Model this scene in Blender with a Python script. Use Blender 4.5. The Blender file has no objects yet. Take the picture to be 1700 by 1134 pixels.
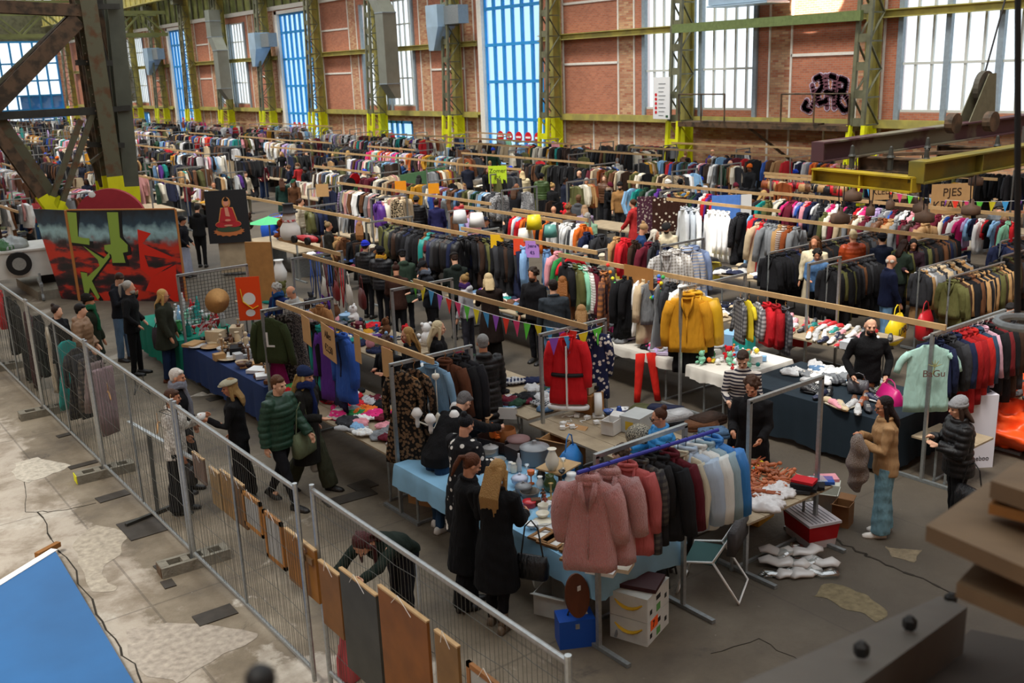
EXPO = 0.0
import bpy, bmesh, math, random
import numpy as np
from math import sin, cos, pi, radians, atan, sqrt, floor
from mathutils import Vector, Matrix, Euler, noise
SC = bpy.context.scene
COL = SC.collection
RND = random.Random(7)
V = Vector

# ------------------------------------------------------------------ camera (standing on a gallery 5.5 m above the hall floor)
CAMH = 5.5
FPX = 1653.0
_th = atan(454.6/FPX); _rho = radians(2.2); _az = radians(36.8)
CF = V((sin(_az)*cos(_th), cos(_az)*cos(_th), -sin(_th)))
_R0 = V((cos(_az), -sin(_az), 0)); _U0 = V((sin(_az)*sin(_th), cos(_az)*sin(_th), cos(_th)))
CR = cos(_rho)*_R0 - sin(_rho)*_U0
CU = sin(_rho)*_R0 + cos(_rho)*_U0
def ray(px, py):
    return CF + (px-850)/FPX*CR + (567-py)/FPX*CU
def at(px, py, z=0.0):
    """world point seen at a pixel of the photograph, at the height z"""
    d = ray(px, py); t = (z-CAMH)/d.z
    return V((d.x*t, d.y*t, z))
def atx(px, py, x):
    d = ray(px, py); t = x/d.x
    return V((x, d.y*t, CAMH+d.z*t))
def aty(px, py, y):
    d = ray(px, py); t = y/d.y
    return V((d.x*t, y, CAMH+d.z*t))
def atd(px, py, dist):
    d = ray(px, py)
    return V((0, 0, CAMH)) + d*dist
def vis(p, m=0.06):
    """is the world point in the view, with a margin"""
    v = V(p)-V((0, 0, CAMH)); dep = v.dot(CF)
    if dep < .3: return None
    x = 850+FPX*v.dot(CR)/dep; y = 567-FPX*v.dot(CU)/dep
    return (x, y, dep) if -1700*m < x < 1700*(1+m) and -1134*m < y < 1134*(1+m) else None
cam_d = bpy.data.cameras.new('camera'); cam = bpy.data.objects.new('camera', cam_d); COL.objects.link(cam)
cam_d.sensor_width = 36; cam_d.lens = FPX/1700*36; cam_d.clip_start = .05; cam_d.clip_end = 400
cam.matrix_world = Matrix(((CR.x, CU.x, -CF.x, 0), (CR.y, CU.y, -CF.y, 0), (CR.z, CU.z, -CF.z, CAMH), (0, 0, 0, 1)))
cam_d.dof.use_dof = True; cam_d.dof.focus_distance = 12.5; cam_d.dof.aperture_fstop = 2.8
SC.camera = cam

# ------------------------------------------------------------------ materials
MATS = {}
def lin(c):
    if isinstance(c, str):
        c = c.lstrip('#'); c = [int(c[i:i+2], 16)/255 for i in (0, 2, 4)]
        return tuple(((v+.055)/1.055)**2.4 if v > .04045 else v/12.92 for v in c)
    return tuple(c)
def newmat(name):
    m = bpy.data.materials.new(name); m.use_nodes = True
    nt = m.node_tree; b = nt.nodes['Principled BSDF']
    return m, nt, b
def mat(name, c, rough=.6, metal=0, nz=0.0, scale=8.0, bump=0.0, bscale=40.0, c2=None, lo=.4, hi=.6, spec=.35, detail=4):
    """plain surface; nz = strength of a brightness noise, c2 = second colour in noise patches (rust, stains)"""
    if name in MATS: return MATS[name]
    m, nt, b = newmat(name); N = nt.nodes; L = nt.links
    b.inputs['Roughness'].default_value = rough; b.inputs['Metallic'].default_value = metal
    b.inputs['Specular IOR Level'].default_value = spec
    col = (*lin(c), 1); b.inputs['Base Color'].default_value = col
    if nz or c2:
        tc = N.new('ShaderNodeTexCoord'); n = N.new('ShaderNodeTexNoise'); n.inputs['Scale'].default_value = scale; n.inputs['Detail'].default_value = detail
        L.new(tc.outputs['Object'], n.inputs['Vector'])
        r = N.new('ShaderNodeValToRGB'); L.new(n.outputs['Fac'], r.inputs['Fac'])
        if c2:
            r.color_ramp.elements[0].position = lo; r.color_ramp.elements[1].position = hi
            r.color_ramp.elements[0].color = col; r.color_ramp.elements[1].color = (*lin(c2), 1)
        else:
            r.color_ramp.elements[0].position = .3; r.color_ramp.elements[1].position = .7
            r.color_ramp.elements[0].color = tuple(v*(1-nz) for v in col[:3])+(1,); r.color_ramp.elements[1].color = tuple(min(1, v*(1+nz)) for v in col[:3])+(1,)
        L.new(r.outputs['Color'], b.inputs['Base Color'])
    if bump:
        tc = N.new('ShaderNodeTexCoord'); n = N.new('ShaderNodeTexNoise'); n.inputs['Scale'].default_value = bscale
        L.new(tc.outputs['Object'], n.inputs['Vector']); bp = N.new('ShaderNodeBump'); bp.inputs['Strength'].default_value = bump; bp.inputs['Distance'].default_value = .02
        L.new(n.outputs['Fac'], bp.inputs['Height']); L.new(bp.outputs['Normal'], b.inputs['Normal'])
    MATS[name] = m; return m
def tint(name, rough=.85, pattern=None, bump=.5, bscale=9.0, second=(.8, .8, .8), ps=1.0, metal=0, sheen=0.0, spec=.25):
    """surface whose base colour is the object's own colour, with an optional woven or printed pattern"""
    if name in MATS: return MATS[name]
    m, nt, b = newmat(name); N = nt.nodes; L = nt.links
    b.inputs['Roughness'].default_value = rough; b.inputs['Metallic'].default_value = metal; b.inputs['Specular IOR Level'].default_value = spec
    if sheen: b.inputs['Sheen Weight'].default_value = sheen
    oi = N.new('ShaderNodeObjectInfo'); tc = N.new('ShaderNodeTexCoord'); out = oi.outputs['Color']
    def mix(fac, a, bcol):
        x = N.new('ShaderNodeMix'); x.data_type = 'RGBA'; L.new(fac, x.inputs[0]); L.new(a, x.inputs[6])
        if isinstance(bcol, tuple): x.inputs[7].default_value = (*bcol, 1)
        else: L.new(bcol, x.inputs[7])
        return x.outputs[2]
    def ramp(src, lo, hi):
        r = N.new('ShaderNodeMapRange'); L.new(src, r.inputs[0]); r.inputs[1].default_value = lo; r.inputs[2].default_value = hi; return r.outputs[0]
    if pattern in ('plaid', 'stripe', 'hstripe', 'check'):
        for ax in (('X', 'Z') if pattern in ('plaid', 'check') else ('X',) if pattern == 'stripe' else ('Z',)):
            w = N.new('ShaderNodeTexWave'); w.bands_direction = ax; w.inputs['Scale'].default_value = 4.2*ps; L.new(tc.outputs['Object'], w.inputs['Vector'])
            f = ramp(w.outputs['Fac'], .45, .6)
            mu = N.new('ShaderNodeMath'); mu.operation = 'MULTIPLY'; L.new(f, mu.inputs[0]); mu.inputs[1].default_value = .6 if pattern in ('plaid', 'check') else 1.0
            out = mix(mu.outputs[0], out, second)
    elif pattern in ('leopard', 'floral', 'dots', 'fleck'):
        n = N.new('ShaderNodeTexVoronoi'); n.inputs['Scale'].default_value = {'leopard': 26, 'floral': 14, 'dots': 20, 'fleck': 60}[pattern]*ps; L.new(tc.outputs['Object'], n.inputs['Vector'])
        f = ramp(n.outputs['Distance'], *{'leopard': (.46, .54), 'floral': (.38, .3), 'dots': (.3, .25), 'fleck': (.4, .6)}[pattern])
        out = mix(f, out, second)
    ns = N.new('ShaderNodeTexNoise'); ns.inputs['Scale'].default_value = 5; L.new(tc.outputs['Object'], ns.inputs['Vector'])
    hs = N.new('ShaderNodeHueSaturation'); L.new(out, hs.inputs['Color'])
    r = N.new('ShaderNodeMapRange'); L.new(ns.outputs['Fac'], r.inputs[0]); r.inputs[3].default_value = .82; r.inputs[4].default_value = 1.18; L.new(r.outputs[0], hs.inputs['Value'])
    L.new(hs.outputs['Color'], b.inputs['Base Color'])
    if bump:
        n2 = N.new('ShaderNodeTexNoise'); n2.inputs['Scale'].default_value = bscale; n2.inputs['Detail'].default_value = 3
        mp = N.new('ShaderNodeMapping'); mp.inputs['Scale'].default_value = (1.6, 1.6, .5); L.new(tc.outputs['Object'], mp.inputs['Vector']); L.new(mp.outputs['Vector'], n2.inputs['Vector'])
        bp = N.new('ShaderNodeBump'); bp.inputs['Strength'].default_value = bump; bp.inputs['Distance'].default_value = .05
        L.new(n2.outputs['Fac'], bp.inputs['Height']); L.new(bp.outputs['Normal'], b.inputs['Normal'])
    MATS[name] = m; return m
def attrmat(name, rough=.85):
    if name in MATS: return MATS[name]
    m, nt, b = newmat(name); a = nt.nodes.new('ShaderNodeVertexColor'); a.layer_name = 'col'
    nt.links.new(a.outputs['Color'], b.inputs['Base Color']); b.inputs['Roughness'].default_value = rough; MATS[name] = m; return m

# ------------------------------------------------------------------ mesh building
def rotz(a): return Matrix.Rotation(a, 3, 'Z')
class MB:
    def __init__(s): s.v = []; s.f = []; s.m = []; s.c = []; s.mi = 0
    def add(s, vs, fs, smooth=None):
        o = len(s.v); s.v += [tuple(p) for p in vs]
        for f in fs: s.f.append(tuple(i+o for i in f)); s.m.append(s.mi)
        return s
    def box(s, c, d, rz=0.0, M=None):
        x, y, z = d[0]/2, d[1]/2, d[2]/2; R = M if M is not None else rotz(rz)
        vs = [V(c)+R @ V((a*x, b*y, e*z)) for a in (-1, 1) for b in (-1, 1) for e in (-1, 1)]
        return s.add(vs, [(0, 1, 3, 2), (4, 6, 7, 5), (0, 4, 5, 1), (2, 3, 7, 6), (0, 2, 6, 4), (1, 5, 7, 3)])
    def bar(s, a, b, w, h, up=(0, 0, 1)):
        a, b = V(a), V(b); d = (b-a); l = d.length; d.normalize(); u = V(up)
        if abs(d.dot(u)) > .98: u = V((1, 0, 0))
        r = d.cross(u).normalized(); u = r.cross(d)
        M = Matrix((r, d, u)).transposed()
        return s.box((a+b)/2, (w, l, h), M=M)
    def ibeam(s, a, b, w, h, t=.02, up=(0, 0, 1)):
        a, b = V(a), V(b); d = (b-a).normalized(); u = V(up)
        if abs(d.dot(u)) > .98: u = V((1, 0, 0))
        r = d.cross(u).normalized(); u = r.cross(d)
        s.bar(a, b, t, h, up); s.bar(a+u*h/2, b+u*h/2, w, t, up); s.bar(a-u*h/2, b-u*h/2, w, t, up); return s
    def tube(s, pts, r, n=8, cap=True, flat=1.0):
        pts = [V(p) for p in pts]; k = len(pts); rs = r if isinstance(r, (list, tuple)) else [r]*k
        o = len(s.v); ref = None
        for i, p in enumerate(pts):
            d = (pts[min(i+1, k-1)]-pts[max(i-1, 0)]).normalized()
            if ref is None: ref = V((0, 0, 1)) if abs(d.z) < .9 else V((1, 0, 0))
            x = d.cross(ref).normalized(); y = x.cross(d).normalized(); ref = y
            for j in range(n):
                a = 2*pi*j/n; s.v.append(tuple(p+x*cos(a)*rs[i]+y*sin(a)*rs[i]*flat))
        for i in range(k-1):
            for j in range(n):
                a, b = o+i*n+j, o+i*n+(j+1) % n; s.f.append((a, b, b+n, a+n)); s.m.append(s.mi)
        if cap:
            s.f.append(tuple(o+j for j in reversed(range(n)))); s.f.append(tuple(o+(k-1)*n+j for j in range(n))); s.m += [s.mi]*2
        return s
    def rings(s, rings, cap=True):
        """loft of equal length closed loops"""
        o = len(s.v); n = len(rings[0]); k = len(rings)
        for r in rings: s.v += [tuple(p) for p in r]
        for i in range(k-1):
            for j in range(n):
                a, b = o+i*n+j, o+i*n+(j+1) % n; s.f.append((a, b, b+n, a+n)); s.m.append(s.mi)
        if cap:
            s.f.append(tuple(o+j for j in reversed(range(n)))); s.f.append(tuple(o+(k-1)*n+j for j in range(n))); s.m += [s.mi]*2
        return s
    def ell(s, secs, n=16, M=None, cap=True):
        """sections (x,y,z,rx,ry) stacked along z"""
        rr = []
        for x, y, z, rx, ry in secs:
            rr.append([V((x+rx*cos(2*pi*j/n), y+ry*sin(2*pi*j/n), z)) for j in range(n)])
        if M is not None: rr = [[M @ p for p in r] for r in rr]
        return s.rings(rr, cap)
    def lathe(s, prof, c=(0, 0, 0), n=16, cap=True, sq=None):
        return s.rings([[V(c)+V((r*cos(2*pi*j/n), r*sin(2*pi*j/n), z)) for j in range(n)] for r, z in prof], cap)
    def sphere(s, c, r, n=10, m=7, M=None):
        r = r if isinstance(r, (tuple, list)) else (r, r, r); rr = []
        for i in range(m):
            t = -pi/2+pi*(i+.02*(i == 0)-.02*(i == m-1))/(m-1)
            if i in (0, m-1): t = (-pi/2+.12, pi/2-.12)[i > 0]
            ring = [V((r[0]*cos(t)*cos(2*pi*j/n), r[1]*cos(t)*sin(2*pi*j/n), r[2]*sin(t))) for j in range(n)]
            rr.append([V(c)+(M @ p if M is not None else p) for p in ring])
        return s.rings(rr)
    def prism(s, pts, a, b, M=None, off=(0, 0, 0)):
        """outline in the local xz plane pushed from y=a to y=b"""
        n = len(pts); f = lambda x, y, z: V(off)+(M @ V((x, y, z)) if M is not None else V((x, y, z)))
        o = len(s.v); s.v += [tuple(f(x, a, z)) for x, z in pts]+[tuple(f(x, b, z)) for x, z in pts]
        s.f.append(tuple(o+i for i in range(n))); s.f.append(tuple(o+n+i for i in reversed(range(n)))); s.m += [s.mi]*2
        for i in range(n): j = (i+1) % n; s.f.append((o+j, o+i, o+n+i, o+n+j)); s.m.append(s.mi)
        return s
    def mesh(s, name, smooth=False):
        me = bpy.data.meshes.new(name); me.from_pydata(s.v, [], s.f)
        if s.c:
            at_ = me.color_attributes.new('col', 'FLOAT_COLOR', 'POINT'); at_.data.foreach_set('color', np.array(s.c, dtype=np.float32).ravel())
        if any(s.m): me.polygons.foreach_set('material_index', s.m)
        if smooth: me.polygons.foreach_set('use_smooth', [True]*len(me.polygons))
        me.update(); return me
    def build(s, name, m, parent=None, smooth=False, loc=None, rz=0, color=None):
        return obj(name, s.mesh(name, smooth), m, parent, loc, rz, color)
def obj(name, me, m=None, parent=None, loc=None, rz=0, color=None):
    o = bpy.data.objects.new(name, me); COL.objects.link(o)
    ms = m if isinstance(m, (list, tuple)) else [m] if m else []
    for i, x in enumerate(ms):
        if len(me.materials) <= i: me.materials.append(x)
        elif me.materials[i] != x: o.material_slots[i].link = 'OBJECT'; o.material_slots[i].material = x
    if loc is not None: o.location = loc
    if rz: o.rotation_euler.z = rz
    if parent: o.parent = parent
    if color is not None: o.color = (*lin(color), 1)
    return o
def setc(o, c): o.color = (*lin(c), 1); return o
USED = {}
def tag(o, label, cat, group=None, kind=None):
    o['label'] = label; o['category'] = cat
    if group: o['group'] = group
    if kind: o['kind'] = kind
    return o
def struct(o): o['kind'] = 'structure'; return o
def empty(name, loc=(0, 0, 0), rz=0, parent=None):
    o = bpy.data.objects.new(name, None); COL.objects.link(o); o.location = loc; o.rotation_euler = (0, 0, rz); o.empty_display_size = .1
    if parent: o.parent = parent
    return o
def thing(name, label, cat, loc=(0, 0, 0), rz=0, group=None):
    return tag(empty(name, loc, rz), label, cat, group)
def dup(o, loc=None, rz=None, parent=None, keep=True):
    c = o.copy(); COL.objects.link(c); c.parent = parent
    for ch in o.children: dup(ch, parent=c)
    if loc is not None: c.location = loc
    if rz is not None: c.rotation_euler = (0, 0, rz)
    return c
def smoothed(me, angle=None):
    me.polygons.foreach_set('use_smooth', [True]*len(me.polygons)); return me
_sc2 = bpy.data.scenes.new('workbench'); _tmp = bpy.data.objects.new('tmp', bpy.data.meshes.new('tmp')); _sc2.collection.objects.link(_tmp)
def tmp_dg():
    with bpy.context.temp_override(scene=_sc2, view_layer=_sc2.view_layers[0]): return bpy.context.evaluated_depsgraph_get()
def remesh(mb, voxel=.012, smooth=4, decimate=None):
    """fuse overlapping closed shapes into one continuous skin"""
    me = mb.mesh('m'); _tmp.data = me
    _tmp.modifiers.clear()
    r = _tmp.modifiers.new('r', 'REMESH'); r.mode = 'VOXEL'; r.voxel_size = voxel; r.use_smooth_shade = True
    if smooth:
        k = _tmp.modifiers.new('s', 'SMOOTH'); k.iterations = smooth; k.factor = .5
    if decimate:
        k = _tmp.modifiers.new('d', 'DECIMATE'); k.ratio = decimate
    dg = tmp_dg()
    out = bpy.data.meshes.new_from_object(_tmp.evaluated_get(dg), depsgraph=dg)
    out.materials.clear(); smoothed(out); return out
def textmesh(body, size=1.0, depth=.01):
    cu = bpy.data.curves.new('t', 'FONT'); cu.body = body; cu.size = size; cu.extrude = depth; cu.align_x = 'CENTER'; cu.align_y = 'CENTER'
    o = bpy.data.objects.new('t', cu); _sc2.collection.objects.link(o); dg = tmp_dg()
    me = bpy.data.meshes.new_from_object(o.evaluated_get(dg), depsgraph=dg); me.materials.clear(); bpy.data.objects.remove(o); return me
# ================================================================== the hall
WX = 34.6; CX = 34.0; ZL = 2.95; ZU = 6.9; ZT = 10.5
YC = [13.2, 22.3, 31.6, 40.7, 49.7, 58.6, 67.2, 75.8, 84.4, 92.4, 100.8, 108.8, 117.2, 125.6, 134.]
YE = 139.5
olive = mat('olive_paint', '#6c6c54', .5, nz=.12, c2='#585844', scale=2.5, lo=.45, hi=.65)
olive_y = mat('olive_yellow_paint', '#b0a558', .5, c2='#989054', scale=1.5, lo=.4, hi=.6)
yellow = mat('safety_yellow_paint', '#dfe01c', .5, nz=.08, scale=3)
whitep = mat('white_paint', '#e6e2d8', .6, nz=.06)
steelblue = mat('grey_blue_steel', '#8d9aa3', .5, nz=.1)
bluep = mat('blue_paint', '#2f93d6', .45, nz=.08, scale=2)
galv = mat('galvanised_steel', '#a9adad', .38, .75, nz=.12, scale=30)
galv_d = mat('dull_galvanised_steel', '#8f9596', .5, .55, nz=.15, scale=25)
ductm = mat('duct_sheet_metal', '#8e9288', .45, .45, nz=.1, scale=1.5)
ductb = mat('duct_light_sheet', '#a9c3d6', .45, .3, nz=.08, scale=1.5)
rust = mat('rusty_olive_steel', '#5c5a46', .6, nz=.1, c2='#5d4028', scale=3.5, lo=.5, hi=.68, bump=.15)
rust_b = mat('rusty_brown_steel', '#604b38', .6, c2='#3a3024', scale=4, lo=.42, hi=.6, bump=.15)
darkst = mat('dark_grey_steel', '#34342f', .55, nz=.25, scale=5)
black = mat('black_matte', '#141414', .6)
def brick(name, cols, w=.24, h=.085, mortar='#a08d7c', bias=0.0, soldier=False):
    m, nt, b = newmat(name); N = nt.nodes; L = nt.links
    tc = N.new('ShaderNodeTexCoord'); sp = N.new('ShaderNodeSeparateXYZ'); cb = N.new('ShaderNodeCombineXYZ')
    L.new(tc.outputs['Object'], sp.inputs[0]); ad = N.new('ShaderNodeMath'); L.new(sp.outputs[0], ad.inputs[0]); L.new(sp.outputs[1], ad.inputs[1])
    L.new(ad.outputs[0], cb.inputs[0]); L.new(sp.outputs[2], cb.inputs[1])
    br = N.new('ShaderNodeTexBrick'); L.new(cb.outputs[0], br.inputs['Vector']); br.inputs['Scale'].default_value = 1
    br.inputs['Brick Width'].default_value = w; br.inputs['Row Height'].default_value = h; br.inputs['Mortar Size'].default_value = .008
    br.inputs['Color1'].default_value = (*lin(cols[0]), 1); br.inputs['Color2'].default_value = (*lin(cols[1]), 1); br.inputs['Mortar'].default_value = (*lin(mortar), 1); br.inputs['Bias'].default_value = bias
    n = N.new('ShaderNodeTexNoise'); n.inputs['Scale'].default_value = .5; n.inputs['Detail'].default_value = 5; L.new(tc.outputs['Object'], n.inputs['Vector'])
    r = N.new('ShaderNodeMapRange'); L.new(n.outputs['Fac'], r.inputs[0]); r.inputs[3].default_value = .75; r.inputs[4].default_value = 1.2
    hs = N.new('ShaderNodeHueSaturation'); L.new(br.outputs['Color'], hs.inputs['Color']); L.new(r.outputs[0], hs.inputs['Value']); L.new(hs.outputs[0], b.inputs['Base Color'])
    b.inputs['Roughness'].default_value = .85
    return m
brick_r = brick('red_brick', ('#c27858', '#ab6348'), .24, .085)
brick_m = brick('mixed_brick', ('#cfa880', '#ad6a4c'), .3, .1)
def glassmat(name, c, dif=.55):
    m, nt, b = newmat(name); N = nt.nodes; L = nt.links; out = N['Material Output']
    tr = N.new('ShaderNodeBsdfTransparent'); tr.inputs[0].default_value = (*lin(c), 1)
    tl = N.new('ShaderNodeBsdfTranslucent'); tl.inputs[0].default_value = (*lin(c), 1)
    mx = N.new('ShaderNodeMixShader'); mx.inputs[0].default_value = dif; L.new(tr.outputs[0], mx.inputs[1]); L.new(tl.outputs[0], mx.inputs[2])
    gl = N.new('ShaderNodeBsdfGlossy'); gl.inputs['Roughness'].default_value = .15; m2 = N.new('ShaderNodeMixShader'); m2.inputs[0].default_value = .05
    L.new(mx.outputs[0], m2.inputs[1]); L.new(gl.outputs[0], m2.inputs[2]); L.new(m2.outputs[0], out.inputs[0]); return m
pane = glassmat('milky_window_glass', '#f4f8fb', .3)
pane_b = glassmat('bluish_window_glass', '#d3e6f4', .3)
pane_g = glassmat('mossy_clerestory_glass', '#7c8a3c', .5)

# window openings: y0, y1, z0, z1, kind
OPEN = [(16.0, 21.7, 3.35, 9.9, 'white'), (28.3, 35.0, 3.35, 9.9, 'white'), (42.6, 48.1, 0.0, 10.3, 'blue'), (55.2, 61.8, 3.35, 9.9, 'white'),
        (69.4, 74.8, 0.0, 10.3, 'blue'), (81.2, 87.6, 3.35, 9.9, 'white'), (94.2, 99.4, 0.0, 10.3, 'blue'), (107.2, 113.4, 3.35, 9.9, 'white'), (120.5, 126, 0.0, 10.3, 'blue')]
DOORS = [(56.0, 60.0), (108.0, 111.0)]
def in_pier(y):
    for a, b, *_ in OPEN:
        if a-1.75 < y < a-.65 or b+.65 < y < b+1.75: return True
    return False
ys = sorted(set([6, YE]+[v for o in OPEN for v in (o[0], o[1], o[0]-1.75, o[0]-.65, o[1]+.65, o[1]+1.75)]+[v for d in DOORS for v in d]))
zs = [0, 2.4, ZL, 3.35, 9.9, 10.3, ZT]
w = MB()
for y0, y1 in zip(ys, ys[1:]):
    for z0, z1 in zip(zs, zs[1:]):
        ym, zm = (y0+y1)/2, (z0+z1)/2
        if any(a < ym < b and c < zm < d for a, b, c, d, _ in OPEN): continue
        if zm < 2.4 and any(a < ym < b for a, b in DOORS): continue
        w.mi = 0 if (zm < ZL or in_pier(ym)) else 1
        w.box((WX+.2, ym, zm), (.4, y1-y0, z1-z0))
struct(w.build('wall_right', [brick_m, brick_r]))
# white joint strips standing on the brick, all part of the wall trim
t = MB()
for a, b, z0, z1, k in OPEN:
    for s, e in ((a, -1), (b, 1)):
        for d in (.65, 1.75): t.box((WX-.02, s+e*d, ZT/2), (.04, .09, ZT))
for y0, y1 in zip([o[1]+1.75 for o in OPEN[:-1]], [o[0]-1.75 for o in OPEN[1:]]):
    for z in (5.55, 8.5): t.box((WX-.02, (y0+y1)/2, z), (.04, y1-y0, .11))
    t.box((WX-.02, y0+(y1-y0)*.45, ZL/2), (.04, .07, ZL))
t.box((WX-.06, (6+YE)/2, ZT+.05), (.2, YE-6, .3))
struct(t.build('trim_1', whitep))
# glazed clerestory above the brick
t = MB()
y = 7
while y < YE: t.box((WX, y, 11.9), (.12, .14, 2.6)); y += 1.45
struct(t.build('trim_2', olive))
g = MB(); g.box((WX+.1, (6+YE)/2, 11.9), (.03, YE-6, 2.6)); struct(g.build('window_30', mat('mossy_cladding', '#8a8f55', .6, c2='#5d6638', scale=1.1, lo=.35, hi=.6)))
# windows
def window(n, y0, y1, z0, z1, kind):
    f = MB(); g = MB(); f.mi = 0; yw = y1-y0
    if kind == 'blue':
        k = 6; j = .42
        f.mi = 1; f.box((WX+.0, y1-j/2, (z0+z1)/2), (.5, j, z1-z0)); f.box((WX, (y0+y1)/2, z1-.12), (.5, yw, .24)); f.mi = 0
        ya, yb = y0, y1-j
        for i in range(k+1): f.box((WX+.05, ya+(yb-ya)*i/k, (z0+z1)/2), (.16, .16, z1-z0-.1))
        for z in (z0+.1, 2.7, 4.75, 6.75, 8.7, z1-.3): f.box((WX+.03, (ya+yb)/2, z), (.14, yb-ya, .17))
        g.box((WX+.1, (ya+yb)/2, (z0+z1)/2), (.02, yb-ya, z1-z0-.1))
        fr = struct(f.build('window_%d' % n, [bluep, whitep]))
        pn = g.build('pane', pane_b, fr)
        if y0 < 100:      # round no entry signs on the door leaves
            for i in range(0, k-1, 1):
                yy = ya+(yb-ya)*(i+.5)/k
                s = thing('no_entry_sign', 'round red no entry sign on blue glazed door, %s pane from the right' % ('first', 'second', 'third', 'fourth', 'fifth')[i] if y0 < 50 else 'small red no entry sign on distant blue glazed door', 'sign', (WX-.12, yy, 1.75), 0, 'no entry signs on the blue doors')
                d = MB(); d.tube([(0, 0, 0), (-.02, 0, 0)], .3, 20); d.build('disc', mat('sign_red', '#d3202a', .4), s)
                d = MB(); d.box((-.03, 0, 0), (.015, .42, .1)); d.build('white_bar', mat('sign_white', '#f2f2f2', .4), s)
    else:
        f.mi = 1
        for y in (y0+.05, y1-.05, (y0+y1)/2-.25, (y0+y1)/2+.25) if kind == 'white' and yw > 6 else (y0+.05, y1-.05, y0+yw/3, y0+2*yw/3): f.box((WX-.02, y, (z0+z1)/2-.3), (.2, .2, z1-z0+.6))
        f.mi = 0; k = 11 if yw > 6 else 9
        for i in range(k+1): f.box((WX+.08, y0+yw*i/k, (z0+z1)/2), (.1, .09, z1-z0))
        for z in (z0+.05, 5.1, 8.4, z1-.05): f.box((WX+.07, (y0+y1)/2, z), (.12, yw, .09))
        g.box((WX+.15, (y0+y1)/2, (z0+z1)/2), (.02, yw, z1-z0))
        fr = struct(f.build('window_%d' % n, [mat('window_bar_cream', '#c9cbc4', .5), steelblue])); pn = g.build('pane', pane, fr)
for n, o in enumerate(OPEN): window(n+1, *o)
for n, (a, b) in enumerate(DOORS):
    f = MB(); 
    for y in (a+.08, a+(b-a)*.33, (a+b)/2, a+(b-a)*.67, b-.08): f.box((WX+.05, y, 1.2), (.14, .16, 2.4))
    for z in (.08, 2.32): f.box((WX+.05, (a+b)/2, z), (.14, b-a, .16))
    d = struct(f.build('door_%d' % (n+1), bluep)); g = MB(); g.box((WX+.08, (a+b)/2, 1.2), (.02, b-a, 2.3)); g.build('pane', pane_b, d)

# wall columns: yellow latticed foot, olive lattice shaft, flanged rear stanchion
def lattice(mb, x0, y, z0, z1, dx0, dx1, wy=.52, t=.13, step=1.15, plates=True):
    def xf(z): u = (z-z0)/(z1-z0); return dx0+(dx1-dx0)*u
    for s in (-1, 1): mb.bar((x0-xf(z0), y+s*wy/2, z0), (x0-xf(z1), y+s*wy/2, z1), t, t)
    z = z0; i = 0
    while z < z1-.2:
        z2 = min(z1, z+step); a = V((x0-xf(z), y-wy/2, z)); b = V((x0-xf(z2), y+wy/2, z2))
        mb.box((x0-xf(z)-.02, y, z+.12), (.03, wy, .3))
        # side lacing back to the stanchion
        if z2 < z1+.01:
            for s in (-1, 1):
                p, q = (x0-xf(z), x0) if i % 2 else (x0, x0-xf(z2)); mb.bar((p, y+s*wy/2, z), (q, y+s*wy/2, z2), .03, .09, (0, 1, 0))
                mb.bar((x0-xf(z), y+s*wy/2, z), (x0, y+s*wy/2, z), .03, .06)
        z = z2; i += 1
for k, y in enumerate(YC):
    r = thing('lattice_column', 'tall olive lattice steel column with bright yellow foot against the brick wall, %s from the right in view' % ['out of frame', 'first', 'second', 'third', 'fourth', 'fifth', 'sixth', 'seventh', 'eighth', 'ninth', 'tenth', 'eleventh', 'twelfth', 'thirteenth', 'fourteenth'][k] if k > 0 else 'olive lattice steel column beyond the rightmost window', 'column', (0, y, 0), 0)
    f = MB(); lattice(f, 0, 0, 0, ZL, 1.15, .95, .62, .17, .95); f.ibeam((0, .12, 0), (0, .12, ZL), .34, .5, .05, (1, 0, 0))
    o = f.build('yellow_foot', yellow, r); o.location.x = CX
    f = MB(); lattice(f, 0, 0, ZL, 13.0, .95, .55, .5, .14, 1.0); o = f.build('lattice_shaft', olive, r); o.location.x = CX
    f = MB(); f.ibeam((0, .12, ZL), (0, .12, 13), .34, .5, .05, (1, 0, 0)); o = f.build('stanchion', olive_y, r); o.location.x = CX
    f = MB(); f.box((CX-.75, 0, 12.2), (.9, .7, .35)); f.build('bracket', olive, r)
# wall rails between the columns
for z, nm, lb in ((ZL-.02, 'lower', 'low'), (ZU, 'upper', 'high')):
    for y0, y1 in zip(YC, YC[1:]):
        if any(k == 'blue' and a < (y0+y1)/2+1 and b > (y0+y1)/2-1 and False for a, b, c, d, k in OPEN): continue
        for a, b, c, d, k in OPEN:
            if k == 'blue' and y0 < a < y1: seg = [(y0, a-.1), (b+.1, y1)] if b < y1 else [(y0, a-.1)]; break
            if k == 'blue' and a < y0 < b: seg = [(b+.1, y1)]; break
        else: seg = [(y0, y1)]
        seg = [s for s in seg if s[1]-s[0] > .5]
        for sa, sb in seg:
            f = MB(); f.ibeam((CX+.35, sa, z), (CX+.35, sb, z), .3, .26, .04, (1, 0, 0) if z < 4 else (0, 0, 1))
            tag(f.build('wall_rail', olive_y), '%s olive yellow steel rail along the brick wall between lattice columns' % lb, 'rail', '%s wall rails' % nm)
f = MB(); f.bar((CX-1.0, 22.3, 6.85), (CX-1.0, 31.6, 6.85), .18, .36); tag(f.build('green_beam', mat('green_paint', '#6b7a4a', .5, nz=.15)), 'thick green beam between the two rightmost lattice columns', 'beam')
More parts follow.
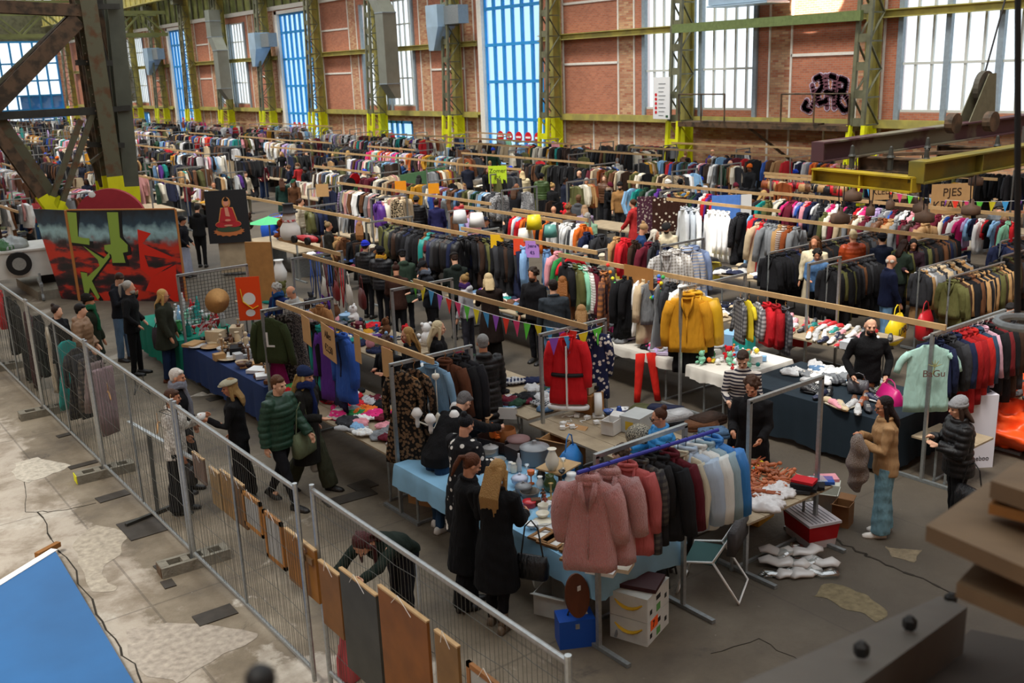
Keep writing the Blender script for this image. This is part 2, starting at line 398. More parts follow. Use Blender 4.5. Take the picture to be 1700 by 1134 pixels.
# crane runway girder high on the columns
f = MB(); f.box((CX-1.1, (6+YE)/2, 13.35), (.06, YE-6, 1.5)); f.box((CX-1.1, (6+YE)/2, 12.6), (.5, YE-6, .08)); f.box((CX-1.1, (6+YE)/2, 14.1), (.5, YE-6, .08))
y = 8
while y < YE: f.box((CX-1.16, y, 13.35), (.12, .12, 1.45)); y += 1.5
tag(f.build('crane_girder', olive_y), 'long riveted crane runway girder above the lattice columns', 'girder')
# maintenance platform with handrails
pf = thing('maintenance_platform', 'rusty steel platform with pipe handrails on the wall between two columns', 'platform', (0, 0, 0))
f = MB(); f.box((CX-.55, 26.9, ZL-.12), (1.1, 8.6, .2)); f.box((CX-.9, 26.9, ZL+.02), (.4, 6, .06)); f.build('deck', rust_b, pf)
for (ya, yb) in ((28.6, 31.2), (22.6, 25.7)):
    f = MB()
    for y in (ya, (ya+yb)/2, yb): f.tube([(CX-1.05, y, ZL), (CX-1.05, y, ZL+1.15)], .035, 6)
    f.tube([(CX-1.05, ya, ZL+1.15), (CX-1.05, yb, ZL+1.15)], .035, 6); f.build('handrail', rust_b, pf)
f = MB(); f.bar((CX-1.0, 27.3, ZL-.2), (CX+.5, 26.3, ZL-1.6), .1, .1); f.build('strut', rust_b, pf)
# notice board on the second column
nb = thing('notice_board', 'white house rules board fixed on the second lattice column', 'sign', (CX-1.35, 31.95, 3.95))
f = MB(); f.box((0, 0, 0), (.04, 1.0, 1.8)); f.build('panel', mat('board_white', '#eceeee', .4), nb)
f = MB()
for k in range(5): f.tube([(-.02, .32, .15-.19*k), (-.03, .32, .15-.19*k)], .07, 12)
f.build('red_symbols', mat('sign_red', '#d3202a'), nb)
f = MB()
for k in range(9): f.box((-.025, -.05+.03*(k % 3), .62-.17*k), (.01, .42-.06*(k % 3), .03))
f.build('printed_lines', mat('grey_print', '#8b8f92'), nb)
f = MB(); f.box((-.025, -.35, -.78), (.01, .14, .1)); f.build('green_square', mat('print_green', '#2c5a3a'), nb)
# graffiti: bubble letters with pale outline
gf = thing('graffiti', 'purple bubble letter graffiti with pale outline on the red brick wall', 'graffiti', (WX-.015, 24.75, 4.1))
def blob(cx, cz, rx, rz_, rot, n=14): return [(cx+rx*cos(2*pi*i/n)*cos(rot)-rz_*sin(2*pi*i/n)*sin(rot), cz+rx*cos(2*pi*i/n)*sin(rot)+rz_*sin(2*pi*i/n)*cos(rot)) for i in range(n)]
LT = [[(-.95, -.35), (-1.12, -.62), (-.8, -.75), (-.55, -.3), (-.72, .25)], [(-.62, .5), (-.35, .62), (-.25, .2), (-.45, -.05)], [(-.45, .05), (-.38, -.45), (-.05, -.35)],
      [(-.12, .6), (-.02, 0), (.02, -.6)], [(.08, .62), (.35, .55), (.3, 0), (.36, -.6)], [(-.02, 0), (.3, -.08)], [(.52, .5), (.55, -.1), (.5, -.5)], [(.6, .5), (.85, .4), (.8, .05), (.6, 0)], [(.7, 0), (1.0, -.35), (1.12, -.6), (.8, -.72), (.6, -.5)]]
for nm, r, x, m in (('outline', .15, 0, mat('pale_spray', '#c9bcd4', .8)), ('fill', .11, -.008, mat('purple_spray', '#6e4450', .8))):
    f = MB()
    for st in LT:
        st = [V((x-.001, -a, b)) for a, b in st]; pts = []
        for a, b in zip(st, st[1:]):
            for k in range(4): pts.append(a.lerp(b, k/4))
        pts.append(st[-1])
        for p in pts: f.add([p+V((0, r*cos(2*pi*i/12), r*sin(2*pi*i/12))) for i in range(12)]+[p+V((-.004, r*cos(2*pi*i/12), r*sin(2*pi*i/12))) for i in range(12)], [tuple(range(12)), tuple(range(12, 24))]+[(i, (i+1) % 12, 12+(i+1) % 12, 12+i) for i in range(12)])
    f.build(nm, m, gf)
# ducts
def duct(y, z0, z1, lb, light=False, x=WX-1.5, s=.95):
    r = thing('air_duct', lb, 'duct', (x, y, 0))
    a = MB(); a.mi = 0
    zk = z0+(z1-z0)*.62
    secs = [(0, z1), (0, zk+.6), (-.9, zk-.5), (-.9, z0+.9)]
    rr = [[V((-s/2, dy-s/2, z)), V((s/2, dy-s/2, z)), V((s/2, dy+s/2, z)), V((-s/2, dy+s/2, z))] for dy, z in secs]
    a.rings(rr); a.build('shaft', ductb if light else ductm, r)
    a = MB(); a.rings([[V((-s/2, -.9-s/2, z0+.9)), V((s/2, -.9-s/2, z0+.9)), V((s/2, -.9+s/2, z0+.9)), V((-s/2, -.9+s/2, z0+.9))], [V((.1, -.9-s/2, z0)), V((s/2, -.9-s/2, z0)), V((s/2, -.9+s/2, z0)), V((.1, -.9+s/2, z0))]]); a.build('outlet', ductm, r)
    a = MB()
    for z in (z0+.9, zk-.5, zk+.6, (z1+zk)/2+.5): 
        dy = -.9 if z < zk-.4 else 0; a.box((0, dy, z), (s+.06, s+.06, .05))
    a.build('flange', steelblue, r)
def ductbox(y, z, lb):
    r = thing('duct_hopper', lb, 'duct', (WX-1.3, y, z))
    a = MB(); s = .6; a.rings([[V((-s, -s, 1.2)), V((s, -s, 1.2)), V((s, s, 1.2)), V((-s, s, 1.2))], [V((-s, -s, 0)), V((s, -s, 0)), V((s, s, 0)), V((-s, s, 0))], [V((-s+.1, .1, -1.3)), V((0, .1, -1.3)), V((0, s, -1.3)), V((-s+.1, s, -1.3))]]); a.build('hopper', ductb, r)
    a = MB(); a.box((.2, -1.3, .6), (.7, 1.5, 1.0)); a.build('fan_unit', galv_d, r)
duct(56.9, 3.9, 13, 'grey sheet metal air duct with elbow beside the third window from the right'); duct(84.0, 3.8, 11, 'grey elbowed air duct in the distance left of centre'); duct(110., 3.6, 9.5, 'farthest grey elbowed air duct near the steel trestle')
ductbox(50.2, 7.9, 'light sheet metal duct hopper left of the large blue window'); ductbox(75.6, 7.6, 'light blue duct hopper beside the second blue window'); ductbox(101, 7.4, 'small distant duct hopper beside the farthest blue window')
a = MB(); a.box((WX-1.2, 27.9, 8.4), (1.3, 3.0, 1.5)); a.box((WX-1.2, 27.9, 7.6), (1.4, 3.1, .06)); a.build('air_handling_unit', ductb); tag(bpy.data.objects['air_handling_unit'], 'pale grey air unit cut by the top edge of the picture', 'air unit')

# end wall with its big blue framed glazing
w = MB(); w.box((26, YE+.6, .6), (17, .4, 1.2)); w.box((3, YE+.6, 6), (30, .4, 12)); w.box((34.3, YE+.6, 6), (.6, .4, 12)); w.mi = 1; w.box((11, YE+.6, 12.5), (47, .4, 3.4)); struct(w.build('wall_back', [brick_m, olive]))
f = MB(); g = MB(); g.mi = 0
x0, x1, z0, z1 = 18.0, 34.0, 1.2, 10.8
k = 12
for i in range(k+1): f.box((x0+(x1-x0)*i/k, YE+.4, (z0+z1)/2), (.22, .2, z1-z0))
for z in (z0, 2.6, 4.3, 6.1, 8.2, z1): f.box(((x0+x1)/2, YE+.4, z), (x1-x0, .18, .2))
fr = struct(f.build('window_20', bluep)); g.box(((x0+x1)/2, YE+.5, (z0+z1)/2), (x1-x0, .03, z1-z0)); g.build('pane', pane, fr)
g = MB(); g.box((31.5, YE+.46, 2.9), (5, .03, 3.0)); g.build('painted_pane', mat('blue_film', '#3f86cf', .5, c2='#6fa0da', scale=.6, lo=.45, hi=.5), fr)
# left wall far side (only its far end could be seen) and floor
struct(MB().box((-12.4, 66, 9), (.4, 150, 18)).build('wall_left', brick_m))
f = MB(); f.box((11, -9, 9), (47, .4, 18)); struct(f.build('wall_front', brick_m))
f = MB(); f.box((WX+.2, -1.5, ZT/2), (.4, 15, ZT)); f.box((WX+.3, 66, 15.6), (.3, 150, 4.8)); struct(f.build('wall_side', brick_r))
def concrete():
    m, nt, b = newmat('worn_concrete'); N = nt.nodes; L = nt.links; tc = N.new('ShaderNodeTexCoord')
    def nz(sc, det=6, rough=.6, dist=0): 
        n = N.new('ShaderNodeTexNoise'); n.inputs['Scale'].default_value = sc; n.inputs['Detail'].default_value = det; n.inputs['Roughness'].default_value = rough; n.inputs['Distortion'].default_value = dist
        L.new(tc.outputs['Object'], n.inputs['Vector']); return n.outputs['Fac']
    def ramp(s, pts):
        r = N.new('ShaderNodeValToRGB'); L.new(s, r.inputs[0]); e = r.color_ramp.elements
        while len(e) < len(pts): e.new(.5)
        for q, (p, c) in zip(e, pts): q.position = p; q.color = (*lin(c), 1)
        return r.outputs[0]
    def mix(f, a, c):
        x = N.new('ShaderNodeMix'); x.data_type = 'RGBA'; L.new(f, x.inputs[0]); L.new(a, x.inputs[6])
        if isinstance(c, str): x.inputs[7].default_value = (*lin(c), 1)
        else: L.new(c, x.inputs[7])
        return x.outputs[2]
    def mask(s, lo, hi):
        r = N.new('ShaderNodeMapRange'); L.new(s, r.inputs[0]); r.inputs[1].default_value = lo; r.inputs[2].default_value = hi; return r.outputs[0]
    base = ramp(nz(.8, 10, .65), [(.35, '#5c5245'), (.5, '#756957'), (.65, '#8d816e')])
    # paler bare concrete left of the fence line, shade painted into the trading area floor
    sp = N.new('ShaderNodeSeparateXYZ'); L.new(tc.outputs['Object'], sp.inputs[0])
    wob = N.new('ShaderNodeMath'); wob.operation = 'MULTIPLY_ADD'; L.new(nz(1.3, 8, .7), wob.inputs[0]); wob.inputs[1].default_value = 1.95; L.new(sp.outputs[0], wob.inputs[2])
    pale = mask(wob.outputs[0], 3.75, 3.55)
    c = mix(pale, base, ramp(nz(.9, 11, .7, .5), [(.38, '#7d705e'), (.47, '#968a7a'), (.53, '#a89d8e'), (.66, '#b3a99a')]))
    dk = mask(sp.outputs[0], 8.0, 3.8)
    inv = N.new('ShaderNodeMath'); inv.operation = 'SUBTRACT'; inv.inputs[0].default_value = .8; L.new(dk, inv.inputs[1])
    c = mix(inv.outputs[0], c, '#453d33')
    pm = N.new('ShaderNodeMath'); pm.operation = 'MULTIPLY'; L.new(mask(nz(.42, 9, .62, .4), .585, .615), pm.inputs[0]); L.new(mask(sp.outputs[0], 6.5, 4.5), pm.inputs[1]); patch = pm.outputs[0]; c2 = mix(patch, c, ramp(nz(5, 8), [(.4, '#a09688'), (.6, '#b8b0a2')]))
    edge = mask(nz(9, 8, .7), .68, .74); c3 = mix(edge, c2, '#d2cec4')
    dark = mask(nz(.9, 10, .7, .8), .62, .7); c4 = mix(dark, c3, '#4e463c')
    # slab joints
    br = N.new('ShaderNodeTexBrick'); L.new(tc.outputs['Object'], br.inputs['Vector']); br.offset = 0; br.inputs['Scale'].default_value = 1; br.inputs['Brick Width'].default_value = 2.6; br.inputs['Row Height'].default_value = 3.4; br.inputs['Mortar Size'].default_value = .014
    jf = N.new('ShaderNodeMath'); jf.operation = 'MULTIPLY'; jf.inputs[1].default_value = .4; L.new(br.outputs['Fac'], jf.inputs[0]); c5 = mix(jf.outputs[0], c4, '#3d362e')
    L.new(c5, b.inputs['Base Color']); b.inputs['Roughness'].default_value = .72
    bp = N.new('ShaderNodeBump'); bp.inputs['Strength'].default_value = .5; bp.inputs['Distance'].default_value = .03; L.new(nz(12, 8, .7), bp.inputs['Height']); L.new(bp.outputs[0], b.inputs['Normal'])
    return m
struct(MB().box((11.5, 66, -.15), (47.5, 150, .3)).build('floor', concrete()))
# recessed steel rail slots in the floor
slot = mat('slot_steel', '#3b352e', .6, nz=.2)
for n, (a, b, w_) in enumerate([((760, 845), (830, 820), .2), ((205, 885), (268, 866), .62), ((258, 945), (310, 924), .16), ((325, 1033), (390, 1012), .25), ((115, 778), (160, 765), .14), ((162, 832), (210, 815), .22), ((340, 652), (372, 643), .25), ((345, 665), (372, 658), .2), ((540, 838), (628, 820), .25), ((585, 812), (618, 800), .3), ((95, 726), (120, 718), .14), ((270, 973), (290, 968), .2)]):
    p, q = at(*a), at(*b); q.y = p.y+(q.y-p.y)*.3
    o = MB().bar(p+V((0, 0, .004)), q+V((0, 0, .004)), w_, .016).build('floor_plate', slot); tag(o, 'flat dark steel plate let into the concrete floor', 'floor plate', 'steel plates in the floor')
# roof: trusses and slabs with long skylights, high above the picture
olr = mat('roof_olive', '#6f7345', .6, nz=.2, scale=1)
f = MB()
for (a, b) in ((-12, -11), (-4.7, 3.2), (19, 25), (32, 35)): f.box(((a+b)/2, 66, 17.6), (b-a, 150, .2))
struct(f.build('ceiling', olr))
for k, y in enumerate([100, 108.8, 117.2, 125.6, 134]):
    f = MB(); f.bar((-12, y, 14.6), (34, y, 14.6), .25, .3); f.bar((-12, y, 17), (34, y, 17), .25, .3)
    for i in range(15): f.bar((-12+i*3.07, y, 14.6), (-12+(i+1)*3.07, y, 17), .12, .12); f.bar((-12+(i+1)*3.07, y, 14.6), (-12+(i+1)*3.07, y, 17), .12, .12)
    tag(f.build('roof_truss', olr), 'olive steel roof truss spanning the far end of the hall', 'truss', 'far roof trusses')
# overhead travelling crane in the far left of the hall
cr = thing('bridge_crane', 'green bridge crane with blue cabin high in the far left', 'crane', (0, 95, 0))
f = MB()
for dy in (0, 2.5):
    f.bar((-12, dy, 9.6), (33, dy, 9.6), .3, .3); f.bar((-12, dy, 11.5), (33, dy, 11.5), .3, .3)
    for i in range(22): f.bar((-12+i*2.04, dy, 9.6+1.9*(i % 2)), (-12+(i+1)*2.04, dy, 11.5-1.9*(i % 2)), .14, .14)
f.build('bridge', olr, cr); f = MB(); f.box((15.5, -1.2, 11.3), (4.5, 1.6, 1.4)); f.build('cabin', mat('cabin_blue', '#3f6d94', .5), cr)
f = MB(); f.tube([(12.2, 0, 9.6), (12.2, 0, 7.6)], .04, 5); f.build('hoist_rope', darkst, cr); f = MB(); f.lathe([(.1, 7.7), (.55, 7.4), (.55, 7.0), (.05, 6.2)], (12.2, 0, 0), 10); f.build('hook_block', mat('hook_red', '#c1462c'), cr)

# ------------------------------------------------------------------ light
wd = bpy.data.worlds.new('sky'); SC.world = wd; wd.use_nodes = True
bg = wd.node_tree.nodes['Background']; bg.inputs[0].default_value = (.93, .97, 1.0, 1); bg.inputs[1].default_value = 1.95
# ================================================================== people
skinm = tint('skin', .6, bump=0); fabric = tint('woven_fabric', .9, bump=.6); hairm = tint('hair', .5, bump=.5, bscale=60)
puffy = tint('quilted_nylon', .5, bump=.25, bscale=14, spec=.4); leather = tint('leather', .42, bump=.35, bscale=22, spec=.5); knit = tint('knit', .95, bump=.35, bscale=50)
plaid = tint('plaid_fabric', .9, 'plaid', second=(.02, .02, .03)); stripe = tint('striped_fabric', .9, 'hstripe', second=(.55, .5, .45), ps=1.6); vstripe = tint('upright_striped_fabric', .9, 'stripe', second=(.6, .58, .55), ps=2.2)
leopard = tint('leopard_print', .85, 'leopard', second=(.01, .008, .006)); floral = tint('floral_print', .85, 'floral', second=(.75, .7, .62)); fleck = tint('flecked_wool', .95, 'fleck', second=(.03, .03, .035)); checkm = tint('checked_fabric', .9, 'check', second=(.6, .6, .6), ps=1.6)
fur = tint('fur', 1.0, bump=1.0, bscale=70, sheen=.6); denim = tint('denim', .9, bump=.6, bscale=16)
eyem = mat('eye_dark', '#1a1210', .3); lipm = mat('lips', '#9c4f47', .5)
# pose: lean, head pitch, head yaw, arms [(flex, abduct, elbow, inward)] left then right, legs [(flex, knee)] left then right
POSE = {
 'stand': (2, 8, 0, [(4, 9, 12, 5), (6, 9, 16, 8)], [(2, 3), (-3, 2)]),
 'look': (6, 28, 0, [(8, 8, 60, 15), (12, 8, 72, 20)], [(3, 4), (-5, 4)]),
 'hold': (3, 12, 10, [(10, 8, 95, 35), (14, 8, 100, 40)], [(3, 2), (-2, 4)]),
 'walk': (5, 6, 0, [(18, 8, 22, 5), (-14, 9, 18, 5)], [(-15, 14), (19, 6)]),
 'walk2': (4, 6, 0, [(-14, 9, 20, 5), (14, 9, 70, 30)], [(18, 5), (-14, 14)]),
 'bend': (48, 20, 0, [(52, 8, 25, 10), (60, 10, 15, 5)], [(6, 8), (-4, 6)]),
 'lean': (24, 30, 0, [(35, 8, 45, 15), (42, 10, 35, 10)], [(8, 8), (-6, 4)]),
 'reach': (16, 16, 0, [(60, 6, 25, 0), (20, 10, 60, 20)], [(8, 4), (-6, 4)]),
 'crossed': (0, 4, 0, [(18, 14, 98, 75), (22, 14, 95, 78)], [(2, 2), (-2, 2)]),
 'phone': (5, 34, 0, [(25, 6, 105, 30), (22, 6, 100, 28)], [(2, 3), (-3, 2)]),
 'cup': (2, 8, 20, [(20, 8, 98, 5), (5, 9, 15, 8)], [(2, 3), (-3, 2)]),
 'sit': (4, 12, 0, [(30, 10, 55, 20), (30, 10, 60, 25)], [(82, 82), (80, 80)]),
 'stoop': (68, 25, 0, [(80, 8, 12, 5), (62, 8, 20, 5)], [(14, 18), (4, 12)]),
 'pocket': (2, 6, 0, [(-6, 22, 50, 40), (-6, 22, 50, 40)], [(3, 3), (-3, 2)]),
}
def joints(pose):
    lean, hp, hy, arms, legs = POSE[pose]
    lr = radians(lean); J = {}
    leg_drop = 0
    sit = pose == 'sit'
    pz = .95 if not sit else .52
    P = V((0, 0, pz)); s = V((0, sin(lr), cos(lr))); n = V((0, cos(lr), -sin(lr))); X = V((1, 0, 0))
    J['P'] = P; J['s'] = s; J['n'] = n
    J['neck'] = P+s*.535; J['sh'] = []
    ha = radians(lean*.55+hp); yy = radians(hy)
    hd = V((0, sin(ha*.7), cos(ha*.7))); J['Hc'] = J['neck']+V((0, sin(lr*.8+.15), cos(lr*.8+.15)))*.10+hd*.065
    J['Hm'] = (Matrix.Rotation(yy, 3, 'Z') @ Matrix.Rotation(-ha, 3, 'X'))
    for i, sd in enumerate((-1, 1)):
        fl, ab, el, inw = arms[i]
        S = P+s*.475+X*sd*.185
        def dirn(flex, abd, inward=0):
            v = V((0, 0, -1)); v = Matrix.Rotation(radians(-sd*abd), 3, 'Y') @ v; v = Matrix.Rotation(radians(flex), 3, 'X') @ v
            return Matrix.Rotation(radians(sd*inward), 3, 'Z') @ v
        d1 = dirn(fl, ab); E = S+d1*.285; d2 = dirn(fl+el, ab*.5, inw); W = E+d2*.25
        J['arm%d' % i] = (S, E, W, d2)
        fx, kn = legs[i]
        Hj = P+X*sd*.09+V((0, 0, -.04))
        def ld(a): return Matrix.Rotation(radians(a), 3, 'X') @ V((0, 0, -1))
        K = Hj+ld(fx)*.43; A = K+ld(fx-kn)*.42
        J['leg%d' % i] = (Hj, K, A, fx-kn)
    low = min(J['leg0'][2].z, J['leg1'][2].z); dz = .075-low
    J['dz'] = dz
    for k, v in list(J.items()):
        if k in ('P', 'neck', 'Hc'): J[k] = v+V((0, 0, dz))
        elif k[:3] in ('arm', 'leg'): J[k] = tuple((x+V((0, 0, dz)) if i < 3 else x) for i, x in enumerate(v))
    return J
def frame(J, z):  # spine frame point
    return J['P']+J['s']*z
def torso(mb, J, secs, n=20):
    rr = []
    for z, rx, ry, dy in secs:
        c = frame(J, z)+J['n']*dy if z > 0 else J['P']+V((0, dy, z)); yv = J['n'] if z > 0 else V((0, 1, 0))
        rr.append([c+V((1, 0, 0))*rx*cos(2*pi*j/n)+yv*ry*sin(2*pi*j/n) for j in range(n)])
    mb.rings(rr)
def hand(mb, W, d, sd, J, fine):
    d = d.normalized(); x = V((0, 0, 1)).cross(d); x = V((sd, 0, 0)) if x.length < .2 else x.normalized()*(1 if x.normalized().x*sd > 0 else -1)
    side = x; back = d.cross(side).normalized()
    if not fine: mb.tube([W, W+d*.05, W+d*.1, W+d*.15], [.026, .036, .034, .018], 6, flat=.7); return
    f = V((0, 1, 0))-d*d.y; f = f.normalized() if f.length > .3 else back     # row of knuckles runs along f, palm faces inwards
    mb.tube([W-d*.02, W+d*.03, W+d*.085], [.024, .033, .034], 8, flat=.75)
    inn = V((-sd, 0, 0)); inn = (inn-d*inn.dot(d)).normalized() if abs(d.x) < .9 else back
    for k, (o, l) in enumerate(((.03, .075), (.01, .085), (-.01, .078), (-.029, .06))):
        b = W+d*.07+f*o; mb.tube([b, b+d*l*.5+inn*.006, b+d*l*.8+inn*.022, b+d*l*.95+inn*.038], [.0105, .0095, .009, .0075], 6)
    b = W+d*.025+f*.025; mb.tube([b, b+d*.03+f*.03, b+d*.062+f*.035+inn*.012], [.013, .012, .009], 6)
def head(mb, J, fine):
    c = J['Hc']; M = J['Hm']; a = lambda x, y, z: c+M @ V((x, y, z))
    mb.sphere(c+M @ V((0, -.012, .03)), (.077, .095, .092), 14, 10, M); mb.sphere(a(0, .02, -.025), (.063, .073, .085), 12, 9, M)
    mb.sphere(a(0, .055, -.075), (.032, .03, .028), 8, 6, M)
    mb.tube([J['neck']-J['s']*.05, a(0, -.02, -.04)], [.062, .056], 10)
    mb.tube([a(0, .085, .018), a(0, .108, -.018), a(0, .092, -.026)], [.009, .016, .012], 6)
    if fine:
        for s in (-1, 1):
            mb.sphere(a(s*.078, -.005, -.005), (.01, .02, .03), 6, 5, M); mb.sphere(a(s*.038, .062, -.02), (.024, .025, .024), 8, 6, M); mb.tube([a(s*.012, .09, .03), a(s*.045, .077, .03)], .009, 6)
        mb.sphere(a(0, .083, -.052), (.022, .014, .011), 8, 5, M)
BODY = {}; CL = {}
def body_mesh(pose, fine, fem):
    k = (pose, fine, fem)
    if k in BODY: return BODY[k]
    J = joints(pose); mb = MB(); w = .92 if fem else 1.0
    torso(mb, J, [(-.10, .13, .1, -.01), (-.02, .16*(1.04 if fem else 1), .115, -.01), (.08, .145*w, .1, 0), (.2, .135*w, .095, 0), (.33, .16*w, .115, .005), (.43, .165*w, .11, 0), (.49, .13*w, .085, -.005), (.54, .07, .065, -.005)])
    for i, sd in enumerate((-1, 1)):
        S, E, W, d = J['arm%d' % i]; mb.tube([S-V((sd*.03, 0, 0)), S, S.lerp(E, .5), E, E.lerp(W, .3), W], [.05, .056, .046, .038, .04, .026], 8); hand(mb, W, d, sd, J, fine)
        H, K, A, an = J['leg%d' % i]; mb.tube([H, H.lerp(K, .35), K, K.lerp(A, .3), A], [.085, .08, .055, .055, .036], 8); mb.tube([A+V((0, -.03, -.02)), A+V((0, .1, -.04))], [.035, .03], 6)
    head(mb, J, fine)
    me = remesh(mb, .0085 if fine else .016, 2 if fine else 2, None if fine else .45); me.name = 'body_shape'
    BODY[k] = me; return me
def tube_seg(mb, pts, rs, n=10, puff=0):
    if not puff: mb.tube(pts, rs, n); return
    P = []; R = []
    for i in range(len(pts)-1):
        k = max(2, int((pts[i+1]-pts[i]).length/.028))
        for j in range(k): t = j/k; P.append(pts[i].lerp(pts[i+1], t)); R.append((rs[i]*(1-t)+rs[i+1]*t))
    P.append(pts[-1]); R.append(rs[-1]); R = [r*(1+puff*(abs(sin(i*.9))-.5)) for i, r in enumerate(R)]
    mb.tube(P, R, n)
def cloth_mesh(kind, pose, fine, fem):
    k = (kind, pose, fine, fem)
    if k in CL: return CL[k]
    J = joints(pose); mb = MB(); g = .024; w = .93 if fem else 1.0; vox = .011 if fine else .02
    if kind in ('coat', 'jacket', 'puffer', 'sweater', 'longpuffer', 'parka', 'opencoat', 'kimono', 'hoodie'):
        e = {'coat': .028, 'jacket': .026, 'puffer': .05, 'sweater': .018, 'longpuffer': .045, 'parka': .038, 'opencoat': .03, 'kimono': .04, 'hoodie': .022}[kind]
        hem = {'coat': -.48, 'jacket': -.14, 'puffer': -.12, 'sweater': -.06, 'longpuffer': -.42, 'parka': -.3, 'opencoat': -.5, 'kimono': -.62, 'hoodie': -.08}[kind]
        if pose == 'sit': hem = max(hem, -.12)
        pf = kind in ('puffer', 'longpuffer')
        secs = []
        if hem < -.2:
            for t in (1, .75, .5, .25): z = hem*t; secs.append((z, .165+e+(.045 if kind != 'longpuffer' else .01)*t+.01, .125+e+.05*t, -.01-.01*t))
        else: secs.append((hem, .17+e, .125+e, -.01))
        secs += [(-.02, .168+e, .122+e, -.01), (.1, .155*w+e, .112+e, 0), (.22, .15*w+e, .11+e, 0), (.34, .172*w+e, .125+e, .004), (.43, .178*w+e, .12+e, 0), (.49, .15*w+e*.9, .095+e*.8, -.003), (.535, .09+e*.5, .075+e*.5, -.002), (.57, .07+e*.4, .068+e*.4, 0)]
        if pf:
            ns = []; secs2 = secs
            for (a, b) in zip(secs2, secs2[1:]):
                kk = max(1, int(abs(b[0]-a[0])/.03))
                for j in range(kk): t = j/kk; ns.append(tuple(a[q]*(1-t)+b[q]*t for q in range(4)))
            ns.append(secs2[-1]); secs = [(z, rx*(1+.03*(abs(sin(z*30))-.5)*2), ry*(1+.04*(abs(sin(z*30))-.5)*2), dy) for z, rx, ry, dy in ns]
        torso(mb, J, secs, 24)
        if kind in ('parka', 'hoodie', 'longpuffer') or (kind == 'puffer' and not fem):   # hood lying on the back
            c = frame(J, .53)-J['n']*.085; mb.sphere(c, (.12, .07, .075), 10, 7)
        elif kind in ('coat', 'jacket', 'puffer', 'opencoat'):
            c = frame(J, .555); mb.tube([c+V((cos(a)*.085, 0, 0))+J['n']*sin(a)*.08-V((0, 0, .02*sin(a))) for a in [2*pi*i/14 for i in range(15)]], .026, 6)
        r = {'coat': .066, 'jacket': .064, 'puffer': .082, 'sweater': .056, 'longpuffer': .08, 'parka': .072, 'opencoat': .07, 'kimono': .1, 'hoodie': .06}[kind]
        for i, sd in enumerate((-1, 1)):
            S, E, W, d = J['arm%d' % i]
            tube_seg(mb, [S-V((sd*.05, 0, 0)), S+V((sd*.005, 0, 0)), S.lerp(E, .5), E, E.lerp(W, .5), W+d*.01], [r*.95, r*1.08, r, r*.93, r*.88, r*.8], 12, .09 if pf else 0)
    elif kind in ('trousers', 'wide', 'slim'):
        a, b, c = {'trousers': (.098, .075, .066), 'wide': (.108, .1, .115), 'slim': (.092, .066, .052)}[kind]
        torso(mb, J, [(-.12, .15, .112, -.01), (-.02, .174, .128, -.01), (.06, .158, .115, -.003), (.1, .15, .108, 0)])
        for i, sd in enumerate((-1, 1)):
            H, K, A, an = J['leg%d' % i]; dn = (A-K).normalized()
            mb.tube([H, H.lerp(K, .4), K, K.lerp(A, .4), A-dn*.02+dn*.03], [a, a*.95, b, (b+c)/2*1.04, c], 12)
    elif kind == 'skirt':
        mb2 = [(-.62, .24, .22, 0), (-.4, .22, .19, 0), (-.2, .2, .155, -.01), (-.02, .175, .13, -.01), (.06, .16, .118, 0)]; torso(mb, J, mb2)
    me = remesh(mb, vox, 3, None if fine else .5); me.name = kind+'_shape'
    # soft folds
    n = len(me.vertices); co = np.empty(n*3, dtype=np.float32); me.vertices.foreach_get('co', co); co = co.reshape(-1, 3)
    no = np.empty(n*3, dtype=np.float32); me.vertices.foreach_get('normal', no); no = no.reshape(-1, 3)
    if kind not in ('puffer', 'longpuffer'):
        f = np.sin(co[:, 0]*31+co[:, 2]*9+np.sin(co[:, 1]*23)*1.5)*.5+np.sin(co[:, 1]*37-co[:, 2]*17)*.5+np.sin(co[:, 2]*43+co[:, 0]*21)*.45
        co = co+no*(f*(.0055 if kind != 'skirt' else .008))[:, None]
    else:
        f = np.abs(np.sin(co[:, 2]*38)); co = co+no*((f-.5)*.012)[:, None]
    me.vertices.foreach_set('co', co.astype(np.float32).ravel()); me.update()
    CL[k] = me; return me
def shoe_mesh(pose, i, boot):
    k = ('shoe', pose, i, boot)
    if k in CL: return CL[k]
    J = joints(pose); A = J['leg%d' % i][2]; an = J['leg%d' % i][3]; mb = MB()
    M = Matrix.Rotation(radians(min(0, an)*.8), 3, 'X') if an < -14 else Matrix.Identity(3)
    rr = []
    for y, wd, h in ((-.075, .028, .05), (-.06, .038, .085), (0, .042, .1), (.05, .045, .078), (.11, .05, .06), (.17, .045, .048), (.205, .025, .035)):
        rr.append([A+M @ V((x*wd, y, -.075+.001+zz*h)) for x, zz in ((-1, 0), (1, 0), (1.05, .35), (.8, .8), (.3, 1), (-.3, 1), (-.8, .8), (-1.05, .35))])
    mb.rings(rr)
    if boot: mb.tube([A+V((0, 0, -.03)), A+(J['leg%d' % i][1]-A).normalized()*.14], [.052, .058], 10)
    me = mb.mesh('shoe_shape', True); CL[k] = me; return me
